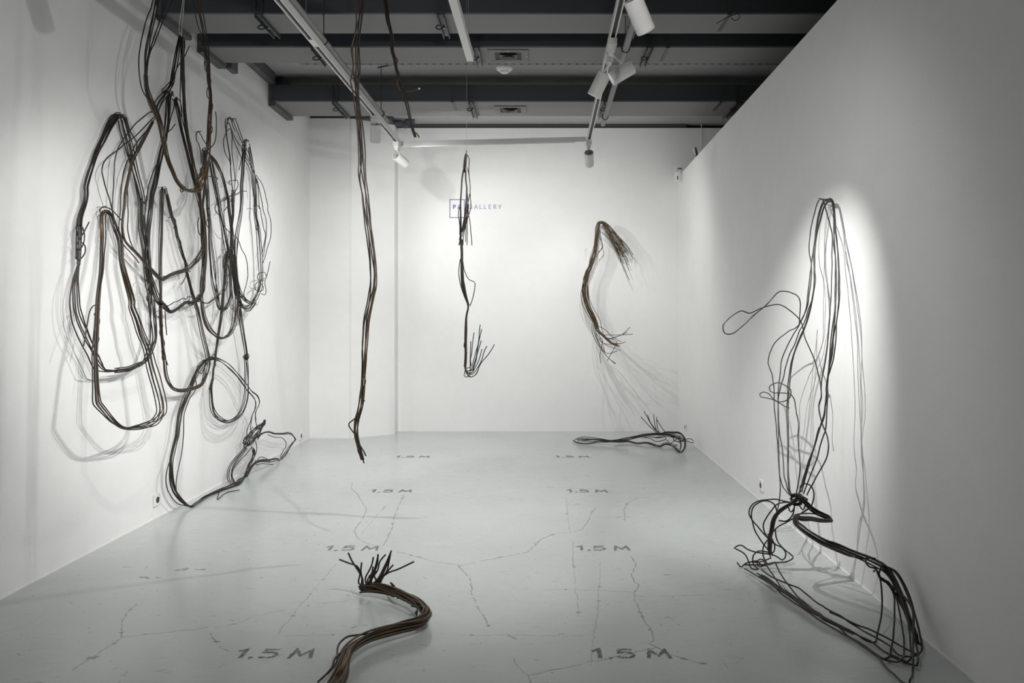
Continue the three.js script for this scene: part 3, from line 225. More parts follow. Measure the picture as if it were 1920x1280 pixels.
  {n:1,r:0.0036,m:0,p:[[-2.6273,2.9277,-6.6037],[-2.6281,2.9538,-6.5869],[-2.6285,2.978,-6.6257],[-2.6261,2.8819,-6.6008],[-2.6243,2.8053,-6.5588],[-2.623,2.7455,-6.5219]]},
  {n:1,r:0.0036,m:0,p:[[-2.5926,1.6022,-6.4648],[-2.5911,1.544,-6.4978],[-2.59,1.5008,-6.5701],[-2.59,1.4924,-6.6663],[-2.5907,1.535,-6.7873],[-2.5917,1.5753,-6.8512]]}],
 L: [
  {n:5,r:0.0036,m:1,p:[[-2.61,1.9983,-6.3285,0.0123],[-2.61,2.0157,-6.2852,0.0122],[-2.61,1.9828,-6.239,0.0121],[-2.61,1.8958,-6.217,0.0117],[-2.61,1.767,-6.1918,0.0112],[-2.61,1.639,-6.1619,0.0107],[-2.61,1.5571,-6.1421,0.0102],[-2.61,1.4172,-6.1094,0.0102],[-2.61,1.2654,-6.0609,0.0101],[-2.61,1.1429,-6.0212,0.01],[-2.61,1.0216,-5.9897,0.01],[-2.61,1.0168,-5.9788,0.01],[-2.61,0.943,-5.9648,0.0116],[-2.61,0.8577,-5.9324,0.0181],[-2.61,0.7758,-5.9416,0.0181],[-2.61,0.6924,-5.9601,0.0199],[-2.61,0.6233,-6.0227,0.0234],[-2.61,0.5725,-6.1355,0.0187],[-2.61,0.5474,-6.2526,0.0156],[-2.61,0.5502,-6.392,0.0195],[-2.61,0.5866,-6.5378,0.0272],[-2.61,0.645,-6.6132,0.0275],[-2.61,0.7305,-6.6612,0.0277],[-2.61,0.8361,-6.667,0.0259],[-2.61,0.9879,-6.667,0.0241],[-2.61,1.1028,-6.6419,0.0221],[-2.61,1.0394,-6.669,0.0222],[-2.61,1.1543,-6.64,0.0184],[-2.61,1.2686,-6.5923,0.0183],[-2.61,1.3812,-6.5453,0.02],[-2.61,1.4924,-6.5081,0.0199],[-2.61,1.603,-6.4897,0.018],[-2.61,1.7099,-6.4714,0.0198],[-2.61,1.8174,-6.4261,0.0196],[-2.61,1.9227,-6.3725,0.0177],[-2.61,1.9983,-6.3285,0.0123]],t:1.0},
  {n:1,r:0.0036,m:0,p:[[-2.61,0.858,-5.9293],[-2.61,0.8481,-5.8912],[-2.61,0.8985,-5.9293],[-2.61,0.9246,-5.9835]]}],
 I: [
  {n:6,r:0.0036,m:0,p:[[-2.61,1.0765,-6.0706,0.0135],[-2.61,1.0966,-5.9757,0.0116],[-2.61,1.0932,-5.8837,0.0147],[-2.61,1.0624,-5.7799,0.0177],[-2.61,1.0156,-5.6938,0.019],[-2.61,0.9681,-5.6378,0.0157],[-2.61,0.8973,-5.5694,0.017],[-2.61,0.84,-5.5092,0.0184],[-2.61,0.7832,-5.4567,0.0197],[-2.61,0.726,-5.418,0.0181],[-2.61,0.638,-5.3862,0.0179],[-2.61,0.5683,-5.3611,0.0208],[-2.61,0.5349,-5.3411,0.0178],[-2.61,0.4515,-5.2979,0.0177],[-2.61,0.3958,-5.2735,0.0161],[-2.61,0.3191,-5.2675,0.0161],[-2.61,0.2437,-5.2833,0.0161],[-2.61,0.1601,-5.3324,0.0133],[-2.61,0.0943,-5.404,0.012],[-2.61,0.0381,-5.4815,0.0107],[-2.5724,0.012,-5.4811,0.0091],[-2.571,0.012,-5.5866,0.0103],[-2.5905,0.012,-5.7716,0.0118],[-2.586,0.012,-5.9115,0.0131],[-2.5749,0.012,-6.0433,0.0145],[-2.5504,0.012,-6.15,0.0159],[-2.5288,0.012,-6.2701,0.0174],[-2.5894,-0.0152,-6.5685,0.0201],[-2.5816,0.0384,-6.6351,0.0184],[-2.5722,0.0824,-6.7189,0.0131],[-2.5626,0.0945,-6.8071,0.0132],[-2.5523,0.086,-6.9049,0.0192],[-2.5385,0.0601,-7.0411,0.0176],[-2.5265,0.0469,-7.1661,0.0159],[-2.5292,0.012,-7.3156,0.0122]],t:1.6},
  {n:1,r:0.0036,m:0,p:[[-2.61,0.4127,-5.2796],[-2.61,0.3467,-5.2195],[-2.61,0.2734,-5.2018],[-2.61,0.2101,-5.2195],[-2.61,0.1363,-5.2796],[-2.61,0.0668,-5.3661],[-2.61,0.0258,-5.4684],[-2.5724,0.012,-5.4811]]},
  {n:1,r:0.0036,m:0,p:[[-2.61,0.9542,-5.6517],[-2.61,0.9202,-5.6727],[-2.61,0.8583,-5.6447],[-2.61,0.81,-5.5559],[-2.61,0.7467,-5.5025],[-2.61,0.7008,-5.4697],[-2.61,0.5713,-5.4619],[-2.61,0.4679,-5.4489],[-2.61,0.3809,-5.4168],[-2.61,0.3085,-5.3787],[-2.61,0.2283,-5.3535],[-2.61,0.1415,-5.3598],[-2.61,0.0695,-5.4296]]},
  {n:1,r:0.0036,m:0,p:[[-2.61,1.0958,-5.8988],[-2.61,1.0887,-5.7799],[-2.61,1.0485,-5.6867],[-2.61,1.023,-5.6797],[-2.61,0.9901,-5.7799],[-2.61,1.022,-5.7945],[-2.61,1.0639,-5.8686]]},
  {n:1,r:0.0036,m:0,p:[[-2.61,1.1442,-6.0227],[-2.61,1.1137,-5.9447],[-2.61,1.0991,-5.8988]]},
  {n:1,r:0.0036,m:0,p:[[-2.61,1.1002,-5.9447],[-2.61,1.0855,-6.0706],[-2.61,1.0353,-6.2697],[-2.6055,0.951,-6.4349],[-2.5918,0.876,-6.5482],[-2.5832,0.8174,-6.6216],[-2.5746,0.7573,-6.6973],[-2.566,0.7198,-6.7752],[-2.5588,0.6546,-6.8425],[-2.5605,0.6098,-6.8263],[-2.5657,0.5768,-6.7784],[-2.5677,0.5329,-6.7595],[-2.566,0.4538,-6.7752],[-2.5643,0.4207,-6.7911]]},
  {n:1,r:0.0036,m:0,p:[[-2.61,1.0976,-5.9293],[-2.61,1.0745,-6.0706],[-2.61,1.0053,-6.2697],[-2.6055,0.9217,-6.4349],[-2.5935,0.8474,-6.5337],[-2.5849,0.7781,-6.6068],[-2.572,0.7024,-6.7204],[-2.566,0.6465,-6.7752],[-2.5677,0.5868,-6.7595],[-2.5729,0.5542,-6.7127],[-2.5767,0.4976,-6.6789],[-2.5832,0.43,-6.6216],[-2.5853,0.3875,-6.6038],[-2.5798,0.3499,-6.6516]]},
  {n:1,r:0.0036,m:0,p:[[-2.61,1.1036,-5.9447],[-2.61,1.0904,-6.0706],[-2.61,1.0405,-6.2526],[-2.6073,0.9592,-6.4211],[-2.5918,0.8685,-6.5482],[-2.5823,0.8137,-6.6291],[-2.5772,0.7717,-6.6744],[-2.5626,0.7089,-6.8071],[-2.5583,0.6463,-6.8474],[-2.5626,0.5965,-6.8071],[-2.5669,0.5627,-6.7673],[-2.566,0.4846,-6.7752]]},
  {n:1,r:0.0036,m:0,p:[[-2.61,1.0908,-5.9293],[-2.61,1.06,-6.1192],[-2.61,0.9899,-6.2869],[-2.6038,0.906,-6.4488],[-2.5901,0.8121,-6.5627],[-2.5729,0.7146,-6.7127],[-2.5667,0.655,-6.7689],[-2.5694,0.581,-6.7438],[-2.5737,0.5399,-6.705],[-2.5763,0.4668,-6.682],[-2.578,0.4082,-6.6668]]},
  {n:12,r:0.0036,m:0,p:[[-2.548,0.4654,-6.9467,0.0058],[-2.5497,0.4322,-6.9299,0.0173],[-2.5574,0.4114,-6.8555,0.0381],[-2.5677,0.3791,-6.7595,0.0516],[-2.578,0.3324,-6.6668,0.0463],[-2.5849,0.2969,-6.6068,0.0367],[-2.5901,0.3117,-6.5627,0.0219]],t:2.5,z:1.6},
  {n:1,r:0.0036,m:0,p:[[-2.548,0.4377,-6.9467],[-2.5557,0.3777,-6.8719],[-2.566,0.3304,-6.7752],[-2.5798,0.2818,-6.6516],[-2.5883,0.2943,-6.5773],[-2.5926,0.3153,-6.5409],[-2.5901,0.349,-6.5627],[-2.5798,0.3802,-6.6516],[-2.566,0.4229,-6.7752],[-2.5523,0.4435,-6.9049]]},
  {n:1,r:0.0036,m:0,p:[[-2.5729,0.432,-6.7127],[-2.5798,0.3802,-6.6516],[-2.5901,0.3416,-6.5627],[-2.5918,0.2992,-6.5482],[-2.5832,0.2718,-6.6216],[-2.5729,0.2792,-6.7127],[-2.5694,0.32,-6.7438],[-2.5798,0.3348,-6.6516],[-2.5832,0.3019,-6.6216]]},
  {n:5,r:0.0036,m:0,p:[[-2.5808,0.2788,-6.6426,0.0277],[-2.5928,0.2292,-6.5395,0.0309],[-2.6048,0.1883,-6.4404,0.0268],[-2.61,0.1301,-6.3285,0.0246],[-2.61,0.078,-6.3024,0.0245],[-2.61,0.0395,-6.3146,0.0263],[-2.5534,0.012,-6.2605,0.0122],[-2.5997,-0.0298,-6.4824,0.0144],[-2.5902,-0.0136,-6.5612,0.02],[-2.5842,0.043,-6.6127,0.0184],[-2.5816,0.0913,-6.6351,0.0147],[-2.5748,0.125,-6.6958,0.0167],[-2.5696,0.1776,-6.7422,0.0187],[-2.5722,0.2506,-6.7189,0.0205]],t:0.6},
  {n:1,r:0.0036,m:0,p:[[-2.567,0.2965,-6.7658],[-2.5645,0.2154,-6.7895],[-2.567,0.1656,-6.7658],[-2.5756,0.1265,-6.6881]]},
  {n:4,r:0.0036,m:0,p:[[-2.566,0.2996,-6.7752,0.0188],[-2.5591,0.3359,-6.8393,0.0152],[-2.5419,0.3434,-7.0064,0.0136],[-2.5265,0.3013,-7.1661,0.0119],[-2.511,0.2737,-7.3353,0.0102],[-2.5,0.2514,-7.5027,0.0125],[-2.5,0.2122,-7.6066,0.0169],[-2.5,0.1538,-7.6731,0.017],[-2.5,0.1001,-7.5284,0.023],[-2.5041,0.0524,-7.4138,0.0226],[-2.5217,0.012,-7.2938,0.0122]],t:0.5},
  {n:1,r:0.0036,m:0,p:[[-2.5419,0.3139,-7.0064],[-2.5265,0.2646,-7.1661],[-2.5127,0.2367,-7.316],[-2.5067,0.1965,-7.3841],[-2.5033,0.1436,-7.4238],[-2.5093,0.105,-7.3548],[-2.5162,0.0523,-7.2778]]},
  {n:1,r:0.0036,m:0,p:[[-2.5351,0.0373,-7.0763],[-2.5471,0.1041,-6.9552],[-2.5574,0.1266,-6.8555],[-2.5626,0.1162,-6.8071],[-2.5574,0.0837,-6.8555],[-2.5454,0.0692,-6.9722],[-2.5385,0.04,-7.0411]]},
  {n:1,r:0.0036,m:0,p:[[-2.566,0.1145,-6.7752],[-2.5694,0.1052,-6.7438],[-2.5643,0.0729,-6.7911],[-2.5557,0.0649,-6.8719],[-2.5454,0.0415,-6.9722],[-2.5308,0.0068,-7.1208]]},
  {n:1,r:0.0036,m:0,p:[[-2.61,0.0049,-6.1503],[-2.61,-0.0383,-6.1257],[-2.4702,0.006,-5.7288],[-2.4973,0.006,-5.9084],[-2.4862,0.006,-5.9952],[-2.4281,0.006,-6.0544]]}],
 R: [
  {n:1,r:0.0034,m:0,p:[[1.6947,2.0944,-4.1972],[1.6962,2.107,-4.2731],[1.6973,2.1216,-4.3319],[1.6963,2.1108,-4.3713],[1.6878,2.054,-4.3906],[1.6771,1.9813,-4.4083],[1.6669,1.9118,-4.4145],[1.6546,1.8293,-4.3926],[1.6482,1.7869,-4.3649],[1.6414,1.7436,-4.3209],[1.6354,1.7041,-4.3181],[1.6264,1.6449,-4.3139],[1.6167,1.5808,-4.3076],[1.615,1.5692,-4.3122],[1.6059,1.5099,-4.2969],[1.5971,1.4513,-4.3036],[1.5912,1.4073,-4.3409],[1.5865,1.3673,-4.4033],[1.5853,1.3406,-4.5287],[1.5825,1.2959,-4.6884],[1.5794,1.2554,-4.7922],[1.5733,1.1981,-4.8576],[1.5657,1.1358,-4.8857],[1.5606,1.1044,-4.8526],[1.5523,1.0608,-4.7676],[1.5455,1.0211,-4.7219],[1.5435,1.0089,-4.7127],[1.5337,0.9493,-4.6632],[1.5219,0.8738,-4.6273],[1.5055,0.7796,-4.546],[1.4893,0.6876,-4.474],[1.4746,0.6079,-4.4075],[1.4667,0.5628,-4.3808],[1.4608,0.5325,-4.3529],[1.4488,0.4691,-4.3023],[1.4384,0.4143,-4.2643],[1.4312,0.3299,-4.2717],[1.4324,0.2501,-4.3342]]},
  {n:1,r:0.0034,m:0,p:[[1.6942,2.0927,-4.1724],[1.6954,2.1021,-4.2348],[1.6955,2.1024,-4.2898],[1.6872,2.0481,-4.3185],[1.6756,1.9714,-4.3332],[1.6645,1.8971,-4.3298],[1.6524,1.8171,-4.3176],[1.6451,1.7685,-4.3243],[1.6375,1.7183,-4.3106],[1.6297,1.6679,-4.2901],[1.6184,1.5942,-4.2796],[1.6129,1.5582,-4.2806],[1.6011,1.4803,-4.2816],[1.5926,1.4172,-4.3381],[1.5854,1.3625,-4.3865],[1.5789,1.3059,-4.4668],[1.5688,1.221,-4.5556],[1.5602,1.1509,-4.6068],[1.5503,1.0837,-4.593],[1.5449,1.0449,-4.5939],[1.5373,0.9932,-4.587],[1.5282,0.9318,-4.5754],[1.5163,0.8585,-4.5352],[1.5006,0.7624,-4.485],[1.4886,0.6927,-4.4417],[1.4729,0.6002,-4.3948],[1.4648,0.555,-4.3646],[1.4527,0.4912,-4.314],[1.4414,0.4462,-4.2305],[1.4345,0.4334,-4.141],[1.4302,0.4302,-4.0752]]},
  {n:1,r:0.0034,m:0,p:[[1.694,2.0883,-4.1602],[1.6947,2.0955,-4.2331],[1.693,2.0858,-4.2774],[1.6861,2.041,-4.3033],[1.6746,1.9645,-4.3177],[1.6628,1.886,-4.319],[1.6507,1.8062,-4.3067],[1.6367,1.7153,-4.2701],[1.625,1.6407,-4.2396],[1.6151,1.5773,-4.2238],[1.6086,1.5365,-4.2119],[1.5998,1.4749,-4.2522],[1.5887,1.3975,-4.2874],[1.5805,1.3329,-4.359],[1.5709,1.2621,-4.4019],[1.5613,1.1835,-4.4747],[1.5523,1.1152,-4.5078],[1.5469,1.0772,-4.5083],[1.5365,0.9969,-4.546],[1.528,0.933,-4.5639],[1.5155,0.854,-4.5296],[1.5003,0.7642,-4.472],[1.4897,0.7059,-4.4225],[1.4755,0.6355,-4.3362],[1.4633,0.57,-4.2874],[1.4512,0.5072,-4.2379],[1.44,0.4628,-4.1568],[1.4321,0.4351,-4.0937],[1.4289,0.4327,-4.0451]]},
  {n:1,r:0.0034,m:0,p:[[1.693,2.0813,-4.1463],[1.6938,2.0888,-4.2069],[1.6908,2.0708,-4.2596],[1.6813,2.0089,-4.2849],[1.672,1.9473,-4.2984],[1.6626,1.8852,-4.3123],[1.6508,1.8068,-4.3135],[1.6326,1.6898,-4.2533],[1.6208,1.6153,-4.2163],[1.6155,1.5802,-4.2237],[1.6045,1.5081,-4.2262],[1.5951,1.4457,-4.2397],[1.586,1.3829,-4.2673],[1.5793,1.3338,-4.3019],[1.5688,1.2533,-4.368],[1.5577,1.1717,-4.407],[1.5477,1.1005,-4.4212],[1.5436,1.0738,-4.4152],[1.5354,1.0184,-4.4165],[1.5231,0.941,-4.388],[1.5132,0.8778,-4.3739],[1.4973,0.7857,-4.321],[1.4814,0.6973,-4.2609],[1.4657,0.6088,-4.2158],[1.4577,0.5641,-4.1943],[1.4459,0.5005,-4.1576],[1.4346,0.4459,-4.1075],[1.4307,0.4376,-4.0634]]},
  {n:1,r:0.0034,m:0,p:[[1.6921,2.0757,-4.1556],[1.6928,2.0827,-4.2282],[1.6895,2.0621,-4.2503],[1.6811,2.0071,-4.2718],[1.6719,1.9464,-4.2918],[1.6617,1.8794,-4.3036],[1.6504,1.8049,-4.2933],[1.6364,1.7143,-4.2568],[1.6223,1.6248,-4.2137],[1.616,1.5845,-4.2125],[1.6035,1.5031,-4.2175],[1.5942,1.4408,-4.2309],[1.5858,1.383,-4.2535],[1.5791,1.334,-4.2878],[1.5685,1.2538,-4.3534],[1.5589,1.1826,-4.389],[1.5472,1.1021,-4.3985],[1.5415,1.0658,-4.388],[1.5296,0.9866,-4.3809],[1.5118,0.8763,-4.3443],[1.493,0.7661,-4.2873],[1.4772,0.677,-4.2379],[1.4615,0.5872,-4.1983],[1.4455,0.5045,-4.1389],[1.4351,0.4533,-4.0956],[1.4301,0.4388,-4.0485]]},
  {n:1,r:0.0034,m:0,p:[[1.696,2.1059,-4.2884],[1.6882,2.0531,-4.2298],[1.6694,1.9305,-4.1151],[1.6589,1.8642,-4.0599],[1.6466,1.7881,-4.037],[1.6317,1.6972,-4.0005],[1.6169,1.6083,-3.9714],[1.6021,1.5206,-3.9421],[1.5827,1.4057,-3.9153],[1.5632,1.2924,-3.8882],[1.544,1.1798,-3.8756],[1.5323,1.1088,-3.8817],[1.5216,1.0478,-3.8689],[1.5127,0.9994,-3.8461],[1.5068,0.9615,-3.8598],[1.4982,0.9173,-3.8305],[1.487,0.8678,-3.7668],[1.4764,0.8282,-3.6856],[1.4684,0.7957,-3.6391],[1.4606,0.7556,-3.6263],[1.4516,0.6981,-3.6502],[1.4435,0.6379,-3.6976],[1.4331,0.5544,-3.7694],[1.4255,0.4941,-3.8151]]},
  {n:1,r:0.0034,m:0,p:[[1.6952,2.0991,-4.2473],[1.6943,2.0966,-4.1764],[1.6902,2.0628,-4.1366],[1.676,1.9716,-4.0872],[1.6584,1.8616,-4.0372],[1.6407,1.7537,-3.98],[1.6109,1.5765,-3.9077],[1.5912,1.462,-3.8667],[1.572,1.3495,-3.8542],[1.5527,1.238,-3.8342],[1.5332,1.1283,-3.8067],[1.5186,1.0472,-3.784],[1.5042,0.9655,-3.7756],[1.4945,0.9119,-3.7651],[1.481,0.8242,-3.8008],[1.4696,0.7515,-3.8215],[1.4583,0.6764,-3.8506],[1.4446,0.5874,-3.8739],[1.4301,0.4902,-3.9035]]},
  {n:1,r:0.0034,m:0,p:[[1.696,2.1082,-4.2649],[1.694,2.0939,-4.1607],[1.6909,2.0667,-4.1236],[1.678,1.984,-4.0705],[1.6605,1.8744,-4.0208],[1.6425,1.7653,-3.9494],[1.615,1.6033,-3.8766],[1.5952,1.4892,-3.8289],[1.5807,1.4056,-3.8142],[1.5666,1.3221,-3.8205],[1.552,1.2395,-3.7983],[1.5379,1.1562,-3.8045],[1.5285,1.1004,-3.8088],[1.5134,1.0216,-3.7644],[1.4963,0.9293,-3.7353],[1.484,0.8648,-3.7113],[1.4703,0.7792,-3.7385],[1.4543,0.6783,-3.7676],[1.4412,0.5848,-3.82],[1.4279,0.4903,-3.8669]]},
  {n:1,r:0.0034,m:0,p:[[1.6949,2.0972,-4.2542],[1.6933,2.0834,-4.1516],[1.6833,2.0178,-4.0977],[1.6654,1.9052,-4.0328],[1.645,1.7803,-3.9554],[1.6197,1.6314,-3.8743],[1.5998,1.5171,-3.8268],[1.5807,1.4056,-3.8142],[1.5562,1.268,-3.7751],[1.542,1.1856,-3.774],[1.5307,1.1149,-3.8005],[1.5139,1.0195,-3.786],[1.492,0.899,-3.7588],[1.4837,0.836,-3.8148],[1.4698,0.7502,-3.8292],[1.4578,0.6669,-3.8715],[1.4416,0.5567,-3.9116],[1.4294,0.4729,-3.9408]]},
  {n:1,r:0.0034,m:0,p:[[1.6957,2.1024,-4.2485],[1.6941,2.0922,-4.1685],[1.6859,2.0348,-4.1114],[1.6657,1.9071,-4.0478],[1.6536,1.8318,-4.0326],[1.6356,1.7231,-3.9606],[1.6106,1.5758,-3.8933],[1.5861,1.4336,-3.8474],[1.5619,1.2942,-3.8226],[1.5379,1.1562,-3.8045],[1.5237,1.0731,-3.8036],[1.504,0.9664,-3.7684],[1.4901,0.8822,-3.7818],[1.4788,0.809,-3.8094],[1.4652,0.7205,-3.8392],[1.4503,0.6212,-3.874],[1.4337,0.5061,-3.9213]]},
  {n:1,r:0.0034,m:0,p:[[1.5906,1.3725,-4.38],[1.5955,1.5121,-4.38],[1.5734,1.546,-4.3533],[1.5293,1.5648,-4.3267],[1.4808,1.5761,-4.3],[1.4423,1.5731,-4.2875],[1.4138,1.5532,-4.275],[1.3708,1.509,-4.2625],[1.333,1.4773,-4.25],[1.2724,1.4313,-4.2417],[1.2169,1.3782,-4.2333],[1.1665,1.3398,-4.225],[1.1306,1.3231,-4.2167],[1.0996,1.3305,-4.2083],[1.0855,1.3593,-4.2],[1.0992,1.3927,-4.2067],[1.1393,1.4263,-4.2133],[1.1987,1.4599,-4.22],[1.2487,1.4456,-4.2267],[1.294,1.4649,-4.2333],[1.3491,1.4843,-4.24],[1.4254,1.497,-4.266],[1.4682,1.4878,-4.292],[1.5214,1.4564,-4.318],[1.575,1.4172,-4.344],[1.6043,1.3825,-4.37],[1.6032,1.343,-4.3467],[1.602,1.304,-4.3233],[1.6276,1.2311,-4.3],[1.6492,1.1539,-4.28],[1.6658,1.063,-4.26],[1.6406,1.1302,-4.24],[1.652,1.0546,-4.22],[1.6504,1.0084,-4.2],[1.649,0.9607,-4.2],[1.637,0.9129,-4.2],[1.6442,0.8555,-4.2],[1.6681,0.779,-4.2]]},
  {n:1,r:0.0034,m:0,p:[[1.5131,0.8878,-4.3308],[1.5161,0.8883,-4.4114],[1.5215,0.895,-4.532],[1.5273,0.9002,-4.6761],[1.5313,0.8973,-4.8056],[1.5351,0.8916,-4.941],[1.5376,0.9021,-4.9765],[1.5383,0.9267,-4.8975],[1.5345,0.927,-4.7816],[1.5288,0.9103,-4.6809],[1.524,0.8994,-4.5862],[1.5211,0.9111,-4.4553],[1.5225,0.9442,-4.3577],[1.5263,0.977,-4.3264],[1.5311,0.9964,-4.3824],[1.5386,1.0132,-4.5368],[1.5413,1.0098,-4.6383],[1.5409,0.9772,-4.7676],[1.5391,0.9591,-4.7873],[1.5339,0.9435,-4.6965],[1.5306,0.9557,-4.5437],[1.527,0.9648,-4.3993],[1.5229,0.9597,-4.3028],[1.5165,0.9319,-4.2439],[1.5059,0.8753,-4.1943],[1.4934,0.8143,-4.1201],[1.4819,0.7469,-4.1014],[1.4659,0.6651,-4.0379],[1.4538,0.6058,-3.9898],[1.4439,0.5483,-3.9785],[1.4343,0.4883,-3.9835],[1.4291,0.457,-3.9816]]},
  {n:3,r:0.004,m:0,p:[[1.4214,0.4362,-4.05,0.0083],[1.4453,0.4463,-4.0267,0.0082],[1.4643,0.4473,-4.0033,0.0082],[1.4648,0.4347,-3.98,0.0081],[1.4609,0.4009,-4.0067,0.0082],[1.4431,0.3919,-4.0333,0.0082],[1.4295,0.4014,-4.06,0.0083],[1.4342,0.4246,-4.06,0.0083],[1.4665,0.4292,-4.06,0.0083]],z:1.5},
  {n:1,r:0.004,m:0,p:[[1.4168,0.4177,-4.05],[1.4398,0.4362,-4.05],[1.4767,0.4362,-4.05],[1.5044,0.4223,-4.05],[1.5366,0.4131,-4.05],[1.5228,0.4085,-4.05],[1.4859,0.4223,-4.05],[1.4583,0.3993,-4.05],[1.4675,0.3809,-4.05]]},
  {n:1,r:0.004,m:0,p:[[1.426,0.4085,-4.05],[1.4583,0.427,-4.05],[1.4905,0.4085,-4.05],[1.4767,0.3809,-4.05],[1.4398,0.3901,-4.05]]},
  {n:1,r:0.004,m:0,p:[[1.4767,0.4546,-4.05],[1.4721,0.4777,-4.05],[1.4859,0.5007,-4.05],[1.5136,0.5016,-4.05],[1.5412,0.4823,-4.05],[1.5528,0.4454,-4.05],[1.5459,0.4039,-4.05],[1.5274,0.367,-4.05],[1.4905,0.344,-4.05],[1.4583,0.3256,-4.05]]},
  {n:1,r:0.004,m:0,p:[[1.4076,0.3809,-4.05],[1.426,0.344,-4.05],[1.4398,0.3509,-4.05],[1.4445,0.3809,-4.05],[1.4306,0.4085,-4.05]]},
  {n:1,r:0.004,m:0,p:[[1.4721,0.3809,-4.05],[1.4928,0.3555,-4.05],[1.5044,0.3855,-4.05],[1.4998,0.4131,-4.05]]},
  {n:1,r:0.004,m:1,p:[[1.4306,0.397,-4.05],[1.403,0.3993,-4.05],[1.3753,0.4085,-4.05],[1.3384,0.4154,-4.05],[1.2924,0.4131,-4.05],[1.237,0.4039,-4.05],[1.2048,0.3809,-4.05],[1.191,0.3486,-4.05],[1.2002,0.3163,-4.05],[1.2232,0.2841,-4.05],[1.2555,0.2518,-4.05],[1.2831,0.2103,-4.05],[1.3108,0.1919,-4.05],[1.3384,0.1689,-4.05]]},
  {n:1,r:0.004,m:1,p:[[1.3477,0.344,-4.05],[1.3338,0.3855,-4.05],[1.3062,0.4039,-4.05],[1.2693,0.4062,-4.05],[1.2278,0.3855,-4.05],[1.2094,0.3624,-4.05],[1.2057,0.3256,-4.05],[1.214,0.2887,-4.05],[1.2186,0.2518,-4.05],[1.237,0.2288,-4.05],[1.2509,0.1965,-4.05],[1.2739,0.1642,-4.05],[1.3016,0.132,-4.05]]},
  {n:1,r:0.004,m:1,p:[[1.4398,0.397,-4.05],[1.4076,0.3993,-4.05],[1.3615,0.3947,-4.05],[1.3338,0.3716,-4.05],[1.297,0.3256,-4.05],[1.2739,0.2795,-4.05],[1.2739,0.2472,-4.05],[1.2924,0.2103,-4.05],[1.3062,0.1873,-4.05]]},
  {n:6,r:0.004,m:1,p:[[1.4521,0.425,-4.02,0.0123],[1.4149,0.3947,-4.0314,0.0123],[1.3775,0.3643,-4.0429,0.0134],[1.3491,0.329,-4.0543,0.0134],[1.3344,0.2936,-4.0657,0.0135],[1.3289,0.2488,-4.0771,0.0125],[1.3233,0.2037,-4.0886,0.0104],[1.3223,0.1723,-4.1,0.0073],[1.3264,0.1288,-4.12,0.0084],[1.3399,0.0897,-4.14,0.0063]],t:1.0,z:1.6},
  {n:1,r:0.004,m:1,p:[[1.4445,0.3809,-4.05],[1.4398,0.344,-4.05],[1.4168,0.3071,-4.05],[1.3799,0.2878,-4.05],[1.3569,0.2979,-4.05]]},
  {n:1,r:0.004,m:1,p:[[1.5228,0.367,-4.05],[1.4905,0.344,-4.05],[1.4583,0.3256,-4.05],[1.4214,0.2979,-4.05],[1.3845,0.2841,-4.05],[1.3477,0.261,-4.05],[1.32,0.2288,-4.05],[1.3039,0.1965,-4.05]]},
  {n:3,r:0.004,m:1,p:[[1.3546,0.1825,-4.2,0.0107],[1.3617,0.1347,-4.2,0.0107],[1.3593,0.0678,-4.2,0.0107],[1.3689,0.0535,-4.2,0.0107]]},
  {n:1,r:0.004,m:1,p:[[1.3616,0.2338,-4.12],[1.3796,0.1604,-4.146],[1.4167,0.1147,-4.172],[1.4638,0.0732,-4.198],[1.4993,0.041,-4.224],[1.4964,0.0133,-4.25],[1.4486,0.0077,-4.2375],[1.3963,0.0094,-4.225],[1.3442,-0.0033,-4.2125],[1.2924,-0.0087,-4.2],[1.2446,-0.0158,-4.2],[1.2064,-0.0134,-4.2]]},
  {n:1,r:0.004,m:1,p:[[1.3062,0.1891,-4.05],[1.3384,0.1661,-4.05],[1.3707,0.1523,-4.05],[1.3938,0.1246,-4.05],[1.3984,0.0923,-4.05],[1.3799,0.0785,-4.05],[1.3569,0.0877,-4.05],[1.3338,0.1108,-4.05],[1.3108,0.1154,-4.05]]},
  {n:1,r:0.004,m:1,p:[[1.297,0.1937,-4.05],[1.2739,0.1569,-4.05],[1.2693,0.12,-4.05],[1.2785,0.0831,-4.05],[1.2924,0.0601,-4.05]]},
  {n:1,r:0.004,m:1,p:[[1.3381,0.0885,-4.12],[1.3053,0.0932,-4.12],[1.2772,0.0979,-4.12],[1.2256,0.1072,-4.12],[1.1834,0.1307,-4.12],[1.1553,0.1448,-4.12],[1.1412,0.1401,-4.12],[1.1248,0.1063,-4.12],[1.1459,0.1143,-4.12],[1.174,0.1026,-4.12],[1.2022,0.0791,-4.12],[1.2115,0.0463,-4.12],[1.2303,0.0041,-4.12],[1.2584,-0.024,-4.12]]},
  {n:1,r:0.004,m:1,p:[[1.3428,0.1776,-4.12],[1.3616,0.1213,-4.12],[1.3616,0.1072,-4.12],[1.3334,0.0932,-4.12],[1.3053,0.1049,-4.12],[1.2631,0.1072,-4.12],[1.2397,0.0932,-4.12],[1.235,0.0604,-4.12],[1.2444,0.0182,-4.12],[1.2678,-0.0006,-4.12]]},
  {n:1,r:0.004,m:1,p:[[1.2581,0.0364,-4.15],[1.2865,0.0544,-4.15],[1.3101,0.0459,-4.15],[1.3148,0.0223,-4.15],[1.2865,0.0081,-4.15],[1.2581,0.0223,-4.15],[1.2676,0.0412,-4.15]]},
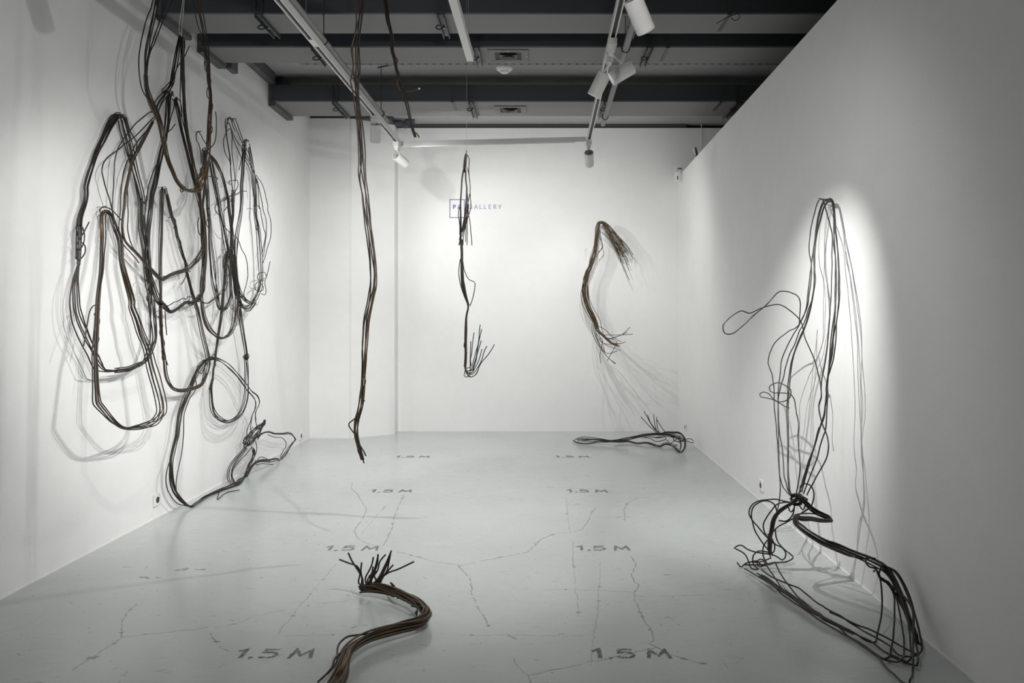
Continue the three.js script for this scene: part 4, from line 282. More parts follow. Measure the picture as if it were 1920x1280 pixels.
  {n:1,r:0.004,m:1,p:[[1.1542,0.0341,-4.15],[1.159,0.0128,-4.15],[1.1826,0.0024,-4.15],[1.1911,-0.0098,-4.15],[1.1864,0.0128,-4.15],[1.2015,0.0317,-4.15],[1.2298,0.0364,-4.15],[1.277,0.0355,-4.15],[1.3148,0.0459,-4.15],[1.3479,0.0601,-4.15]]},
  {n:1,r:0.004,m:1,p:[[1.2298,0.0364,-4.15],[1.2676,0.0412,-4.15],[1.2959,0.0175,-4.15],[1.3337,0.0223,-4.15],[1.3715,0.0364,-4.15]]},
  {n:1,r:0.004,m:1,p:[[1.1785,0.02,-4.0868],[1.2002,0.02,-4.0191],[1.2221,0.02,-3.9279],[1.2471,0.02,-3.8531],[1.2596,0.015,-3.7595],[1.2709,0.015,-3.6688],[1.2899,0.015,-3.5824],[1.3078,0.015,-3.5101],[1.3213,0.015,-3.431],[1.3328,0.012,-3.3887],[1.3507,0.012,-3.3377],[1.37,0.012,-3.275],[1.3923,0.012,-3.2145],[1.4066,0.012,-3.1482],[1.4184,0.012,-3.0806],[1.4317,0.012,-3.0271],[1.4504,0.01,-3.0016],[1.4807,0.01,-2.9869],[1.4795,0.04,-2.9441],[1.5584,0.0228,-3.08],[1.5819,0.0538,-3.13],[1.5981,0.0902,-3.18],[1.6122,0.1358,-3.23],[1.6222,0.1722,-3.28],[1.5961,0.2133,-3.28]]},
  {n:5,r:0.004,m:1,p:[[1.2058,0.04,-3.9477,0.0081],[1.2313,0.04,-3.8585,0.0089],[1.2523,0.035,-3.7633,0.0106],[1.2758,0.03,-3.7073,0.0113],[1.2904,0.03,-3.6182,0.0111],[1.3044,0.03,-3.5332,0.0099],[1.3215,0.03,-3.4621,0.0106],[1.3378,0.03,-3.4034,0.0104],[1.334,0.03,-3.3919,0.0104],[1.3662,0.025,-3.3292,0.0085],[1.3956,0.02,-3.2825,0.0075],[1.4155,0.02,-3.2258,0.009]],t:0.8},
  {n:1,r:0.004,m:0,p:[[1.3994,0.02,-3.2914],[1.4212,0.02,-3.2387],[1.437,0.02,-3.1918],[1.4579,0.02,-3.1586],[1.4687,0.015,-3.1053],[1.4808,0.012,-3.0574],[1.5006,0.012,-3.0271],[1.5131,0.012,-2.9973],[1.5329,0.012,-2.9826],[1.5282,0.03,-2.9657],[1.5778,0.0213,-3.06],[1.5983,0.0625,-3.11],[1.6186,0.0985,-3.16],[1.6278,0.1254,-3.21],[1.6272,0.1538,-3.26],[1.6197,0.1835,-3.29],[1.608,0.2102,-3.32]]},
  {n:1,r:0.004,m:0,p:[[1.3788,0.02,-3.3139],[1.3893,0.015,-3.2076],[1.4155,0.012,-3.1441],[1.4253,0.012,-3.0728],[1.4505,0.01,-3.009],[1.4471,0.03,-2.9878],[1.512,0.0033,-3.1],[1.5472,0.0381,-3.15],[1.5772,0.082,-3.2],[1.5971,0.1258,-3.2367],[1.6115,0.1785,-3.2733],[1.6107,0.2024,-3.31],[1.5806,0.2363,-3.31]]},
  {n:1,r:0.004,m:0,p:[[1.3948,0.03,-3.2632],[1.4267,0.02,-3.2344],[1.445,0.012,-3.1935],[1.4502,0.01,-3.1732],[1.4772,0.01,-3.1691],[1.5119,0.0225,-3.22],[1.5371,0.0614,-3.25],[1.5606,0.0976,-3.28],[1.5713,0.146,-3.3],[1.5778,0.195,-3.32],[1.5816,0.2258,-3.34],[1.573,0.2566,-3.35],[1.57,0.2723,-3.36]]},
  {n:1,r:0.004,m:0,p:[[1.2305,0.06,-3.955],[1.2418,0.06,-3.8642],[1.2696,0.06,-3.7895],[1.2961,0.06,-3.7414],[1.326,0.06,-3.6944],[1.3387,0.06,-3.6374],[1.3528,0.05,-3.5978],[1.3607,0.05,-3.5126],[1.3762,0.05,-3.4513],[1.3705,0.05,-3.4847],[1.3838,0.05,-3.4194],[1.4166,0.04,-3.3862],[1.4268,0.04,-3.3203],[1.4545,0.03,-3.272],[1.4675,0.03,-3.2109],[1.4845,0.03,-3.177],[1.5079,0.02,-3.1504],[1.5169,0.02,-3.11],[1.5194,0.012,-3.0651],[1.5281,0.012,-3.0271],[1.5506,0.02,-3.0171],[1.6038,0.02,-3.0398],[1.6256,0.0282,-3.06],[1.639,0.0597,-3.1],[1.6547,0.0883,-3.15],[1.6628,0.133,-3.2],[1.6614,0.1725,-3.24],[1.6558,0.217,-3.28],[1.6434,0.2511,-3.3],[1.6269,0.2744,-3.32],[1.6025,0.2866,-3.34]]},
  {n:1,r:0.004,m:1,p:[[1.3053,0.1,-3.9497],[1.3009,0.08,-3.8829],[1.3039,0.06,-3.8141],[1.306,0.05,-3.7455],[1.3084,0.04,-3.6803],[1.3153,0.03,-3.6074],[1.3245,0.03,-3.5332],[1.3335,0.03,-3.4423],[1.3457,0.03,-3.3748]]},
  {n:1,r:0.004,m:1,p:[[1.2489,0.1,-3.9703],[1.2658,0.07,-3.9387],[1.2738,0.05,-3.8676],[1.2687,0.04,-3.7614],[1.2671,0.04,-3.6577],[1.2866,0.03,-3.6074],[1.3048,0.03,-3.5126]]},
  {n:1,r:0.004,m:0,p:[[1.3758,0.05,-3.3998],[1.4095,0.05,-3.333],[1.445,0.04,-3.2929],[1.4737,0.04,-3.257],[1.5081,0.03,-3.2195],[1.5283,0.03,-3.1855],[1.5509,0.02,-3.1504],[1.5655,0.02,-3.0941],[1.5845,0.02,-3.0628],[1.6125,0.012,-3.0498],[1.616,0.03,-3.0406],[1.6267,0.0377,-3.07],[1.6302,0.0518,-3.11],[1.626,0.0883,-3.15],[1.6339,0.1066,-3.1933],[1.6413,0.1258,-3.2367],[1.626,0.1722,-3.28],[1.6145,0.21,-3.31],[1.5797,0.2372,-3.34],[1.5702,0.26,-3.34],[1.5873,0.279,-3.34]]},
  {n:1,r:0.004,m:0,p:[[1.4184,0.012,-3.0728],[1.4303,0.01,-3.0314],[1.4228,0.01,-2.9797],[1.4187,0.01,-2.9087],[1.4214,0.01,-2.8543],[1.4226,0.01,-2.8116],[1.4288,0.01,-2.7987],[1.4164,0.05,-2.7529],[1.514,0.0079,-2.92],[1.5354,0.0326,-2.96],[1.5554,0.0654,-3.0],[1.5841,0.0952,-3.05],[1.6115,0.1232,-3.1],[1.628,0.1532,-3.14],[1.6343,0.1735,-3.18],[1.6329,0.1837,-3.22],[1.621,0.1983,-3.27],[1.608,0.2215,-3.32]]},
  {n:1,r:0.004,m:0,p:[[1.4686,0.02,-3.0322],[1.5063,0.012,-2.9973],[1.5273,0.012,-2.9717],[1.5445,0.01,-2.9594],[1.5298,0.04,-2.9153],[1.5847,0.0324,-3.02],[1.597,0.0561,-3.06],[1.6091,0.0773,-3.1],[1.6137,0.1031,-3.14],[1.6198,0.1264,-3.18],[1.6246,0.1872,-3.24],[1.6246,0.2324,-3.3],[1.5983,0.2812,-3.3]]},
  {n:8,r:0.004,m:1,p:[[1.4312,0.4522,-4.0,0.0092],[1.4491,0.444,-3.9867,0.0102],[1.4804,0.4155,-3.9733,0.0101],[1.5115,0.3828,-3.96,0.0121],[1.5468,0.3637,-3.9467,0.0131],[1.5819,0.3493,-3.9333,0.013],[1.6011,0.3395,-3.92,0.009],[1.5685,0.3383,-3.9,0.0109],[1.5119,0.3459,-3.88,0.0129],[1.4602,0.3593,-3.86,0.0138],[1.4045,0.3655,-3.84,0.0147],[1.3689,0.3774,-3.82,0.0127],[1.3596,0.359,-3.8,0.0145],[1.371,0.3443,-3.76,0.0163],[1.3945,0.3259,-3.72,0.0161],[1.4214,0.3123,-3.68,0.015],[1.4515,0.2993,-3.64,0.0148],[1.4896,0.2954,-3.592,0.0147],[1.5302,0.2839,-3.544,0.0136],[1.5612,0.2792,-3.496,0.0125],[1.5868,0.2749,-3.448,0.0149],[1.6034,0.2713,-3.4,0.0165],[1.6046,0.2743,-3.37,0.0163],[1.6245,0.2501,-3.34,0.0153],[1.6325,0.219,-3.31,0.0143],[1.6364,0.1887,-3.28,0.0142],[1.6386,0.1518,-3.24,0.0124],[1.6366,0.1126,-3.2,0.0106],[1.6341,0.0819,-3.16,0.0097],[1.6276,0.0596,-3.12,0.0103],[1.6144,0.0473,-3.08,0.0094]],t:0.7},
  {n:1,r:0.004,m:0,p:[[1.5212,0.3606,-3.95],[1.4511,0.3751,-3.9067],[1.3911,0.3812,-3.8633],[1.3537,0.3753,-3.82],[1.351,0.359,-3.8],[1.3594,0.3371,-3.74],[1.4004,0.3081,-3.68],[1.4435,0.2889,-3.62],[1.4818,0.2788,-3.5733],[1.5227,0.2693,-3.5267],[1.5461,0.2764,-3.48],[1.5857,0.2685,-3.48]]},
  {n:1,r:0.004,m:0,p:[[1.5146,0.3912,-3.98],[1.5169,0.3641,-3.98],[1.5418,0.355,-3.98]]},
  {n:1,r:0.004,m:0,p:[[1.5879,0.2991,-3.4],[1.5634,0.302,-3.3971],[1.5351,0.2971,-3.3943],[1.5291,0.2857,-3.3914],[1.5421,0.2689,-3.3886],[1.5543,0.2729,-3.3857],[1.5684,0.2777,-3.3829],[1.5825,0.2594,-3.38]]},
  {n:1,r:0.004,m:0,p:[[1.6151,0.2777,-3.36],[1.6359,0.2767,-3.34],[1.6564,0.2495,-3.32],[1.6764,0.2076,-3.3],[1.6818,0.1676,-3.2667],[1.6794,0.1249,-3.2333],[1.6766,0.0871,-3.2],[1.6912,0.0252,-3.2]]},
  {n:1,r:0.004,m:0,p:[[1.5663,0.2475,-3.37],[1.5681,0.2618,-3.3617],[1.5757,0.2722,-3.3533],[1.5623,0.2598,-3.345],[1.5736,0.2361,-3.3367],[1.5924,0.2201,-3.3283],[1.6186,0.2041,-3.32],[1.6439,0.1841,-3.3025],[1.6651,0.1681,-3.285],[1.6785,0.1412,-3.2675],[1.6825,0.1147,-3.25],[1.6862,0.0703,-3.25]]}],
 HANG: [
  {n:1,r:0.004,m:2,p:[[-0.996,3.9121,-4.355],[-1.0213,3.6901,-4.355],[-1.0404,3.4998,-4.355],[-1.0566,3.3095,-4.355],[-1.0517,3.2104,-4.355],[-1.0566,3.136,-4.355],[-1.0665,3.0865,-4.355],[-1.0814,3.0319,-4.355],[-1.0789,2.9725,-4.355],[-1.0715,2.913,-4.355],[-1.0765,2.8684,-4.355],[-1.0864,2.8287,-4.355],[-1.074,2.7742,-4.355],[-1.0665,2.7147,-4.355],[-1.0562,2.6275,-4.355],[-1.0436,2.5165,-4.355],[-1.0372,2.3579,-4.355],[-1.0388,2.2628,-4.355],[-1.0183,2.1559,-4.361],[-0.9935,1.985,-4.365],[-0.9633,1.8101,-4.365],[-0.9455,1.6353,-4.365],[-0.953,1.5302,-4.36],[-0.9761,1.3937,-4.354],[-0.9898,1.2036,-4.349],[-0.9977,1.0803,-4.346],[-1.0079,0.9604,-4.342],[-1.0279,0.8753,-4.34],[-1.0522,0.7866,-4.341],[-1.0564,0.7198,-4.344],[-1.0433,0.6467,-4.346],[-1.0215,0.5764,-4.349]]},
  {n:1,r:0.004,m:2,p:[[-0.9989,3.9196,-4.368],[-1.0244,3.6969,-4.368],[-1.0435,3.5061,-4.368],[-1.0151,3.3152,-4.368],[-1.03,3.2406,-4.368],[-1.0498,3.166,-4.368],[-1.0648,3.1064,-4.368],[-1.0747,3.0567,-4.368],[-1.0797,3.007,-4.368],[-1.0722,2.9274,-4.368],[-1.0747,2.8678,-4.368],[-1.0648,2.838,-4.368],[-1.0598,2.7783,-4.368],[-1.0548,2.7187,-4.368],[-1.0467,2.5835,-4.368],[-1.0339,2.4562,-4.368],[-1.0308,2.3449,-4.368],[-1.0212,2.2653,-4.368],[-0.9967,2.1566,-4.365],[-0.9697,1.9844,-4.361],[-0.9436,1.8092,-4.355],[-0.9304,1.6343,-4.348],[-0.947,1.5297,-4.343],[-0.979,1.3937,-4.339],[-0.9989,1.2041,-4.339],[-1.0079,1.0806,-4.342],[-1.0227,0.9604,-4.342],[-1.0427,0.8747,-4.345],[-1.0627,0.7855,-4.349],[-1.0621,0.7184,-4.353],[-1.0442,0.6451,-4.355],[-1.0184,0.5751,-4.356]]},
  {n:1,r:0.004,m:1,p:[[-0.9916,3.9012,-4.336],[-1.0169,3.6801,-4.336],[-1.0358,3.4906,-4.336],[-1.0298,3.3011,-4.336],[-1.0323,3.1778,-4.336],[-1.0397,3.1038,-4.336],[-1.052,3.0051,-4.336],[-1.0496,2.9064,-4.336],[-1.052,2.857,-4.336],[-1.0422,2.7584,-4.336],[-1.0358,2.6695,-4.336],[-1.0264,2.5116,-4.336],[-1.0169,2.3537,-4.336],[-1.0264,2.259,-4.336],[-1.0164,2.1527,-4.342],[-1.0013,1.9827,-4.348],[-0.9785,1.8092,-4.355],[-0.9675,1.635,-4.361],[-0.9746,1.5303,-4.363],[-0.9949,1.3936,-4.364],[-1.0006,1.2031,-4.36],[-1.0013,1.0796,-4.356],[-1.0057,0.9593,-4.353],[-1.0199,0.8742,-4.349],[-1.0412,0.7861,-4.345],[-1.0445,0.7199,-4.343],[-1.0322,0.6473,-4.342],[-1.0143,0.5774,-4.344]]},
  {n:1,r:0.004,m:0,p:[[-0.9916,3.9012,-4.336],[-1.0169,3.6801,-4.336],[-1.0358,3.4906,-4.336],[-1.0101,3.3011,-4.336],[-1.02,3.1778,-4.336],[-1.0298,3.0939,-4.336],[-1.0372,3.0298,-4.336],[-1.0397,2.9311,-4.336],[-1.0348,2.857,-4.336],[-1.0422,2.783,-4.336],[-1.0372,2.6695,-4.336],[-1.02,2.5432,-4.336],[-1.0074,2.3537,-4.336],[-1.0011,2.259,-4.336],[-0.9934,2.1513,-4.334],[-0.9826,1.9808,-4.334],[-0.9681,1.8076,-4.338],[-0.9658,1.634,-4.342],[-0.9822,1.5299,-4.349],[-1.0091,1.3937,-4.354],[-1.0167,1.2032,-4.358],[-1.0135,1.0794,-4.358],[-1.0193,0.9586,-4.36],[-1.0296,0.873,-4.359],[-1.0451,0.7845,-4.356],[-1.0428,0.7185,-4.352],[-1.0263,0.6461,-4.349],[-1.0065,0.5768,-4.347]]},
  {n:1,r:0.004,m:1,p:[[-0.996,3.9121,-4.355],[-1.0213,3.6901,-4.355],[-1.0404,3.4998,-4.355],[-1.0086,3.2996,-4.355],[-1.0219,3.1856,-4.355],[-1.0319,3.1013,-4.355],[-1.0368,3.0121,-4.355],[-1.0309,2.913,-4.355],[-1.0319,2.8634,-4.355],[-1.0393,2.799,-4.355],[-1.0343,2.6751,-4.355],[-1.0182,2.5799,-4.355],[-1.0023,2.4531,-4.355],[-0.9991,2.3262,-4.355],[-0.9976,2.2628,-4.355],[-0.9811,2.1537,-4.348],[-0.9633,1.9819,-4.342],[-0.9466,1.8076,-4.338],[-0.9429,1.6336,-4.334],[-0.9651,1.5295,-4.336],[-0.9996,1.3937,-4.339],[-1.0153,1.2038,-4.344],[-1.0174,1.0801,-4.349],[-1.0298,0.9593,-4.353],[-1.0437,0.8732,-4.357],[-1.0582,0.7842,-4.358],[-1.0538,0.7176,-4.358],[-1.0336,0.6447,-4.357],[-1.0087,0.5755,-4.354]]},
  {n:1,r:0.004,m:3,p:[[-1.0752,2.8667,-4.35],[-1.0826,2.8469,-4.35],[-1.0727,2.832,-4.35],[-1.0628,2.8469,-4.35],[-1.0579,2.8221,-4.35]]},
  {n:1,r:0.004,m:2,p:[[-0.9948,2.1034,-4.35],[-0.9758,1.9766,-4.35],[-0.9505,1.8087,-4.35],[-0.941,1.6345,-4.35],[-0.96,1.5172,-4.35],[-0.9885,1.3747,-4.35],[-1.0012,1.2162,-4.35],[-1.0075,1.0895,-4.35]]},
  {n:1,r:0.004,m:0,p:[[-1.037,0.8436,-4.35],[-1.0648,0.8158,-4.35],[-1.0863,0.8093,-4.35],[-1.0979,0.7879,-4.35],[-1.0884,0.7664,-4.35],[-1.067,0.7407,-4.35],[-1.0498,0.7149,-4.35],[-1.0391,0.6763,-4.35]]},
  {n:1,r:0.004,m:0,p:[[-1.0455,0.6935,-4.35],[-1.0284,0.6592,-4.35],[-1.0112,0.6334,-4.35],[-0.9941,0.5991,-4.35]]},
  {n:1,r:0.004,m:0,p:[[-1.0391,0.6592,-4.35],[-1.0241,0.6206,-4.35],[-1.0134,0.5862,-4.35],[-1.0061,0.5562,-4.35]]},
  {n:1,r:0.004,m:0,p:[[-1.0455,0.6678,-4.35],[-1.0434,0.6377,-4.35],[-1.0348,0.6128,-4.35]]},
  {n:1,r:0.004,m:0,p:[[-1.0391,0.8179,-4.35],[-1.0305,0.8286,-4.35],[-1.0327,0.8415,-4.35],[-1.0413,0.8351,-4.35]]},
  {n:1,r:0.004,m:0,p:[[-1.017,1.0895,-4.35],[-0.998,1.0578,-4.35],[-1.0012,1.0198,-4.35],[-1.0265,0.9786,-4.35],[-1.0233,0.9469,-4.35],[-1.0012,0.9248,-4.35]]},
  {n:4,r:0.004,m:0,p:[[-0.9948,3.9092,-4.35,0.0106],[-0.9568,3.6875,-4.35,0.0142],[-0.9125,3.4974,-4.35,0.0142],[-0.8812,3.3073,-4.35,0.0111],[-0.8698,3.2578,-4.35,0.0122],[-0.8614,3.1835,-4.35,0.0122],[-0.8475,3.134,-4.35,0.0089],[-0.8366,3.0697,-4.35,0.0078],[-0.8366,3.0103,-4.35,0.0089],[-0.8203,2.9509,-4.35,0.0078],[-0.8153,2.9113,-4.35,0.0089],[-0.802,2.8617,-4.35,0.0089],[-0.7881,2.8122,-4.35,0.0089],[-0.7683,2.7627,-4.35,0.0089],[-0.7559,2.7182,-4.35,0.01],[-0.7612,2.7301,-4.35,0.0101],[-0.7456,2.6677,-4.35,0.0116],[-0.73,2.5915,-4.35,0.0109],[-0.7127,2.5291,-4.35,0.0085],[-0.7005,2.4945,-4.35,0.0054]],t:1.2},
  {n:1,r:0.004,m:3,p:[[-0.8351,3.1018,-4.35],[-0.8252,3.0796,-4.35],[-0.8376,3.0499,-4.35],[-0.8465,3.0202,-4.35],[-0.8351,2.9954,-4.35],[-0.8203,2.9657,-4.35],[-0.803,2.9558,-4.35],[-0.8079,2.936,-4.35],[-0.8228,2.9162,-4.35],[-0.8203,2.8964,-4.35],[-0.803,2.8766,-4.35],[-0.7906,2.8816,-4.35],[-0.798,2.8617,-4.35],[-0.8005,2.832,-4.35],[-0.8104,2.79,-4.35],[-0.7881,2.7702,-4.35]]},
  {n:1,r:0.004,m:3,p:[[-0.798,2.8816,-4.35],[-0.7931,2.8419,-4.35],[-0.7807,2.8023,-4.35],[-0.7658,2.7627,-4.35]]},
  {n:1,r:0.004,m:2,p:[[-0.8624,3.233,-4.35],[-0.8673,3.1984,-4.35],[-0.8624,3.1637,-4.35],[-0.8475,3.1291,-4.35],[-0.8401,3.0746,-4.35]]},
  {n:1,r:0.004,m:2,p:[[-0.7683,2.7677,-4.35],[-0.7584,2.7652,-4.35],[-0.7336,2.7652,-4.35],[-0.7039,2.7736,-4.35],[-0.6792,2.7816,-4.35]]},
  {n:1,r:0.004,m:3,p:[[-0.7075,2.5222,-4.35],[-0.6936,2.5152,-4.35],[-0.678,2.4903,-4.35]]},
  {n:1,r:0.004,m:2,p:[[-0.7161,2.536,-4.35],[-0.7092,2.5118,-4.35],[-0.6988,2.4927,-4.35]]}],
 CENT: [
  {n:8,r:0.0031,m:0,p:[[-0.4626,2.5893,-5.1,0.0027],[-0.4655,2.5682,-5.1,0.0064],[-0.4703,2.5438,-5.1,0.0109],[-0.4756,2.5032,-5.1,0.0118],[-0.4797,2.4626,-5.1,0.0109],[-0.4858,2.4382,-5.1,0.0082]],t:1.5},
  {n:5,r:0.0031,m:0,p:[[-0.4797,2.4707,-5.1,0.0064],[-0.4898,2.4301,-5.1,0.0064],[-0.4947,2.3935,-5.1,0.0073],[-0.498,2.3407,-5.1,0.0055],[-0.502,2.2838,-5.1,0.0046],[-0.5061,2.2269,-5.1,0.005],[-0.5061,2.1457,-5.1,0.0055],[-0.5053,2.0691,-5.1,0.0064],[-0.5041,2.0203,-5.1,0.0073],[-0.5081,1.9797,-5.1,0.0055],[-0.5191,1.9289,-5.1,0.0055]],t:1.5},
  {n:4,r:0.0031,m:1,p:[[-0.4736,2.4707,-5.1,0.0073],[-0.4695,2.4301,-5.1,0.0064],[-0.4687,2.3813,-5.1,0.0073],[-0.4622,2.3366,-5.1,0.0073],[-0.4634,2.2879,-5.1,0.0073],[-0.4663,2.2269,-5.1,0.0082],[-0.4687,2.166,-5.1,0.0109],[-0.4736,2.1172,-5.1,0.0118],[-0.4838,2.0772,-5.1,0.0082],[-0.4939,2.0284,-5.1,0.0055],[-0.5,1.9878,-5.1,0.0046]],t:1.5},
  {n:1,r:0.0031,m:0,p:[[-0.4655,2.5641,-5.1],[-0.4533,2.5662,-5.1],[-0.4472,2.554,-5.1],[-0.4484,2.4748,-5.1],[-0.446,2.3894,-5.1],[-0.4403,2.3407,-5.1],[-0.4403,2.296,-5.1],[-0.437,2.2269,-5.1],[-0.435,2.1863,-5.1],[-0.446,2.1538,-5.1],[-0.4513,2.1172,-5.1],[-0.4594,2.1097,-5.1],[-0.4736,2.0691,-5.1],[-0.4898,2.0163,-5.1]]},
  {n:1,r:0.0031,m:0,p:[[-0.4614,2.4707,-5.1],[-0.4492,2.422,-5.1],[-0.4452,2.3813,-5.1]]},
  {n:1,r:0.0031,m:0,p:[[-0.4594,2.2919,-5.1],[-0.4553,2.2432,-5.1],[-0.4513,2.1944,-5.1],[-0.4533,2.1457,-5.1],[-0.4472,2.126,-5.1],[-0.4391,2.0691,-5.1],[-0.4322,1.9878,-5.1],[-0.4281,1.9277,-5.1]]},
  {n:1,r:0.0031,m:1,p:[[-0.4411,2.2919,-5.1],[-0.4472,2.2594,-5.1],[-0.4533,2.2269,-5.1],[-0.4573,2.1863,-5.1],[-0.4606,2.1097,-5.1],[-0.459,2.0284,-5.1],[-0.4614,1.9289,-5.1]]},
  {n:1,r:0.0031,m:1,p:[[-0.4777,2.1457,-5.1],[-0.4736,2.1097,-5.1],[-0.4695,2.0609,-5.1],[-0.472,1.9513,-5.1]]},
  {n:1,r:0.0031,m:0,p:[[-0.4655,2.126,-5.1],[-0.4777,2.0853,-5.1],[-0.4919,2.0447,-5.1],[-0.5061,2.0163,-5.1]]},
  {n:1,r:0.0031,m:0,p:[[-0.4573,2.1178,-5.1],[-0.4736,2.0609,-5.1],[-0.4817,2.0203,-5.1],[-0.4878,1.9797,-5.1],[-0.4898,1.9309,-5.1]]},
  {n:1,r:0.0031,m:0,p:[[-0.5122,2.1944,-5.1],[-0.5224,2.1538,-5.1],[-0.5215,2.126,-5.1],[-0.5142,2.0853,-5.1],[-0.5122,2.0163,-5.1],[-0.5069,1.9675,-5.1]]},
  {n:7,r:0.0031,m:1,p:[[-0.5028,2.0041,-5.1,0.0046],[-0.5,1.9391,-5.1,0.0059],[-0.498,1.8863,-5.1,0.0068],[-0.498,1.8253,-5.1,0.0073],[-0.4963,1.7441,-5.1,0.0082],[-0.4939,1.6831,-5.1,0.0091],[-0.4878,1.6344,-5.1,0.0109],[-0.4533,1.5107,-5.1,0.0073],[-0.4541,1.4823,-5.1,0.0064],[-0.4647,1.4457,-5.1,0.0073],[-0.4687,1.4051,-5.1,0.0082],[-0.4695,1.336,-5.1,0.0091],[-0.4708,1.2548,-5.1,0.0091],[-0.4695,1.1735,-5.1,0.0082],[-0.4716,1.1126,-5.1,0.0082],[-0.4744,1.072,-5.1,0.0091],[-0.4695,1.0476,-5.1,0.0073]],t:2.2},
  {n:1,r:0.0031,m:0,p:[[-0.5081,1.8334,-5.1],[-0.5191,1.7644,-5.1],[-0.5142,1.6831,-5.1],[-0.502,1.6344,-5.1],[-0.4755,1.556,-5.1],[-0.4532,1.5114,-5.1]]},
  {n:1,r:0.0031,m:0,p:[[-0.4898,1.8131,-5.1],[-0.4825,1.7644,-5.1],[-0.4655,1.7197,-5.1],[-0.4452,1.6872,-5.1],[-0.4025,1.6648,-5.1],[-0.4086,1.6344,-5.1],[-0.4197,1.5686,-5.1],[-0.442,1.504,-5.1]]},
  {n:1,r:0.0031,m:0,p:[[-0.4898,1.7034,-5.1],[-0.4777,1.6506,-5.1],[-0.4606,1.556,-5.1],[-0.4457,1.5114,-5.1]]},
  {n:1,r:0.0031,m:1,p:[[-0.4736,1.267,-5.1],[-0.485,1.2345,-5.1],[-0.4797,1.2101,-5.1],[-0.4655,1.1938,-5.1],[-0.4573,1.1695,-5.1],[-0.4655,1.1532,-5.1]]},
  {n:1,r:0.0031,m:0,p:[[-0.4736,1.0638,-5.1],[-0.4797,1.0313,-5.1],[-0.4777,1.007,-5.1],[-0.4655,0.998,-5.1],[-0.4472,1.0191,-5.1],[-0.4391,1.0679,-5.1],[-0.4391,1.1329,-5.1],[-0.437,1.1938,-5.1],[-0.435,1.2609,-5.1]]},
  {n:1,r:0.0031,m:0,p:[[-0.4695,1.072,-5.1],[-0.4492,1.0647,-5.1],[-0.4378,1.072,-5.1],[-0.437,1.141,-5.1],[-0.4281,1.1857,-5.1],[-0.4261,1.2345,-5.1],[-0.4127,1.3218,-5.1]]},
  {n:1,r:0.0031,m:0,p:[[-0.4655,1.0517,-5.1],[-0.4411,1.0435,-5.1],[-0.4289,1.0801,-5.1],[-0.4086,1.1532,-5.1],[-0.3883,1.2263,-5.1],[-0.3781,1.2792,-5.1],[-0.3761,1.3239,-5.1],[-0.37,1.3767,-5.1]]},
  {n:1,r:0.0031,m:0,p:[[-0.4655,1.0557,-5.1],[-0.437,1.0435,-5.1],[-0.4167,1.0923,-5.1],[-0.4005,1.141,-5.1],[-0.3862,1.2182,-5.1],[-0.3728,1.2914,-5.1],[-0.3598,1.345,-5.1]]},
  {n:1,r:0.0031,m:0,p:[[-0.4695,1.0517,-5.1],[-0.4411,1.0293,-5.1],[-0.4167,1.072,-5.1],[-0.4005,1.1207,-5.1],[-0.3956,1.1613,-5.1],[-0.3793,1.202,-5.1],[-0.3753,1.2345,-5.1],[-0.3619,1.2662,-5.1]]},
  {n:1,r:0.0031,m:0,p:[[-0.4695,1.0476,-5.1],[-0.4452,1.0293,-5.1],[-0.4188,1.0577,-5.1],[-0.3842,1.1167,-5.1],[-0.368,1.1654,-5.1],[-0.3578,1.206,-5.1]]},
  {n:1,r:0.0031,m:0,p:[[-0.4695,1.0435,-5.1],[-0.437,1.0265,-5.1],[-0.4086,1.0476,-5.1],[-0.3822,1.0862,-5.1],[-0.3598,1.1248,-5.1],[-0.3436,1.1857,-5.1],[-0.3233,1.2272,-5.1]]},
  {n:1,r:0.0031,m:0,p:[[-0.4695,1.0395,-5.1],[-0.433,1.011,-5.1],[-0.4005,1.0273,-5.1],[-0.3793,1.072,-5.1],[-0.3741,1.1004,-5.1],[-0.3517,1.1248,-5.1],[-0.3111,1.1695,-5.1],[-0.2705,1.2385,-5.1]]},
  {n:1,r:0.0031,m:0,p:[[-0.4675,1.0435,-5.1],[-0.4533,1.0151,-5.1],[-0.4248,1.011,-5.1],[-0.4045,1.0273,-5.1],[-0.3842,1.0598,-5.1],[-0.3769,1.0882,-5.1]]}],
 BACK: [
  {n:18,r:0.0037,m:4,p:[[0.8573,2.6183,-9.12,0.0182],[0.8282,2.6255,-9.12,0.0244],[0.805,2.5747,-9.12,0.0285],[0.7955,2.502,-9.12,0.0265],[0.7846,2.4148,-9.12,0.0285],[0.7643,2.2695,-9.12,0.0325],[0.7374,2.1751,-9.12,0.0346],[0.7156,2.0952,-9.12,0.0244],[0.7011,2.0588,-9.12,0.0265],[0.6771,2.0153,-9.12,0.0285],[0.6575,1.9208,-9.12,0.0305],[0.643,1.8264,-9.12,0.0366],[0.643,1.7682,-9.12,0.0406],[0.6553,1.6665,-9.12,0.0386],[0.6902,1.5575,-9.12,0.0366],[0.7374,1.4631,-9.12,0.0346],[0.7774,1.3832,-9.12,0.0265],[0.7955,1.3033,-9.12,0.0244]],t:1.4},
  {n:20,r:0.0037,m:4,p:[[0.8122,2.6037,-9.12,0.0204],[0.8282,2.6292,-9.12,0.0182],[0.8718,2.6219,-9.12,0.0244],[0.9227,2.5674,-9.12,0.0366],[0.9735,2.4875,-9.12,0.0489],[1.0316,2.393,-9.12,0.059],[1.0825,2.3059,-9.12,0.0671],[1.1406,2.2078,-9.12,0.0752]],t:0.3},
  {n:1,r:0.0037,m:0,p:[[0.8718,2.6255,-9.12],[0.9372,2.5783,-9.12],[1.0171,2.4947,-9.12],[1.0898,2.4294,-9.12],[1.1769,2.3277,-9.12],[1.2438,2.2223,-9.12]]},
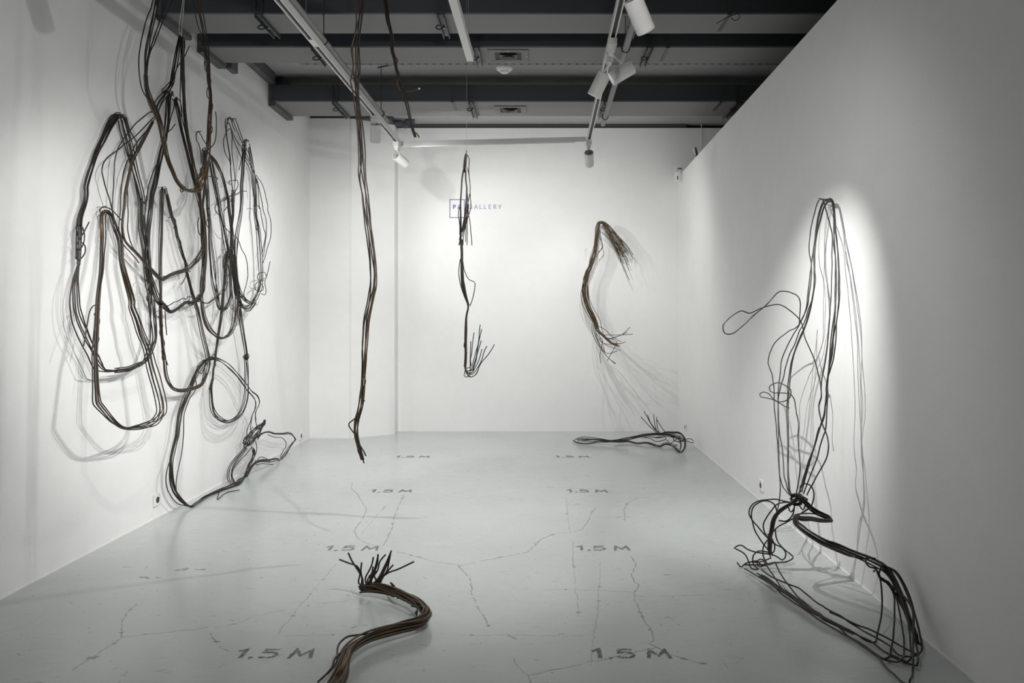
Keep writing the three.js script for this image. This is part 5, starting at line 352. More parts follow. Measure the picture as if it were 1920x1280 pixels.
  {n:1,r:0.0037,m:1,p:[[0.9009,2.5892,-9.12],[1.0026,2.4875,-9.12],[1.0898,2.4148,-9.12],[1.1842,2.2986,-9.12],[1.2387,2.1809,-9.12]]},
  {n:1,r:0.0037,m:0,p:[[0.8573,2.5965,-9.12],[0.9299,2.502,-9.12],[1.0171,2.4003,-9.12],[1.1188,2.2913,-9.12],[1.1842,2.2187,-9.12]]},
  {n:1,r:0.0037,m:1,p:[[0.9009,2.5238,-9.12],[0.9881,2.4076,-9.12],[1.0825,2.2913,-9.12],[1.1334,2.1896,-9.12],[1.1915,2.0312,-9.12]]},
  {n:1,r:0.0037,m:0,p:[[0.8863,2.502,-9.12],[0.9735,2.393,-9.12],[1.0316,2.2913,-9.12],[1.0825,2.1823,-9.12],[1.1225,2.0734,-9.12],[1.1951,1.9121,-9.12]]},
  {n:1,r:0.0037,m:4,p:[[0.9009,2.4875,-9.12],[0.9881,2.3712,-9.12],[1.0462,2.2768,-9.12],[1.097,2.1896,-9.12],[1.1275,2.1133,-9.12]]},
  {n:1,r:0.0037,m:1,p:[[0.9299,2.4947,-9.12],[1.0171,2.393,-9.12],[1.0898,2.3059,-9.12],[1.1479,2.2114,-9.12],[1.1828,2.1373,-9.12]]},
  {n:1,r:0.0037,m:1,p:[[0.85,2.5093,-9.12],[0.9299,2.4221,-9.12],[1.0099,2.3422,-9.12],[1.0534,2.2623,-9.12],[1.0912,2.1279,-9.12]]},
  {n:1,r:0.0037,m:4,p:[[0.8428,2.5892,-9.12],[0.9009,2.5165,-9.12],[0.9735,2.4148,-9.12],[1.0389,2.3204,-9.12],[1.1043,2.2332,-9.12],[1.1624,2.1969,-9.12]]},
  {n:1,r:0.0037,m:4,p:[[0.8282,2.5383,-9.12],[0.8246,2.4366,-9.12],[0.85,2.393,-9.12],[0.8631,2.3131,-9.12],[0.8137,2.255,-9.12],[0.7846,2.1896,-9.12]]},
  {n:1,r:0.0037,m:1,p:[[0.8355,2.5238,-9.12],[0.8391,2.4366,-9.12],[0.8609,2.3494,-9.12],[0.8573,2.3131,-9.12],[0.8064,2.255,-9.12]]},
  {n:1,r:0.0037,m:1,p:[[0.6929,2.0921,-9.08],[0.7161,2.0994,-9.08],[0.7363,2.0777,-9.08],[0.7161,2.0596,-9.08],[0.6944,2.074,-9.08],[0.7016,2.0921,-9.08]]},
  {n:1,r:0.0037,m:0,p:[[0.6546,2.0234,-9.08],[0.6799,2.0306,-9.08],[0.7016,2.0126,-9.08],[0.7125,2.0053,-9.08],[0.6799,2.0126,-9.08],[0.6582,2.0126,-9.08]]},
  {n:1,r:0.0037,m:1,p:[[0.6257,1.9185,-9.08],[0.651,1.8896,-9.08],[0.6835,1.9041,-9.08],[0.6582,1.8824,-9.08],[0.6293,1.8896,-9.08]]},
  {n:1,r:0.0037,m:0,p:[[0.6393,1.9789,-9.12],[0.6212,1.9135,-9.12],[0.6248,1.8336,-9.12],[0.5957,1.7682,-9.12],[0.5994,1.6665,-9.12],[0.6321,1.5648,-9.12],[0.6829,1.4704,-9.12],[0.7338,1.3977,-9.12]]},
  {n:1,r:0.0037,m:1,p:[[0.6757,1.8699,-9.12],[0.6829,1.8191,-9.12],[0.6902,1.7246,-9.12],[0.7083,1.652,-9.12],[0.7556,1.543,-9.12],[0.8282,1.4195,-9.12],[0.85,1.3178,-9.12],[0.8718,1.2524,-9.12]]},
  {n:7,r:0.0037,m:4,p:[[0.7829,1.376,-9.1,0.0264],[0.8002,1.2896,-9.05,0.0201],[0.846,1.24,-9.0,0.0181],[0.8958,1.1845,-8.925,0.0179],[0.9588,1.1299,-8.85,0.0158],[1.0281,1.1016,-8.75,0.0136]]},
  {n:1,r:0.0037,m:1,p:[[0.7829,1.3542,-9.1],[0.8052,1.3366,-9.025],[0.8556,1.3122,-8.95],[0.9191,1.2493,-8.875],[0.9814,1.1945,-8.8],[1.0371,1.1601,-8.65]]},
  {n:1,r:0.0037,m:4,p:[[0.8363,1.2391,-9.05],[0.8866,1.2333,-8.975],[0.9784,1.2312,-8.9],[1.0734,1.2375,-8.75],[1.1646,1.2471,-8.6]]},
  {n:1,r:0.0037,m:0,p:[[0.889,1.1827,-9.0],[0.9359,1.1851,-8.9],[1.0095,1.2155,-8.8],[1.0673,1.2523,-8.7],[1.1359,1.3293,-8.6]]},
  {n:1,r:0.0037,m:1,p:[[0.9034,1.1755,-9.0],[0.9465,1.1929,-8.8667],[1.0366,1.2308,-8.7333],[1.103,1.2677,-8.6]]},
  {n:1,r:0.0037,m:0,p:[[0.9177,1.1755,-9.0],[0.9514,1.1422,-8.9125],[0.9983,1.1342,-8.825],[1.051,1.1368,-8.7375],[1.0901,1.1601,-8.65]]},
  {n:1,r:0.0037,m:1,p:[[0.7757,1.318,-9.1],[0.7765,1.2468,-9.025],[0.8342,1.1553,-8.95],[0.9007,1.1022,-8.8333],[0.9721,1.0784,-8.7167],[1.0222,1.0574,-8.6]]},
  {n:1,r:0.0037,m:0,p:[[0.7684,1.347,-9.1],[0.7693,1.2755,-9.025],[0.7771,1.191,-8.95],[0.8319,1.0805,-8.85],[0.8574,1.0284,-8.75],[0.8958,1.0202,-8.65],[0.9842,1.0539,-8.55]]},
  {n:1,r:0.0037,m:0,p:[[0.7467,1.405,-9.1],[0.7281,1.3617,-9.05],[0.7227,1.2759,-9.0],[0.7486,1.1839,-8.95],[0.8082,1.0858,-8.9],[0.8866,0.9756,-8.8333],[0.9637,0.902,-8.7667],[0.9758,0.8931,-8.7]]},
  {n:1,r:0.0037,m:1,p:[[0.7612,1.405,-9.1],[0.7462,1.3473,-9.05],[0.7456,1.2759,-9.0],[0.7771,1.1767,-8.95],[0.8224,1.0787,-8.9],[0.8903,0.9702,-8.8],[0.9772,0.8988,-8.7]]},
  {n:1,r:0.0037,m:1,p:[[0.7974,1.289,-9.1],[0.82,1.2035,-9.03],[0.8458,1.1765,-8.96],[0.825,1.072,-8.89],[0.801,0.9973,-8.82],[0.8051,0.8959,-8.75]]},
  {n:1,r:0.0037,m:1,p:[[0.889,1.197,-9.0],[0.9545,1.1841,-8.9417],[1.0084,1.1607,-8.8833],[1.0018,1.1306,-8.825],[0.9568,1.0556,-8.7667],[0.9226,1.0093,-8.7083],[0.8751,0.9348,-8.65]]},
  {n:1,r:0.0037,m:4,p:[[0.8002,1.2608,-9.05],[0.8286,1.162,-8.9667],[0.8492,1.0864,-8.8833],[0.8623,1.0263,-8.8]]},
  {n:1,r:0.0037,m:4,p:[[0.7815,1.1898,-9.0],[0.8508,1.1354,-8.9],[0.9324,1.1209,-8.8],[0.998,1.1275,-8.7]]}],
 BFLOOR: [
  {n:6,r:0.0042,m:0,p:[[0.4743,0.0286,-8.42,0.0129],[0.544,0.0418,-8.386,0.0299],[0.6273,0.0425,-8.352,0.0341],[0.7573,0.0452,-8.318,0.0233],[0.8673,0.0413,-8.284,0.0148],[0.9201,0.0497,-8.25,0.0189],[1.0286,0.0786,-8.2167,0.0209],[1.1362,0.1072,-8.1833,0.0146],[1.2243,0.131,-8.15,0.0166],[1.2937,0.1449,-8.12,0.0166],[1.381,0.1588,-8.09,0.0165],[1.4859,0.1514,-8.06,0.0164],[1.5901,0.1314,-8.03,0.0184],[1.6479,0.1088,-8.0,0.0143]],t:1.6},
  {n:2,r:0.0042,m:1,p:[[0.4638,0.02,-8.4906,0.0087],[0.5133,0.014,-8.3521,0.0085],[0.6243,0.014,-8.3122,0.0085],[0.7584,0.03,-8.33,0.0085],[0.8879,0.0406,-8.3,0.0085],[0.9823,0.051,-8.3,0.0085],[1.0768,0.0652,-8.3,0.0085]]},
  {n:4,r:0.0042,m:1,p:[[0.8879,0.0406,-8.3,0.0106],[0.9701,0.0227,-8.357,0.0107],[1.0916,0.02,-8.4141,0.0107],[1.1824,0.014,-8.3122,0.0106],[1.2769,0.03,-8.25,0.0105],[1.355,0.014,-8.2113,0.0105],[1.4082,0.012,-8.1409,0.0104],[1.4636,0.04,-8.1396,0.0104],[1.5272,0.03,-8.133,0.0104],[1.5532,0.02,-7.935,0.0101],[1.5622,0.012,-7.7775,0.0099]],t:1.5},
  {n:1,r:0.0042,m:0,p:[[1.2393,0.092,-8.25],[1.3238,0.0779,-8.25],[1.352,0.0544,-8.25],[1.4177,0.0478,-8.25],[1.4834,0.0685,-8.25],[1.5116,0.092,-8.25],[1.4459,0.0967,-8.25],[1.352,0.092,-8.25]]},
  {n:1,r:0.0042,m:0,p:[[1.2205,0.0873,-8.25],[1.3144,0.1014,-8.25],[1.4083,0.0873,-8.25],[1.4834,0.1014,-8.25]]},
  {n:1,r:0.0042,m:0,p:[[1.2038,0.3304,-8.2],[1.2733,0.2539,-8.1667],[1.3236,0.203,-8.1333],[1.3919,0.148,-8.1],[1.4472,0.1342,-8.1]]},
  {n:1,r:0.0042,m:0,p:[[1.2411,0.3911,-8.2],[1.2918,0.2911,-8.1667],[1.3606,0.1845,-8.1333],[1.4011,0.1618,-8.1]]},
  {n:1,r:0.0042,m:0,p:[[1.2785,0.3519,-8.2],[1.3018,0.2865,-8.2],[1.3438,0.2212,-8.2],[1.3998,0.1559,-8.2]]},
  {n:1,r:0.0042,m:0,p:[[1.3402,0.3657,-8.15],[1.3523,0.2562,-8.15],[1.3773,0.1728,-8.15],[1.4098,0.1496,-8.15]]},
  {n:1,r:0.0042,m:0,p:[[1.3727,0.3351,-8.15],[1.3773,0.2377,-8.15],[1.3959,0.1681,-8.15],[1.4376,0.1449,-8.15]]},
  {n:1,r:0.0042,m:0,p:[[1.3727,0.3119,-8.15],[1.4225,0.224,-8.1167],[1.481,0.1552,-8.0833],[1.5574,0.1191,-8.05]]},
  {n:3,r:0.0042,m:0,p:[[1.3571,0.1667,-7.95,0.0101],[1.4476,0.1938,-7.95,0.0101],[1.5199,0.1893,-7.95,0.0101],[1.5833,0.1893,-7.95,0.0101],[1.633,0.1441,-7.95,0.0122],[1.6362,0.0935,-7.9,0.0121],[1.617,0.0393,-7.85,0.01],[1.5756,0.0053,-7.8,0.008]],t:0.8},
  {n:2,r:0.0042,m:0,p:[[1.5477,0.1407,-8.0,0.0102],[1.589,0.1151,-7.9333,0.0101],[1.5891,0.0543,-7.8667,0.01],[1.5534,0.0053,-7.8,0.0099]]},
  {n:1,r:0.0042,m:0,p:[[1.4658,0.0962,-8.05],[1.5061,0.0443,-7.925],[1.549,0.0053,-7.8]]},
  {n:1,r:0.0042,m:0,p:[[1.5022,0.0633,-8.0],[1.5659,0.1134,-8.0],[1.6023,0.1407,-8.0]]},
  {n:1,r:0.0042,m:0,p:[[1.5867,-0.0113,-8.25],[1.6242,0.0122,-8.25]]},
  {n:1,r:0.0042,m:0,p:[[1.5204,0.1407,-8.0],[1.5386,0.0997,-8.0],[1.5841,0.0861,-8.0],[1.6387,0.1043,-8.0],[1.6934,0.1152,-8.0],[1.7525,0.1043,-8.0],[1.7589,0.0952,-8.0],[1.748,0.0861,-8.0]]},
  {n:1,r:0.0042,m:0,p:[[1.5841,0.077,-8.0],[1.657,0.0906,-8.0],[1.7116,0.0815,-8.0],[1.7589,0.0679,-8.0]]}],
 FRONT: [
  {n:24,r:0.0043,m:2,p:[[-0.7587,0.04,-2.6583,0.0308],[-0.7439,0.045,-2.7193,0.0297],[-0.7391,0.05,-2.7922,0.0268],[-0.7495,0.055,-2.8879,0.0211],[-0.7561,0.055,-2.9729,0.0207],[-0.7406,0.05,-3.0539,0.0233],[-0.7042,0.045,-3.1334,0.0239],[-0.6464,0.045,-3.1913,0.0233],[-0.5803,0.045,-3.2444,0.0237],[-0.5283,0.045,-3.2792,0.025],[-0.4966,0.045,-3.3269,0.0254],[-0.4924,0.05,-3.3822,0.0202],[-0.525,0.05,-3.4657,0.0195],[-0.5755,0.05,-3.5397,0.0188],[-0.6337,0.05,-3.6026,0.0191],[-0.6989,0.05,-3.6648,0.0207],[-0.7733,0.05,-3.7095,0.0209],[-0.8375,0.045,-3.7263,0.0173],[-0.8842,0.03,-3.7492,0.0087]],t:0.7,z:1.7},
  {n:1,r:0.0043,m:1,p:[[-0.6821,0.05,-3.1817],[-0.7188,0.06,-3.1362],[-0.766,0.07,-3.1021],[-0.7945,0.07,-3.0703],[-0.8069,0.06,-3.0313],[-0.8009,0.05,-2.984],[-0.7811,0.05,-2.9265],[-0.7852,0.04,-2.9017],[-0.8028,0.03,-2.8422],[-0.8215,0.02,-2.8197]]},
  {n:1,r:0.0043,m:1,p:[[-0.762,0.07,-2.9787],[-0.7756,0.07,-2.9302],[-0.7879,0.06,-2.8956],[-0.7855,0.05,-2.8713],[-0.8028,0.03,-2.8422],[-0.8248,0.02,-2.8028]]},
  {n:2,r:0.0043,m:3,p:[[-0.7371,0.07,-2.9494,0.0049],[-0.725,0.08,-2.8342,0.0047],[-0.7298,0.08,-2.7726,0.0046],[-0.7455,0.06,-2.7546,0.0046]]},
  {n:1,r:0.0043,m:1,p:[[-0.8636,0.05,-3.72],[-0.8608,0.0693,-3.72],[-0.8746,0.1133,-3.72],[-0.9076,0.1574,-3.72],[-0.9406,0.2245,-3.72]]},
  {n:1,r:0.0043,m:1,p:[[-0.8471,0.0473,-3.72],[-0.8801,0.0594,-3.72],[-0.8938,0.0858,-3.72],[-0.8856,0.1106,-3.72],[-0.8718,0.1326,-3.72],[-0.8883,0.1508,-3.72],[-0.9241,0.1656,-3.72],[-0.9858,0.1904,-3.72]]},
  {n:1,r:0.0043,m:1,p:[[-0.8773,0.0445,-3.72],[-0.8702,0.1023,-3.72],[-0.8757,0.1326,-3.72],[-0.8663,0.1519,-3.72],[-0.8718,0.175,-3.72]]},
  {n:1,r:0.0043,m:1,p:[[-0.8471,0.0583,-3.72],[-0.8581,0.0776,-3.72],[-0.8471,0.1106,-3.72],[-0.8195,0.1629,-3.72],[-0.8129,0.2025,-3.72]]},
  {n:1,r:0.0043,m:1,p:[[-0.8416,0.0583,-3.72],[-0.8471,0.0776,-3.72],[-0.8195,0.1216,-3.72],[-0.814,0.1546,-3.72]]},
  {n:1,r:0.0043,m:0,p:[[-0.8416,0.0555,-3.72],[-0.8388,0.0748,-3.72],[-0.8058,0.1299,-3.72],[-0.7893,0.1849,-3.72],[-0.7893,0.2168,-3.72]]},
  {n:1,r:0.0043,m:1,p:[[-0.8305,0.0583,-3.72],[-0.8333,0.0776,-3.72],[-0.7931,0.1244,-3.72],[-0.7865,0.1684,-3.72],[-0.7507,0.2152,-3.72]]},
  {n:1,r:0.0043,m:0,p:[[-0.8195,0.0583,-3.72],[-0.825,0.0913,-3.72],[-0.8085,0.1354,-3.72],[-0.7948,0.1849,-3.72],[-0.7876,0.2124,-3.72]]},
  {n:1,r:0.0043,m:1,p:[[-0.8085,0.061,-3.72],[-0.7948,0.0776,-3.72],[-0.7727,0.1133,-3.72],[-0.7507,0.1684,-3.72],[-0.7205,0.2355,-3.72]]},
  {n:1,r:0.0043,m:1,p:[[-0.7975,0.061,-3.72],[-0.7838,0.0831,-3.72],[-0.759,0.1299,-3.72],[-0.7397,0.1739,-3.72],[-0.7249,0.2234,-3.72]]},
  {n:1,r:0.0043,m:0,p:[[-0.7865,0.061,-3.72],[-0.7782,0.0831,-3.72],[-0.7425,0.1354,-3.72],[-0.7326,0.1849,-3.72],[-0.726,0.2179,-3.72]]},
  {n:1,r:0.0043,m:1,p:[[-0.781,0.061,-3.72],[-0.7727,0.0858,-3.72],[-0.7535,0.1161,-3.72],[-0.7315,0.1381,-3.72],[-0.7122,0.1629,-3.72]]},
  {n:1,r:0.0043,m:1,p:[[-0.7975,0.0638,-3.72],[-0.7755,0.0924,-3.72],[-0.7425,0.1188,-3.72],[-0.6764,0.1453,-3.72],[-0.6324,0.1684,-3.72],[-0.606,0.1794,-3.72]]},
  {n:1,r:0.0043,m:0,p:[[-0.8195,0.0638,-3.72],[-0.7975,0.0831,-3.72],[-0.7645,0.1354,-3.72],[-0.7535,0.1629,-3.72],[-0.737,0.1904,-3.72]]},
  {n:1,r:0.0043,m:1,p:[[-0.8305,0.0638,-3.72],[-0.825,0.0858,-3.72],[-0.8333,0.1161,-3.72],[-0.814,0.1133,-3.72]]},
  {n:1,r:0.0043,m:0,p:[[-0.7865,0.0693,-3.72],[-0.8085,0.1078,-3.72],[-0.7975,0.1299,-3.72]]},
  {n:1,r:0.0043,m:1,p:[[-0.7755,0.0693,-3.72],[-0.7755,0.1023,-3.72],[-0.7535,0.1464,-3.72],[-0.748,0.1739,-3.72]]},
  {n:1,r:0.0043,m:1,p:[[-0.6947,0.0436,-3.7],[-0.7111,0.0655,-3.7],[-0.7231,0.083,-3.7],[-0.7135,0.0899,-3.69],[-0.6964,0.0607,-3.68],[-0.6763,0.042,-3.66]]},
  {n:1,r:0.0043,m:0,p:[[-0.7433,0.0255,-3.78],[-0.7334,0.0216,-3.73],[-0.7018,0.0155,-3.68],[-0.6697,0.0337,-3.6533],[-0.6326,0.0447,-3.6267],[-0.596,0.043,-3.6]]},
  {n:1,r:0.0043,m:0,p:[[-0.6716,0.0312,-3.62],[-0.6497,0.0484,-3.6025],[-0.62,0.063,-3.585],[-0.5959,0.0605,-3.5675],[-0.5851,0.0513,-3.55]]},
  {n:1,r:0.0043,m:1,p:[[-0.5787,0.047,-3.48],[-0.5523,0.0522,-3.46],[-0.5186,0.0575,-3.44],[-0.4903,0.0501,-3.42],[-0.4827,0.0248,-3.42]]},
  {n:1,r:0.0043,m:1,p:[[-0.553,0.03,-3.4323],[-0.5389,0.06,-3.4077],[-0.5439,0.03,-3.4071]]}],
 CORD: [{n:1,r:0.0022,m:0,p:[[-2.5189,3.438,-5.24],[-2.4921,3.5285,-5.2],[-2.4579,3.7,-5.16],[-2.4493,3.7931,-5.15]]},{n:1,r:0.0022,m:0,p:[[-2.515,3.438,-5.24],[-2.5303,3.4609,-5.24],[-2.5293,3.5027,-5.23],[-2.4691,3.6624,-5.16],[-2.4531,3.7931,-5.15]]}],
 LINE: [{n:1,r:0.0012,m:0,p:[[-0.4643,2.5812,-5.1],[-0.4643,3.2647,-5.1],[-0.4643,3.7624,-5.1]]}],
 CRACKS: [[[-1.574,-6.357],[-1.522,-6.129],[-1.433,-5.951],[-1.357,-5.751],[-1.258,-5.504],[-1.231,-5.388],[-1.203,-5.171],[-1.204,-4.97],[-1.194,-4.875],[-1.141,-4.74],[-1.065,-4.633],[-0.972,-4.551]],[[-1.045,-5.917],[-1.024,-5.624],[-0.999,-5.25],[-0.953,-4.922],[-0.939,-4.697],[-0.935,-4.571]],[[-0.835,-4.452],[-0.767,-4.414],[-0.671,-4.339],[-0.59,-4.267],[-0.433,-4.214],[-0.427,-4.187],[-0.288,-4.288],[-0.126,-4.381],[-0.034,-4.442],[0.046,-4.689],[0.131,-4.83]],[[-0.427,-4.187],[-0.371,-4.05],[-0.337,-3.95],[-0.318,-3.765],[-0.271,-3.58],[-0.225,-3.442],[-0.205,-3.369]],[[0.578,-4.358],[0.59,-4.22],[0.547,-4.07],[0.541,-3.95],[0.561,-3.892],[0.522,-3.782],[0.51,-3.695],[0.512,-3.596],[0.518,-3.471],[0.532,-3.327],[0.531,-3.221],[0.503,-3.182],[0.53,-3.145],[0.572,-3.078],[0.642,-3.026],[0.693,-2.998]],[[0.53,-3.145],[0.459,-3.108],[0.412,-3.084],[0.31,-3.038],[0.218,-3.004],[0.137,-2.959],[0.059,-2.932],[-0.022,-2.895]],[[-0.08,-3.061],[-0.076,-3.004],[-0.043,-2.927],[-0.022,-2.895],[-0.01,-2.835]],[[0.231,-4.334],[0.229,-4.091],[0.221,-3.837],[0.221,-3.661],[0.218,-3.471]],[[-0.333,-3.266],[-0.105,-3.266],[0.094,-3.26],[0.225,-3.26]],[[0.23,-3.818],[0.343,-3.809],[0.519,-3.782]],[[0.518,-3.73],[0.694,-3.73],[0.873,-3.747]],[[0.389,-4.242],[0.305,-3.486],[0.259,-3.182],[0.231,-2.97]],[[0.037,-3.818],[0.117,-3.824],[0.23,-3.818]],[[-1.137,-4.231],[-1.143,-3.911],[-1.149,-3.533],[-1.145,-3.273]],[[-1.463,-3.348],[-1.384,-3.384],[-1.323,-3.486],[-1.204,-3.548]],[[-1.106,-3.26],[-1.028,-3.266],[-0.859,-3.273]],[[-1.968,-3.632],[-1.952,-3.53],[-1.926,-3.433],[-1.88,-3.342],[-1.822,-3.243],[-1.822,-3.184],[-1.84,-3.062],[-1.85,-2.939]],[[-1.819,-3.243],[-1.755,-3.267],[-1.663,-3.292],[-1.489,-3.348]],[[-1.481,-3.342],[-1.422,-3.243],[-1.356,-3.161],[-1.292,-3.106]],[[-0.002,-4.612],[0.136,-4.83],[0.256,-4.852],[0.327,-4.922],[0.382,-5.119],[0.432,-5.388],[0.467,-5.504]],[[0.929,-5.832],[0.821,-5.799],[0.731,-5.655],[0.674,-5.445],[0.644,-5.145]],[[-0.011,-6.203],[0.241,-6.166],[0.538,-6.092]],[[0.263,-5.816],[0.246,-5.277],[0.244,-4.875]],[[0.454,-5.223],[0.765,-5.25]],[[-1.129,-4.796],[-1.131,-5.197],[-1.116,-5.624]],[[0.253,-4.675],[0.233,-4.197]]]};

// ---------------------------------------------------------------- floor
const LEFT = -2.68, BACK = -9.31, SLAB = 3.91;
const partX = d => 1.657 + .0197 * d;
function floorMaps() {
  const W = 1408, Hh = 2048, X0 = -2.72, X1 = 1.92, Z0 = -9.36, Z1 = -2.4;
  const cv = document.createElement('canvas'); cv.width = W; cv.height = Hh; const c = cv.getContext('2d');
  const bv = document.createElement('canvas'); bv.width = W; bv.height = Hh; const b = bv.getContext('2d');
  const R = rng(77), px = x => (x - X0) / (X1 - X0) * W, pz = z => (z - Z0) / (Z1 - Z0) * Hh, k = W / (X1 - X0);
  c.fillStyle = 'rgb(177,182,181)'; c.fillRect(0, 0, W, Hh); b.fillStyle = 'rgb(128,128,128)'; b.fillRect(0, 0, W, Hh);
  for (let i = 0; i < 260; i++) {                                   // roller lanes and cloudy patches of the paint
    const x = R() * W, z = R() * Hh, r = 30 + R() * 120, t = R() > .5 ? 255 : 90;
    const g = c.createRadialGradient(x, z, 0, x, z, r); g.addColorStop(0, `rgba(${t},${t},${t},.035)`); g.addColorStop(1, `rgba(${t},${t},${t},0)`); c.fillStyle = g; c.fillRect(x - r, z - r, 2 * r, 2 * r);
  }
  for (let i = 0; i < 26000; i++) {                                 // brush streaks, mostly across the room
    const x = R() * W, z = R() * Hh, L = 3 + R() * R() * 34, a = (R() - .5) * 1.1, t = R() > .5;
    c.strokeStyle = t ? 'rgba(208,212,210,.10)' : 'rgba(118,122,122,.10)'; c.lineWidth = .6 + R() * 1.2;
    c.beginPath(); c.moveTo(x, z); c.lineTo(x + L * Math.cos(a), z + L * Math.sin(a)); c.stroke();
    b.strokeStyle = t ? 'rgba(190,190,190,.30)' : 'rgba(70,70,70,.30)'; b.lineWidth = .8 + R() * 1.4;
    b.beginPath(); b.moveTo(x, z); b.lineTo(x + L * Math.cos(a), z + L * Math.sin(a)); b.stroke();
  }
  for (let i = 0; i < 1500; i++) {                                   // small scuffs and chips
    const x = R() * W, z = R() * Hh, L = 2 + R() * R() * R() * 26, a = R() < .6 ? (R() - .5) * .6 : R() * 3.1;
    c.strokeStyle = R() < .25 ? 'rgba(72,66,60,.5)' : 'rgba(105,105,102,.30)'; c.lineWidth = .8 + R() * R() * 2.2;
    c.beginPath(); c.moveTo(x, z); c.lineTo(x + L * Math.cos(a), z + L * Math.sin(a)); c.stroke();
  }
  for (let i = 0; i < 500; i++) { c.fillStyle = R() < .8 ? 'rgba(70,66,62,.55)' : 'rgba(235,235,230,.7)'; const s = .7 + R() * 1.6; c.fillRect(R() * W, R() * Hh, s, s); }
  TRACED.CRACKS.forEach((cr, q) => {                                // hairline cracks and old saw cuts, with worn lips
    for (const [ctx, col, w] of [[c, q > 6 && q < 16 || q > 20 ? 'rgba(112,108,103,.42)' : 'rgba(92,88,84,.7)', 1.4], [b, 'rgba(20,20,20,.8)', 1.9]]) {
      ctx.strokeStyle = col; ctx.lineJoin = 'round';
      const rr = rng(900 + q);
      for (let i = 0; i + 1 < cr.length; i++) {
        const [xa, za] = cr[i], [xb, zb] = cr[i + 1], n = Math.max(3, Math.ceil(Math.hypot(xb - xa, zb - za) / .03));
        let lx = px(xa), lz = pz(za);
        for (let j = 1; j <= n; j++) {
          const t = j / n, jx = j < n ? (rr() - .5) * 3 : 0, jz = j < n ? (rr() - .5) * 3 : 0, ex = px(xa + (xb - xa) * t) + jx, ez = pz(za + (zb - za) * t) + jz;
          ctx.lineWidth = w * (.5 + rr() * .8); if (rr() > .04) { ctx.beginPath(); ctx.moveTo(lx, lz); ctx.lineTo(ex, ez); ctx.stroke(); }
          if (ctx === c && rr() < .06) { ctx.fillStyle = 'rgba(96,84,74,.7)'; ctx.fillRect(ex - 3, ez - 1.5, 3 + rr() * 6, 2 + rr() * 2); }
          lx = ex; lz = ez;
        }
      }
    }
  });
  for (const [x, z, w, h] of [[-2.12, -4.00, .05, .022], [-1.97, -4.14, .035, .03], [-2.0, -4.12, .02, .016], [-1.88, -4.13, .05, .012], [-1.83, -3.05, .04, .02], [-2.05, -4.0, .03, .012]]) {   // bare patches where the paint came off
    c.fillStyle = 'rgb(128,118,106)'; for (let i = 0; i < 9; i++) { c.beginPath(); c.ellipse(px(x + (R() - .5) * w), pz(z + (R() - .5) * h), w * k * (.15 + R() * .2), h * k * (.2 + R() * .3), R(), 0, 6.3); c.fill(); }
  }
  const mk = (cc, s) => { const t = new THREE.CanvasTexture(cc); t.flipY = false; t.wrapS = t.wrapT = THREE.RepeatWrapping; if (s) t.colorSpace = THREE.SRGBColorSpace; return t; };
  return { map: mk(cv, true), bump: mk(bv), uv: (x, z) => [(x - X0) / (X1 - X0), (z - Z0) / (Z1 - Z0)], Z1 };
}
const fm = floorMaps();
const floorMat = new THREE.MeshPhysicalMaterial({ map: fm.map, bumpMap: fm.bump, bumpScale: .0009, roughness: .21, specularIntensity: .9, ior: 1.5 });
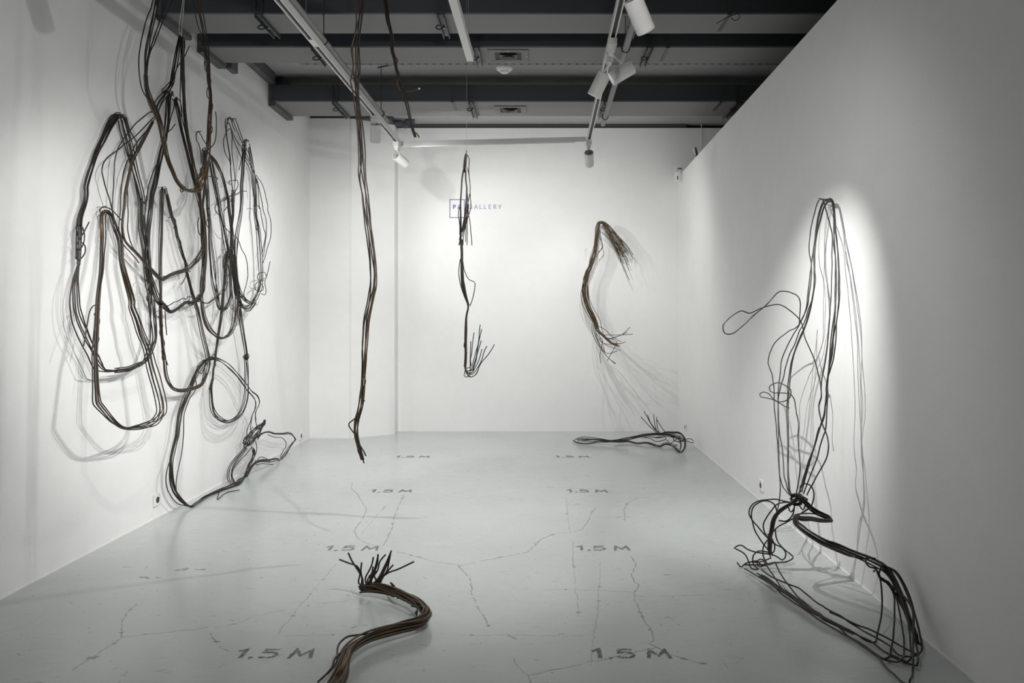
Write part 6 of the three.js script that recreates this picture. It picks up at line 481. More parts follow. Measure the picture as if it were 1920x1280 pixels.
{
  const pos = [], uv = [], idx = [], rows = [[-9.36, -9.36], [fm.Z1, fm.Z1], [3.0, fm.Z1 - 5.4]];
  for (const [z, zt] of rows) for (const x of [LEFT - .05, 4.35]) { pos.push(x, 0, z); uv.push(...fm.uv(x, zt)); }
  for (let r = 0; r < 2; r++) { const a = r * 2; idx.push(a, a + 2, a + 1, a + 1, a + 2, a + 3); }
  const g = new THREE.BufferGeometry(); g.setAttribute('position', new THREE.Float32BufferAttribute(pos, 3)); g.setAttribute('uv', new THREE.Float32BufferAttribute(uv, 2)); g.setIndex(idx); g.computeVertexNormals();
  const f = struct('floor', g, floorMat, 'grey painted concrete floor with hairline cracks', 'floor');
  part(f, 'slab', box(LEFT - .05, 4.35, -.22, -.004, -9.45, 3.0), M.darkTrim);
  // worn distance markings, print on the floor
  const stamp = seed => {
    const cv = document.createElement('canvas'); cv.width = 640; cv.height = 208; const c = cv.getContext('2d'), R = rng(seed);
    c.fillStyle = '#000'; c.fillRect(0, 0, 640, 208); c.fillStyle = '#fff'; c.strokeStyle = '#fff'; c.lineWidth = 34; c.lineJoin = 'miter';
    c.beginPath(); c.moveTo(22, 62); c.lineTo(78, 28); c.lineTo(78, 180); c.stroke();                                   // 1
    c.beginPath(); c.ellipse(160, 172, 20, 17, 0, 0, 6.3); c.fill(); c.beginPath(); c.moveTo(170, 168); c.lineTo(150, 204); c.lineWidth = 16; c.stroke();   // ,
    c.lineWidth = 30; c.beginPath(); c.moveTo(338, 34); c.lineTo(236, 34); c.lineTo(228, 92); c.bezierCurveTo(300, 66, 352, 96, 340, 134); c.bezierCurveTo(330, 176, 262, 182, 214, 160); c.stroke();   // 5
    c.lineWidth = 32; c.beginPath(); c.moveTo(452, 188); c.lineTo(476, 44); c.lineTo(536, 138); c.lineTo(596, 44); c.lineTo(622, 188); c.stroke();          // M
    const wear = seed === 500 ? 620 : seed === 501 ? 480 : seed < 504 ? 520 : 220;
    for (let i = 0; i < wear; i++) { c.strokeStyle = `rgba(0,0,0,${.35 + R() * .65})`; c.lineWidth = 1 + R() * 5; const x = R() * 640, y = R() * 208, L = 8 + R() * 34; c.beginPath(); c.moveTo(x, y); c.lineTo(x + L, y - L * .45); c.stroke(); }
    if (seed < 502) for (let x = -140; x < 640; x += 11) { c.strokeStyle = `rgba(0,0,0,${.5 + R() * .5})`; c.lineWidth = 1.5 + R() * 5; for (let y = 208; y > 0; y -= 40) { const q = x + (208 - y) * .55 + (R() - .5) * 8; c.beginPath(); c.moveTo(q, y); c.lineTo(q + 22 + R() * 8, y - 40); c.stroke(); } }
    const t = new THREE.CanvasTexture(cv); return t;
  };
  const rowsS = [[-1.09, -3.085, .345, .112, .07], [.409, -3.085, .345, .112, .05], [-1.12, -4.52, .345, .12, .19], [.428, -4.52, .345, .12, .19], [-1.175, -6.04, .36, .125, .13], [.44, -6.04, .35, .125, .15], [-1.25, -7.57, .37, .125, .13], [.397, -7.57, .37, .125, .13]];
  rowsS.forEach(([x, z, w, h, col], i) => {
    const pg = new THREE.PlaneGeometry(w, h); pg.rotateX(-Math.PI / 2);
    const m = new THREE.MeshStandardMaterial({ color: lin(col, col, col), alphaMap: stamp(500 + i), transparent: true, roughness: .5 });
    const s = part(f, 'painted_distance_marking', pg, m, [x, .0008, z]); s.castShadow = false;
  });
}

// ---------------------------------------------------------------- walls, ceiling, beams
struct('wall_left', box(LEFT - .2, LEFT, -.2, SLAB, -9.5, 3.2), M.wall, 'long white plastered wall on the left', 'wall');
struct('wall_back', box(-1.78, 4.5, -.2, 3.855, BACK - .19, BACK), M.wall, 'white plastered wall at the far end', 'wall');
struct('wall_pier', prism([[LEFT, 8.77], [-2.202, 8.77], [-2.202, 8.79], [-2.185, 8.79], [-2.183, 8.782], [-1.718, 9.07], [-1.722, 9.42], [LEFT, 9.42]], -.2, 3.83), M.wall, 'white wall jog in the far left corner with a vertical seam', 'wall');
struct('wall_right', prism([[partX(-3.1), -3.1], [partX(-3.1) + .12, -3.1], [partX(9.31) + .12, 9.31], [partX(9.31), 9.31]], -.2, 3.236), M.wall, 'white partition wall on the right, lower than the ceiling', 'wall');
struct('wall_outer', box(4.3, 4.5, -.2, SLAB, -9.5, 3.2), M.wall, 'white wall of the space beyond the partition', 'wall');
struct('wall_front', box(LEFT - .2, 4.5, -.2, SLAB, 3.0, 3.2), M.wall, 'white wall behind the viewer', 'wall');
struct('ceiling', box(LEFT - .2, 4.5, SLAB, SLAB + .2, -9.5, 3.2), M.slab, 'dark grey rough concrete ceiling slab', 'ceiling');
struct('trim', box(-1.72, 1.95, 3.855, SLAB, BACK - .19, BACK - .01), M.beam, 'dark strip above the far wall', 'trim');
struct('trim', box(1.95, 4.5, 3.855, SLAB, BACK - .19, BACK - .08), M.black, 'black gap strip above the far wall by the partition', 'trim');
struct('trim', box(LEFT, -1.722, 3.83, SLAB, -9.42, -8.79), M.beam, 'dark strip above the left wall jog', 'trim');
struct('baseboard_left', box(LEFT, LEFT + .005, 0, .008, -8.77, 3.0), M.white, 'thin pale sealant line along the foot of the left wall', 'sealant');
struct('baseboard_right', prism([[partX(-3) - .005, -3], [partX(-3), -3], [partX(9.31), 9.31], [partX(9.31) - .005, 9.31]], 0, .008), M.white, 'thin pale sealant line along the foot of the right partition', 'sealant');
const BEAMS = [
  [5.217, 5.566, 3.585, 3.82, 'dark ceiling beam nearest the viewer'],
  [5.848, 6.198, 3.585, 3.82, 'dark ceiling beam in the middle carrying a square air vent'],
  [7.416, 7.93, 3.62, 3.795, 'dark ceiling beam nearest the far wall'],
  [2.95, 3.30, 3.585, 3.82, 'dark ceiling beam above the viewer'],
  [.7, 1.05, 3.585, 3.82, 'dark ceiling beam behind the one above the viewer']];
for (const [d0, d1, y0, y1, label] of BEAMS) {
  const b = struct('ceiling_beam', box(LEFT, 4.3, y0 + .012, y1, -d1, -d0), M.beam, label, 'beam');
  part(b, 'soffit_board', box(LEFT + .001, 4.29, y0, y0 + .012, -d1 + .002, -d0 - .002), M.soffit);
  part(b, 'end_plate', box(LEFT + .0005, LEFT + .07, y0 - .04, y0 - .0005, -d1 - .03, -d0 + .01), M.darkTrim);
  part(b, 'end_plate', box(LEFT + .0005, LEFT + .03, y0 - .04, y1, -d0 + .0005, -d0 + .012), M.darkTrim);
  for (const x of [-2.62, 3.4, 4.2]) part(b, 'hanger', box(x, x + .05, y1, SLAB, -d1 + .1, -d0 - .1), M.beam);
}
struct('trim', box(LEFT, LEFT + .07, 3.80, SLAB, -7.40, -6.55), M.darkTrim, 'dark strip between left wall and ceiling slab, behind the middle beam', 'trim');
struct('trim', box(LEFT, LEFT + .05, 3.60, SLAB, -6.52, -6.38), M.darkTrim, 'dark stub between left wall and slab behind the middle beam', 'trim');
{ // perforated steel strip behind the middle beam
  const sh = new THREE.Shape(); sh.moveTo(-2.0, 0); sh.lineTo(2.3, 0); sh.lineTo(2.3, .1); sh.lineTo(-2.0, .1); sh.closePath();
  for (let i = 0; i < 62; i++) { const x = -1.95 + i * .068; for (const [y, w] of [[.02, .034], [.06, .026]]) { const h = new THREE.Path(); h.moveTo(x, y); h.lineTo(x + w, y); h.lineTo(x + w, y + .014); h.lineTo(x, y + .014); h.closePath(); sh.holes.push(h); } }
  const g = new THREE.ExtrudeGeometry(sh, { depth: .003, bevelEnabled: false }); g.rotateX(-Math.PI / 2);
  const t = thing('perforated_strip', 'long grey perforated steel strip fixed along the back edge of the middle beam', 'strip', [0, 3.60, -6.20]);
  part(t, 'slotted_plate', g, M.vent);
  part(t, 'edge_angle', box(-2.0, 2.3, .003, .05, -.1, -.097), M.vent);
}
{ // pipe with valve in the far corner
  const t = thing('water_pipe', 'dark pipe with a small rust-red valve wheel in the far left ceiling corner', 'pipe', [-1.62, 3.70, -9.1]);
  const c = new THREE.CatmullRomCurve3([V(-.16, .08, 0), V(-.05, .08, 0), V(.0, .07, 0), V(.03, .05, 0), V(.04, .09, -.01), V(.08, .11, -.02), V(.14, .12, -.03)]);
  c.points.forEach(p => { p.y += .08; });
  part(t, 'pipe', new THREE.TubeGeometry(c, 60, .038, 10), M.beam);
  const s = part(t, 'valve_stem', rod([-.13, .11, 0], [-.13, .20, 0], .012), M.bracket);
  part(t, 'valve_body', new THREE.CylinderGeometry(.026, .03, .07, 10), M.bracket, [-.13, .145, 0]);
  part(s, 'valve_wheel', new THREE.TorusGeometry(.034, .006, 6, 18), M.red, [-.13, .20, 0], [Math.PI / 2, 0, 0]);
}

// ---------------------------------------------------------------- ceiling fittings
function airVent(x, y, d, size, label) {
  const t = thing('air_vent', label, 'vent', [x, y, -d], 'ceiling air vents');
  const h = size / 2, hd = h * .82;
  const frame = new THREE.Shape(); frame.moveTo(-h, -hd); frame.lineTo(h, -hd); frame.lineTo(h, hd); frame.lineTo(-h, hd); frame.closePath();
  const q = h * .66, qd = hd * .62, hole = new THREE.Path(); hole.moveTo(-q, -qd); hole.lineTo(-q, qd); hole.lineTo(q, qd); hole.lineTo(q, -qd); hole.closePath(); frame.holes.push(hole);
  const fg = new THREE.ExtrudeGeometry(frame, { depth: .008, bevelEnabled: false }); fg.rotateX(Math.PI / 2);
  part(t, 'frame', fg, M.vent, [0, -.0005, 0]);
  part(t, 'recess', new THREE.BoxGeometry(2 * q, .004, 2 * qd), M.black, [0, -.003, 0]);
  for (const [k, dy] of [[.50, -.012], [.26, -.02]]) {
    const a = h * k, ad = hd * k, r = new THREE.CylinderGeometry(1, 1.35, .014, 4, 1, true); r.rotateY(Math.PI / 4); r.scale(a * .9, 1, ad * .9);
    part(t, 'louvre', r, M.vent, [0, dy, 0]);
  }
  part(t, 'core', new THREE.BoxGeometry(h * .34, .004, hd * .34), M.vent, [0, -.014, 0]);
  for (const [sx, sz] of [[0, .9], [0, -.9], [.93, 0], [-.93, 0]]) part(t, 'screw', new THREE.CylinderGeometry(.005, .005, .003, 8), M.white, [sx * h, -.01, sz * hd]);
}
airVent(-.205, 3.585, 6.02, .33, 'square grey air vent under the middle ceiling beam');
airVent(-.24, 3.62, 7.68, .33, 'square grey air vent under the beam nearest the far wall');
{
  const t = thing('smoke_detector', 'round white smoke detector on the ceiling behind the middle beam', 'smoke detector', [-.272, SLAB, -6.9]);
  const L = (p) => new THREE.LatheGeometry(p.map(([a, b]) => new THREE.Vector2(a, b)), 32);
  part(t, 'junction_box', new THREE.CylinderGeometry(.035, .035, .12, 16), M.slab, [0, -.06, 0]);
  part(t, 'base', L([[.001, -.12], [.08, -.12], [.082, -.128], [.075, -.14], [.06, -.152], [.045, -.156]]), M.white);
  part(t, 'dome', L([[.045, -.155], [.04, -.168], [.025, -.176], [.001, -.178]]), M.white);
}
function bracket(x, bi, kind, label) {
  const [d0, d1, y0, y1] = BEAMS[bi], z = -d0, t = thing('mounting_bracket', label, 'bracket', [x, y0, z], 'ceiling brackets');
  if (kind === 'channel') {
    part(t, 'face_clamp', mergeGeometries([box(-.032, -.018, .0, y1 - y0, .0005, .012), box(.018, .032, .0, y1 - y0, .0005, .012), box(-.032, .032, .0, .02, .0005, .014)]), M.bracket);
    const L = d1 - d0 + .03;
    part(t, 'channel', mergeGeometries([box(-.025, -.018, -.03, -.0005, -L, .014), box(.018, .025, -.03, -.0005, -L, .014), box(-.018, .018, -.008, -.0005, -L, .014)]), M.bracket);
    const hk = new THREE.CatmullRomCurve3([V(-.02, -.03, -.12), V(-.04, -.032, -.12), V(-.05, -.045, -.12), V(-.035, -.055, -.125), V(-.01, -.05, -.13), V(.005, -.03, -.13)]);
    part(t, 'hook', new THREE.TubeGeometry(hk, 24, .005, 6), M.black);
    part(t, 'bolt', new THREE.CylinderGeometry(.01, .01, .012, 6), M.steel, [0, -.014, -.2]);
  } else {
    const sh = new THREE.Shape(); const w = .016, Ls = y1 - y0; sh.moveTo(-w, 0); sh.lineTo(w, 0); sh.lineTo(w, Ls); sh.lineTo(-w, Ls); sh.closePath();
    for (let y = .02; y < Ls - .02; y += .034) { const p = new THREE.Path(); p.absarc(0, y, .007, 0, 6.283, true); sh.holes.push(p); }
    part(t, 'perforated_strap', new THREE.ExtrudeGeometry(sh, { depth: .003, bevelEnabled: false }), M.bracket, [0, 0, .002]);
    part(t, 'strap_foot', box(-.012, .012, -.006, -.0005, -.30, .005), M.bracket);
  }
}
bracket(-1.957, 0, 'channel', 'dark channel bracket under the nearest beam, left of the left light track');
bracket(-.66, 0, 'channel', 'dark channel bracket under the nearest beam, beside the pale strip fitting');
bracket(.74, 0, 'channel', 'dark channel bracket under the nearest beam, behind the right light track');
bracket(1.40, 0, 'strap', 'perforated strap on the nearest beam close to the right partition');
bracket(-1.746, 1, 'channel', 'dark channel bracket under the middle beam, at the left light track');
bracket(-.456, 1, 'channel', 'dark channel bracket under the middle beam, left of the air vent');
bracket(.93, 1, 'channel', 'dark channel bracket under the middle beam, right of the right light track');
bracket(1.075, 1, 'strap', 'perforated strap on the middle beam near the right partition');
bracket(-2.01, 2, 'channel', 'dark channel bracket under the farthest beam near the left wall');
bracket(-.82, 2, 'strap', 'perforated strap on the farthest beam left of its centre');
bracket(-.63, 2, 'channel', 'dark channel bracket under the farthest beam left of its air vent');
bracket(.74, 2, 'channel', 'dark channel bracket under the farthest beam behind the right light track');
bracket(1.90, 2, 'strap', 'perforated strap on the farthest beam at its right end');
bracket(2.08, 2, 'channel', 'dark channel bracket under the farthest beam at the partition edge');
{
  const loop = new THREE.CatmullRomCurve3([V(-.10, -.06, 0), V(-.03, -.02, 0), V(.02, -.0, 0), V(.05, .01, 0), V(.06, -.02, 0), V(.03, -.04, 0), V(.0, -.02, 0)]);
  const t = thing('wire_tie', 'thin looped wire tie below the strap of the nearest beam by the right partition', 'wire', [1.40, 3.57, -5.19]); part(t, 'wire', new THREE.TubeGeometry(loop, 40, .003, 5), M.black);
}
const rods = [[-1.62, SLAB, -6.55, -1.74, 3.86, -6.55, 'dark thin stub rod on the slab above the left light track'], [-1.36, SLAB, -7.15, -1.50, 3.84, -7.05, 'dark thin rod on the slab right of the left light track'], [-.38, SLAB, -6.6, -.22, 3.86, -6.9, 'dark thin wire on the slab beside the smoke detector'], [.10, 3.90, -6.85, -.02, 3.88, -7.05, 'short dark wire on the slab right of the smoke detector']];
for (const [a, b, c, d, e, f, lab] of rods) { const t = thing('ceiling_wire', lab, 'wire', [a, b, c], 'loose ceiling wires'); part(t, 'wire', rod([0, -.004, 0], [d - a, e - b, f - c], .006, 6), M.black); }

// ---------------------------------------------------------------- light tracks
function rail(a, b, name, label, joints = [], cables = []) {
  const A = V(...a), B = V(...b), L = A.distanceTo(B), t = thing(name, label, 'light track', a, 'light tracks');
  t.quaternion.setFromUnitVectors(V(0, 0, -1), B.clone().sub(A).normalize());
  const w = .020, hgt = .050, s = new THREE.Shape();                // U profile, open below
  [[-w, 0], [-w + .007, 0], [-w + .007, .026], [w - .007, .026], [w - .007, 0], [w, 0], [w, hgt], [-w, hgt]].forEach(([x, y], i) => i ? s.lineTo(x, y) : s.moveTo(x, y));
  const g = new THREE.ExtrudeGeometry(s, { depth: L, bevelEnabled: false }); g.translate(0, 0, -L);
  part(t, 'rail', g, M.white);
  part(t, 'conductor_slot', new THREE.BoxGeometry(.0255, .010, L - .02), M.slot, [0, .0205, -L / 2]);
  for (const j of joints) part(t, 'joint', new RoundedBoxGeometry(.0415, .02, .12, 1, .002), M.white, [0, .0095, -j]);
  for (const c of cables) { part(t, 'suspension_cable', rod([0, hgt, -c], [0, SLAB - a[1] - .003, -c], .0015, 5), M.line); part(t, 'cable_clip', new RoundedBoxGeometry(.014, .02, .02, 1, .003), M.white, [0, hgt + .01, -c]); }
  return t;
}
const TY = 3.2;
rail([-1.523, TY, 1.0], [-1.377, TY, -7.56], 'light_track', 'white light track running along the left side of the ceiling', [5.75, 8.45], [3.0, 5.6]);
rail([.40, TY, 1.0], [.555, TY, -7.33], 'light_track', 'white light track running along the right side of the ceiling', [5.9], [3.2]);
rail([-1.35, TY, -7.555], [.53, TY, -7.36], 'light_track', 'white cross track joining the two long tracks near the far wall', [.02, 1.84], []);
{
  const t = thing('strip_fitting', 'pale flat linear strip fitting in the middle of the ceiling', 'strip light', [-.437, TY, -5.08]);
  t.rotation.y = -.0175;
  part(t, 'housing', new RoundedBoxGeometry(.048, .055, 5.6, 1, .002), M.white, [0, .028, 2.8]);
  part(t, 'cover', new THREE.BoxGeometry(.042, .002, 5.58), M.lampWhite, [0, -.0005, 2.8]);
  part(t, 'suspension_cable', rod([0, .055, .12], [0, SLAB - TY - .003, .12], .0015, 5), M.line);
}
function conduit(a, b, label) {
  const A = V(...a), B = V(...b), L = A.distanceTo(B), t = thing('conduit_pipe', label, 'pipe', a, 'ceiling pipes');
  t.quaternion.setFromUnitVectors(V(0, 0, -1), B.clone().sub(A).normalize());
  const c = new THREE.CylinderGeometry(.023, .023, L, 14); c.rotateX(Math.PI / 2); part(t, 'tube', c, M.pipe, [0, 0, -L / 2]);
  part(t, 'end_cap', new THREE.SphereGeometry(.023, 14, 8), M.pipe, [0, 0, -L]);
  for (const k of [L - .25, L - 2.0]) {
    part(t, 'pipe_clamp', new THREE.TorusGeometry(.028, .004, 6, 20), M.black, [0, .004, -k]);
    part(t, 'hanger_rod', rod([0, .032, -k], [0, SLAB - a[1] - .003, -k], .004, 6), M.bracket);
  }
}
conduit([-1.515, 3.305, 1.0], [-1.395, 3.305, -6.98], 'grey pipe running just above the left light track');
conduit([.57, 3.35, 1.0], [.69, 3.35, -7.25], 'grey pipe running beside the right light track');

// ---------------------------------------------------------------- spotlights
LAMPS.forEach((S, i) => {
  const left = S.at[0] < -.5, td = -S.at[2];
  const tx = i === 1 ? -1.378 : i === 2 ? .553 : left ? -1.435 + .0168 * (td - 4.1) : .493 + .0188 * (td - 4.1);
  const t = thing('track_spotlight', S.label, 'spotlight', S.at, 'track spotlights');
  const P = V(...S.at), dir = V(...S.aim).sub(P).normalize();
  const ax = tx - P.x, ay = TY - P.y, az = 0;
  // adapter under the rail, stem to the pivot
  const ad = new THREE.BoxGeometry(.05, .05, .13, 1, 1, 1), q = ad.attributes.position;
  for (let k = 0; k < q.count; k++) if (q.getY(k) < 0) q.setX(k, q.getX(k) * .55), q.setZ(k, q.getZ(k) * .55);
  ad.computeVertexNormals();
  part(t, 'track_adapter', mergeGeometries([new THREE.BoxGeometry(.056, .04, .14).translate(0, -.0205, 0).toNonIndexed(), ad.translate(0, -.055, 0).toNonIndexed()]), M.white, [ax, ay, az]);
  const piv = dir.clone().multiplyScalar(-.045);
  part(t, 'stem', rod([ax, ay - .075, az], [piv.x * .6, piv.y * .6 + .03, piv.z * .6], .007, 8), M.white);
  const body = new THREE.Group(); body.name = 'head'; body.quaternion.setFromUnitVectors(V(0, -1, 0), dir); t.add(body);
  const r = .046, Lb = .16;
  const prof = [[.001, Lb / 2 - .004], [r - .006, Lb / 2 - .004], [r - .004, Lb / 2], [r - .001, Lb / 2 - .002], [r, Lb / 2 - .006], [r, -Lb / 2 + .028], [r - .0012, -Lb / 2 + .027], [r - .0012, -Lb / 2 + .025], [r, -Lb / 2 + .024], [r, -Lb / 2 + .003], [r - .002, -Lb / 2], [r - .006, -Lb / 2], [r - .008, -Lb / 2 + .004], [.02, -Lb / 2 + .055], [.001, -Lb / 2 + .056]];
  part(body, 'housing', new THREE.LatheGeometry(prof.map(([a, b]) => new THREE.Vector2(a, b)), 40), M.lampWhite);
  part(body, 'rear_cap', new THREE.CylinderGeometry(r - .007, r - .007, .003, 28), M.lampCap, [0, Lb / 2 - .0015, 0]);
  part(body, 'rear_screw', new THREE.BoxGeometry(.02, .004, .008), M.slot, [.01, Lb / 2 + .001, .008]);
  part(body, 'lens', new THREE.CylinderGeometry(.03, .03, .002, 24), M.glow, [0, -Lb / 2 + .031, 0]);
  for (const [nm, cd, deg, pen] of [['beam', S.cd, S.deg, S.pen], ['spill', S.spill, S.wide, 1]]) {   // the reflector's beam and the soft skirt of light around it
    const l = new THREE.SpotLight(LAMP_COLOR, cd, 0, deg * Math.PI / 180, pen, 2);
    l.name = nm; l.position.copy(dir).multiplyScalar(Lb / 2 + .006); l.castShadow = true; l.shadow.radius = .75; l.shadow.mapSize.set(2048, 2048); l.shadow.bias = -.0005;
    l.target.name = 'aim_point'; l.target.position.copy(V(...S.aim).sub(P)); t.add(l); t.add(l.target);
  }
});

// ---------------------------------------------------------------- wire sculptures
const wireMap = noiseTexture(256, 64, 31, (R, u, v, n) => { const k = .35 * n(3, u, v) + .3 * n(4, u, v) + .2 * n(5, u, v), q = 150 + 150 * (k - .4) + 26 * R(), w = Math.max(0, n(2, u, v) - .62) * 90; return [Math.min(255, q + w), Math.min(255, q * .97 + w * .55), Math.min(255, q * .93)]; }, true);
const wireBump = noiseTexture(256, 64, 32, (R, u, v, n) => g3(255 * (.4 * n(4, u, v) + .4 * n(5, u, v) + .2 * R())));
const wm = (r, g, b, ro) => new THREE.MeshStandardMaterial({ color: lin(r, g, b), map: wireMap, bumpMap: wireBump, bumpScale: .0008, roughness: ro });
const WIRE = [
  [wm(.034, .029, .025, .40), wm(.046, .038, .031, .42)],
  [wm(.066, .050, .037, .42), wm(.085, .064, .046, .44)],
  [wm(.155, .105, .060, .42), wm(.20, .138, .078, .42)],
  [wm(.27, .145, .050, .48), wm(.33, .175, .060, .48)],
  [wm(.25, .165, .070, .46), wm(.17, .115, .055, .46)]];
function tube(points, r, O) {                                        // round wire through points, closed ends, uv in metres along it
  const curve = new THREE.CatmullRomCurve3(points, false, 'centripetal');
  const L = curve.getLength(), n = Math.max(6, Math.min(420, Math.ceil(L / .016))), S = 7;
  const P = []; for (let i = 0; i <= n; i++) P.push(curve.getPointAt(i / n));
  const pos = [], nor = [], uv = [], idx = [];
  let T = P[1].clone().sub(P[0]).normalize(), N = Math.abs(T.y) < .9 ? V(0, 1, 0) : V(1, 0, 0);
  N.sub(T.clone().multiplyScalar(N.dot(T))).normalize();
  for (let i = 0; i <= n; i++) {
    const T2 = P[Math.min(n, i + 1)].clone().sub(P[Math.max(0, i - 1)]).normalize();
    N.sub(T2.clone().multiplyScalar(N.dot(T2))); if (N.lengthSq() < 1e-8) N.set(T2.y, -T2.x, .01); N.normalize();
    const Bn = T2.clone().cross(N);
    for (let j = 0; j <= S; j++) {
      const a = j / S * Math.PI * 2, c = Math.cos(a), s = Math.sin(a), nx = N.x * c + Bn.x * s, ny = N.y * c + Bn.y * s, nz = N.z * c + Bn.z * s;
      pos.push(P[i].x + nx * r - O.x, P[i].y + ny * r - O.y, P[i].z + nz * r - O.z); nor.push(nx, ny, nz); uv.push(i / n * L * 3, j / S);
    }
    T = T2;
  }
  for (let i = 0; i < n; i++) for (let j = 0; j < S; j++) { const a = i * (S + 1) + j, b = a + S + 1; idx.push(a, a + 1, b, b, a + 1, b + 1); }
  for (const [e, sg] of [[0, -1], [n, 1]]) {
    const c = pos.length / 3, d = P[e].clone().sub(P[e ? n - 1 : 1]).normalize(); pos.push(P[e].x - O.x, P[e].y - O.y, P[e].z - O.z); nor.push(d.x, d.y, d.z); uv.push(0, 0);
    for (let j = 0; j < S; j++) { const a = e * (S + 1) + j; sg > 0 ? idx.push(c, a, a + 1) : idx.push(c, a + 1, a); }
  }
  const g = new THREE.BufferGeometry(); g.setAttribute('position', new THREE.Float32BufferAttribute(pos, 3)); g.setAttribute('normal', new THREE.Float32BufferAttribute(nor, 3)); g.setAttribute('uv', new THREE.Float32BufferAttribute(uv, 2)); g.setIndex(idx); return g;
}
function keepInside(p, r) {
  p.y = Math.max(p.y, r + .0005); p.x = Math.max(p.x, LEFT + r + .002); p.x = Math.min(p.x, partX(-p.z) - r - .003); p.z = Math.max(p.z, BACK + r + .002); return p;
}
function strands(it, seed) {                                         // one traced line becomes n wires lying side by side
  const R = rng(seed), base = it.p.map(q => V(q[0], q[1], q[2]));
  if (it.n === 1) {
    const c = new THREE.CatmullRomCurve3(base, false, 'centripetal'), n = Math.max(3, Math.ceil(c.getLength() / .05)), out = [];
    for (let i = 0; i <= n; i++) { const p = c.getPointAt(i / n), j = (i && i < n) ? .0022 : 0; p.x += (R() - .5) * j; p.y += (R() - .5) * j; p.z += (R() - .5) * j; out.push(keepInside(p, it.r)); }
    return [out];
  }
  const c = new THREE.CatmullRomCurve3(base, false, 'centripetal'), Lc = c.getLength(), n = Math.max(6, Math.ceil(Lc / .035)), res = [];
  const cum = [0]; for (let i = 1; i < base.length; i++) cum.push(cum[i - 1] + base[i].distanceTo(base[i - 1]));
  const spreadAt = t => { const s = t * cum[cum.length - 1]; let i = 1; while (i < cum.length - 1 && cum[i] < s) i++; const f = (s - cum[i - 1]) / (cum[i] - cum[i - 1] || 1); return it.p[i - 1][3] * (1 - f) + it.p[i][3] * f; };
  const minS = it.r * .8 * Math.sqrt(it.n), tw = (it.t || .4) * .6, nz = (it.z || 1) * .7;
  const frames = []; let N = null;
  for (let i = 0; i <= n; i++) {
    const T = c.getTangentAt(i / n); if (!N) { N = Math.abs(T.y) < .9 ? V(0, 1, 0) : V(1, 0, 0); }
    N = N.clone().sub(T.clone().multiplyScalar(N.dot(T))).normalize(); frames.push([c.getPointAt(i / n), N, T.clone().cross(N)]);
  }
  for (let k = 0; k < it.n; k++) {
    const rho = Math.sqrt((k + .55) / it.n), th = k * 2.39996 + R() * .6, f1 = 1.1 + R() * 1.2, f2 = 2 + R() * 2.2, p1 = R() * 6.3, p2 = R() * 6.3, p3 = R() * 6.3, e0 = it.n > 3 ? Math.floor(R() * 2) : 0, out = [];
    for (let i = e0; i <= n - (R() < .5 && it.n > 3 ? 1 : 0); i++) {
      const t = i / n, s = t * Lc, sp = Math.max(minS, spreadAt(t));
      const a = th + tw * s * 2.2 + nz * .9 * Math.sin(s * f1 * 2.2 + p1), q = sp * Math.min(1.15, rho * (1 + .28 * nz * Math.sin(s * f2 * 1.7 + p2))) + .0008 * Math.sin(s * 22 + p3);
      const [P, A, B] = frames[i]; out.push(keepInside(P.clone().addScaledVector(A, Math.cos(a) * q).addScaledVector(B, Math.sin(a) * q), it.r));
    }
    res.push(out);
  }
  return res;
}
function sculpture(key, name, label, category, extra) {
  const items = TRACED[key], R = rng(key.length * 977 + key.charCodeAt(0) * 131), all = items.flatMap(i => i.p);
  const mid = j => (Math.min(...all.map(p => p[j])) + Math.max(...all.map(p => p[j]))) / 2;
  const O = V(mid(0), Math.max(0, Math.min(...all.map(p => p[1]))), mid(2)), t = thing(name, label, category, [O.x, O.y, O.z], name === 'wire_loop_sculpture' ? 'wire loops hung at the left wall' : undefined);
  let q = 0;
  items.forEach((it, i) => strands(it, 4001 + i * 17 + key.charCodeAt(0) * 7).forEach(pts => {
    let m = it.m; if (it.n > 3) { const u = R(); m = u < .62 ? m : m === 4 ? (u < .8 ? 1 : 2) : u < .84 ? Math.max(0, m - 1) : Math.min(3, m + 1); }
    part(t, q++ ? 'wire_' + String(q - 1).padStart(3, '0') : 'wire', tube(pts, it.r, O), WIRE[m][R() < .5 ? 0 : 1]);
  }));
  if (extra) extra(t, O);
  return t;
}
const nail = (t, O, a, b) => part(t, 'nail', rod([a[0] - O.x, a[1] - O.y, a[2] - O.z], [b[0] - O.x, b[1] - O.y, b[2] - O.z], .0025, 6), M.steel);
const topOf = key => { let b = TRACED[key][0].p[0]; for (const i of TRACED[key]) for (const p of i.p) if (p[1] > b[1]) b = p; return b; };
const wallNail = key => (t, O) => { const p = topOf(key); nail(t, O, [LEFT + .0005, p[1] - .002, p[2]], [p[0] + .015, p[1] + .006, p[2]]); };
const SCU = 'sculpture';
sculpture('A', 'wire_loop_sculpture', 'leftmost dark wire loop on the left wall, its foot twisted into a sagging rope', SCU, wallNail('A'));
sculpture('B', 'wire_loop_sculpture', 'lowest left wire loop standing off the left wall, rusty where it hangs on its nail', SCU, wallNail('B'));
sculpture('C', 'wire_loop_sculpture', 'brown twisted wire loop hanging from the ceiling in front of the left wall', SCU, (t, O) => {
  const p = topOf('C'); part(t, 'ceiling_hook', rod([p[0] - O.x, p[1] - O.y - .02, p[2] - O.z], [p[0] - O.x, SLAB - O.y - .002, p[2] - O.z], .006, 8), M.steel);
});
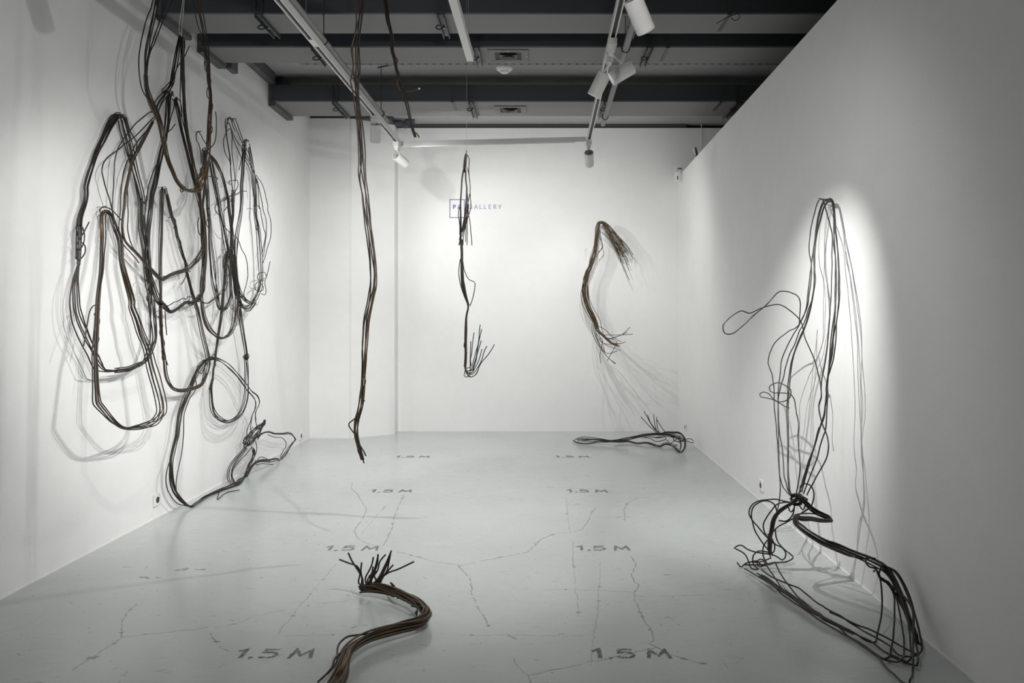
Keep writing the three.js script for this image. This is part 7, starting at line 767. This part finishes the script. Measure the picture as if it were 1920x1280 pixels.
sculpture('D', 'wire_loop_sculpture', 'dark wire loop hung by a white cord from the ceiling beam at the left wall', SCU, (t, O) => {
  for (const it of TRACED.CORD) part(t, 'white_cord', tube(it.p.map(p => V(...p)), it.r, O), M.cord);
  const p = TRACED.CORD[0].p; const e = p[p.length - 1]; part(t, 'cord_hook', rod([e[0] - O.x, e[1] - O.y - .01, e[2] - O.z], [e[0] - O.x, SLAB - O.y - .002, e[2] - O.z], .003, 6), M.steel);
});
sculpture('J', 'wire_loop_sculpture', 'wide dark wire loop on the left wall with a kinked knotted lower edge', SCU, wallNail('J'));
sculpture('E', 'wire_loop_sculpture', 'wire loop in the middle of the left wall with rust brown in its low bend', SCU, wallNail('E'));
sculpture('F', 'wire_loop_sculpture', 'double dark wire loop on the left wall, two U bends one above the other', SCU, wallNail('F'));
sculpture('G', 'wire_loop_sculpture', 'thin black wire loop with open arches at its top beside the farthest loop', SCU, wallNail('G'));
sculpture('H', 'wire_loop_sculpture', 'farthest black wire loop on the left wall with loose outer strands on its right', SCU, wallNail('H'));
sculpture('L', 'wire_loop_sculpture', 'narrow lowest wire loop at the right of the left wall group, above the floor piece', SCU, wallNail('L'));
sculpture('I', 'wire_floor_sculpture', 'black wire loop leaning on the left wall and ending in a knotted floor tangle', SCU);
sculpture('R', 'wire_wall_sculpture', 'tall wire figure hung on the right wall that bends over the floor like an animal', SCU, (t, O) => {
  const p = topOf('R'); nail(t, O, [partX(-p[2]) - .0005, p[1] - .002, p[2]], [p[0] - .015, p[1] + .006, p[2]]);
});
sculpture('HANG', 'hanging_wire_bundle', 'long brown wire bundle hanging from the ceiling with one short and one floor-length end', SCU, (t, O) => {
  const p = topOf('HANG'); part(t, 'ceiling_hook', rod([p[0] - O.x, p[1] - O.y - .06, p[2] - O.z], [p[0] - O.x, SLAB - O.y - .002, p[2] - O.z], .006, 8), M.steel);
  part(t, 'bare_wire_tip', new THREE.SphereGeometry(.006, 10, 8), M.cord, [(785.7 - 1000) * 4.35 / 1373 - O.x, 1.4 - (166 - 602) * 4.35 / 1373 - O.y, -4.35 - O.z]);
});
sculpture('CENT', 'hanging_wire_bundle', 'thin black wire piece hanging in mid air, its foot an upturned wire hand', SCU, (t, O) => {
  for (const it of TRACED.LINE) { const p = it.p, e = p[p.length - 1]; part(t, 'nylon_line', rod([p[0][0] - O.x, p[0][1] - O.y, p[0][2] - O.z], [e[0] - O.x, SLAB - O.y - .002, e[2] - O.z], .0011, 5), M.line); }
});
sculpture('BACK', 'wire_wall_sculpture', 'golden brown bent wire bundle on the far wall with splayed ends like two hands', SCU, (t, O) => {
  nail(t, O, [.66, 2.30, BACK + .0005], [.66, 2.30, -9.10]); nail(t, O, [.80, 2.60, BACK + .0005], [.80, 2.60, -9.10]);
});
sculpture('BFLOOR', 'wire_floor_sculpture', 'black wire bundle lying on the floor in the far right corner', SCU);
sculpture('FRONT', 'wire_floor_sculpture', 'thick brown wire bundle snaking over the floor in front with splayed upright ends', SCU);

// ---------------------------------------------------------------- wall lettering
const font = await new FontLoader().loadAsync('fonts/droid/droid_sans_regular.typeface.json');
const fontB = await new FontLoader().loadAsync('fonts/droid/droid_sans_bold.typeface.json');
{
  const s = 9.31 / 1373, X = px => (px - 1000) * s, Y = py => 1.40 - (py - 602) * s;
  const t = thing('wall_lettering', 'violet gallery name with a framed box on the far wall', 'lettering', [X(892), Y(408.5), BACK]);
  const x0 = X(843) - X(892), x1 = X(871.5) - X(892), y0 = 0, y1 = Y(373.5) - Y(408.5), w = .009;
  part(t, 'frame', mergeGeometries([box(x0, x1, y0, y0 + w, .0005, .004), box(x0, x1, y1 - w, y1, .0005, .004), box(x0, x0 + w, y0 + w, y1 - w, .0005, .004), box(x1 - w, x1, y0 + w, y1 - w, .0005, .004)]), M.violet);
  const put = (ch, px, f, m) => { const g = new TextGeometry(ch, { font: f, size: .056, depth: .003, curveSegments: 6 }); g.computeBoundingBox(); const b = g.boundingBox; g.translate(-(b.min.x + b.max.x) / 2, 0, 0); part(t, 'letter', g, m, [X(px) - X(892), Y(391.7) - Y(408.5), .0005]); };
  put('P', 852, fontB, M.violet); put('A', 861.5, fontB, M.violet);
  [['G', 882], ['A', 892.5], ['L', 901.5], ['L', 909.5], ['E', 918.5], ['R', 928], ['Y', 937]].forEach(([c, x]) => put(c, x, font, M.violetPale));
}

// ---------------------------------------------------------------- sockets, camera
function socket(x, y, z, ry, label) {
  const t = thing('wall_socket', label, 'socket', [x, y, z], 'wall sockets'); t.rotation.y = ry;
  part(t, 'plate', new RoundedBoxGeometry(.085, .085, .012, 2, .004), M.white, [0, .0425, .0065]);
  part(t, 'insert', new THREE.CylinderGeometry(.022, .022, .004, 24), M.slot, [0, .0425, .0125], [Math.PI / 2, 0, 0]);
  for (const s of [-1, 1]) part(t, 'pin_hole', new THREE.CylinderGeometry(.003, .003, .004, 8), M.steel, [s * .0095, .0425, .0135], [Math.PI / 2, 0, 0]);
}
socket(LEFT, .09, -5.2, Math.PI / 2, 'white socket with a dark centre low on the left wall under the near wire loops');
socket(LEFT, .04, -8.42, Math.PI / 2, 'white socket at the far end of the left wall beyond the floor tangle');
socket(partX(8.78), .09, -8.78, -Math.PI / 2 - .0197, 'white socket at the far end of the right partition');
socket(partX(5.66), .09, -5.66, -Math.PI / 2 - .0197, 'white socket low on the right partition beside the wire figure');
{
  const t = thing('security_camera', 'small white wall camera with two dark dots at the far end of the right partition', 'camera', [1.795, 3.12, -9.02]);
  part(t, 'body', new RoundedBoxGeometry(.062, .12, .05, 2, .008), M.white, [-.02, .06, 0]);
  part(t, 'hood', new RoundedBoxGeometry(.085, .014, .06, 1, .003), M.white, [-.02, .135, 0]);
  part(t, 'bracket', box(-.02, .035, .145, .165, -.02, .02), M.steel);
  part(t, 'knob', new THREE.CylinderGeometry(.02, .02, .03, 16), M.white, [-.03, .18, 0], [Math.PI / 2, 0, 0]);
  for (const y of [.03, .052]) part(t, 'lens', new THREE.CylinderGeometry(.0085, .0085, .006, 16), M.black, [-.022, y, .026], [Math.PI / 2, 0, 0]);
}
{
  const t = thing('cable_clamp', 'bent metal clamp on top of the right partition near its far end', 'clamp', [1.82, 3.237, -8.2]);
  part(t, 'plate', box(-.03, .06, 0, .006, -.05, .05), M.steel); part(t, 'arm', rod([0, .004, 0], [-.03, .09, .02], .008, 8), M.white); part(t, 'jaw', rod([.02, .004, 0], [.0, .11, -.02], .01, 6), M.bracket);
}
{
  const t = thing('cable', 'thin pale cable hanging above the far end of the right partition', 'cable', [2.13, 3.858, -9.28]);
  part(t, 'cord', rod([0, -.9, 0], [0, SLAB - 3.858 - .004, .0], .004, 6), M.cord);
}
renderer.render(scene, camera);
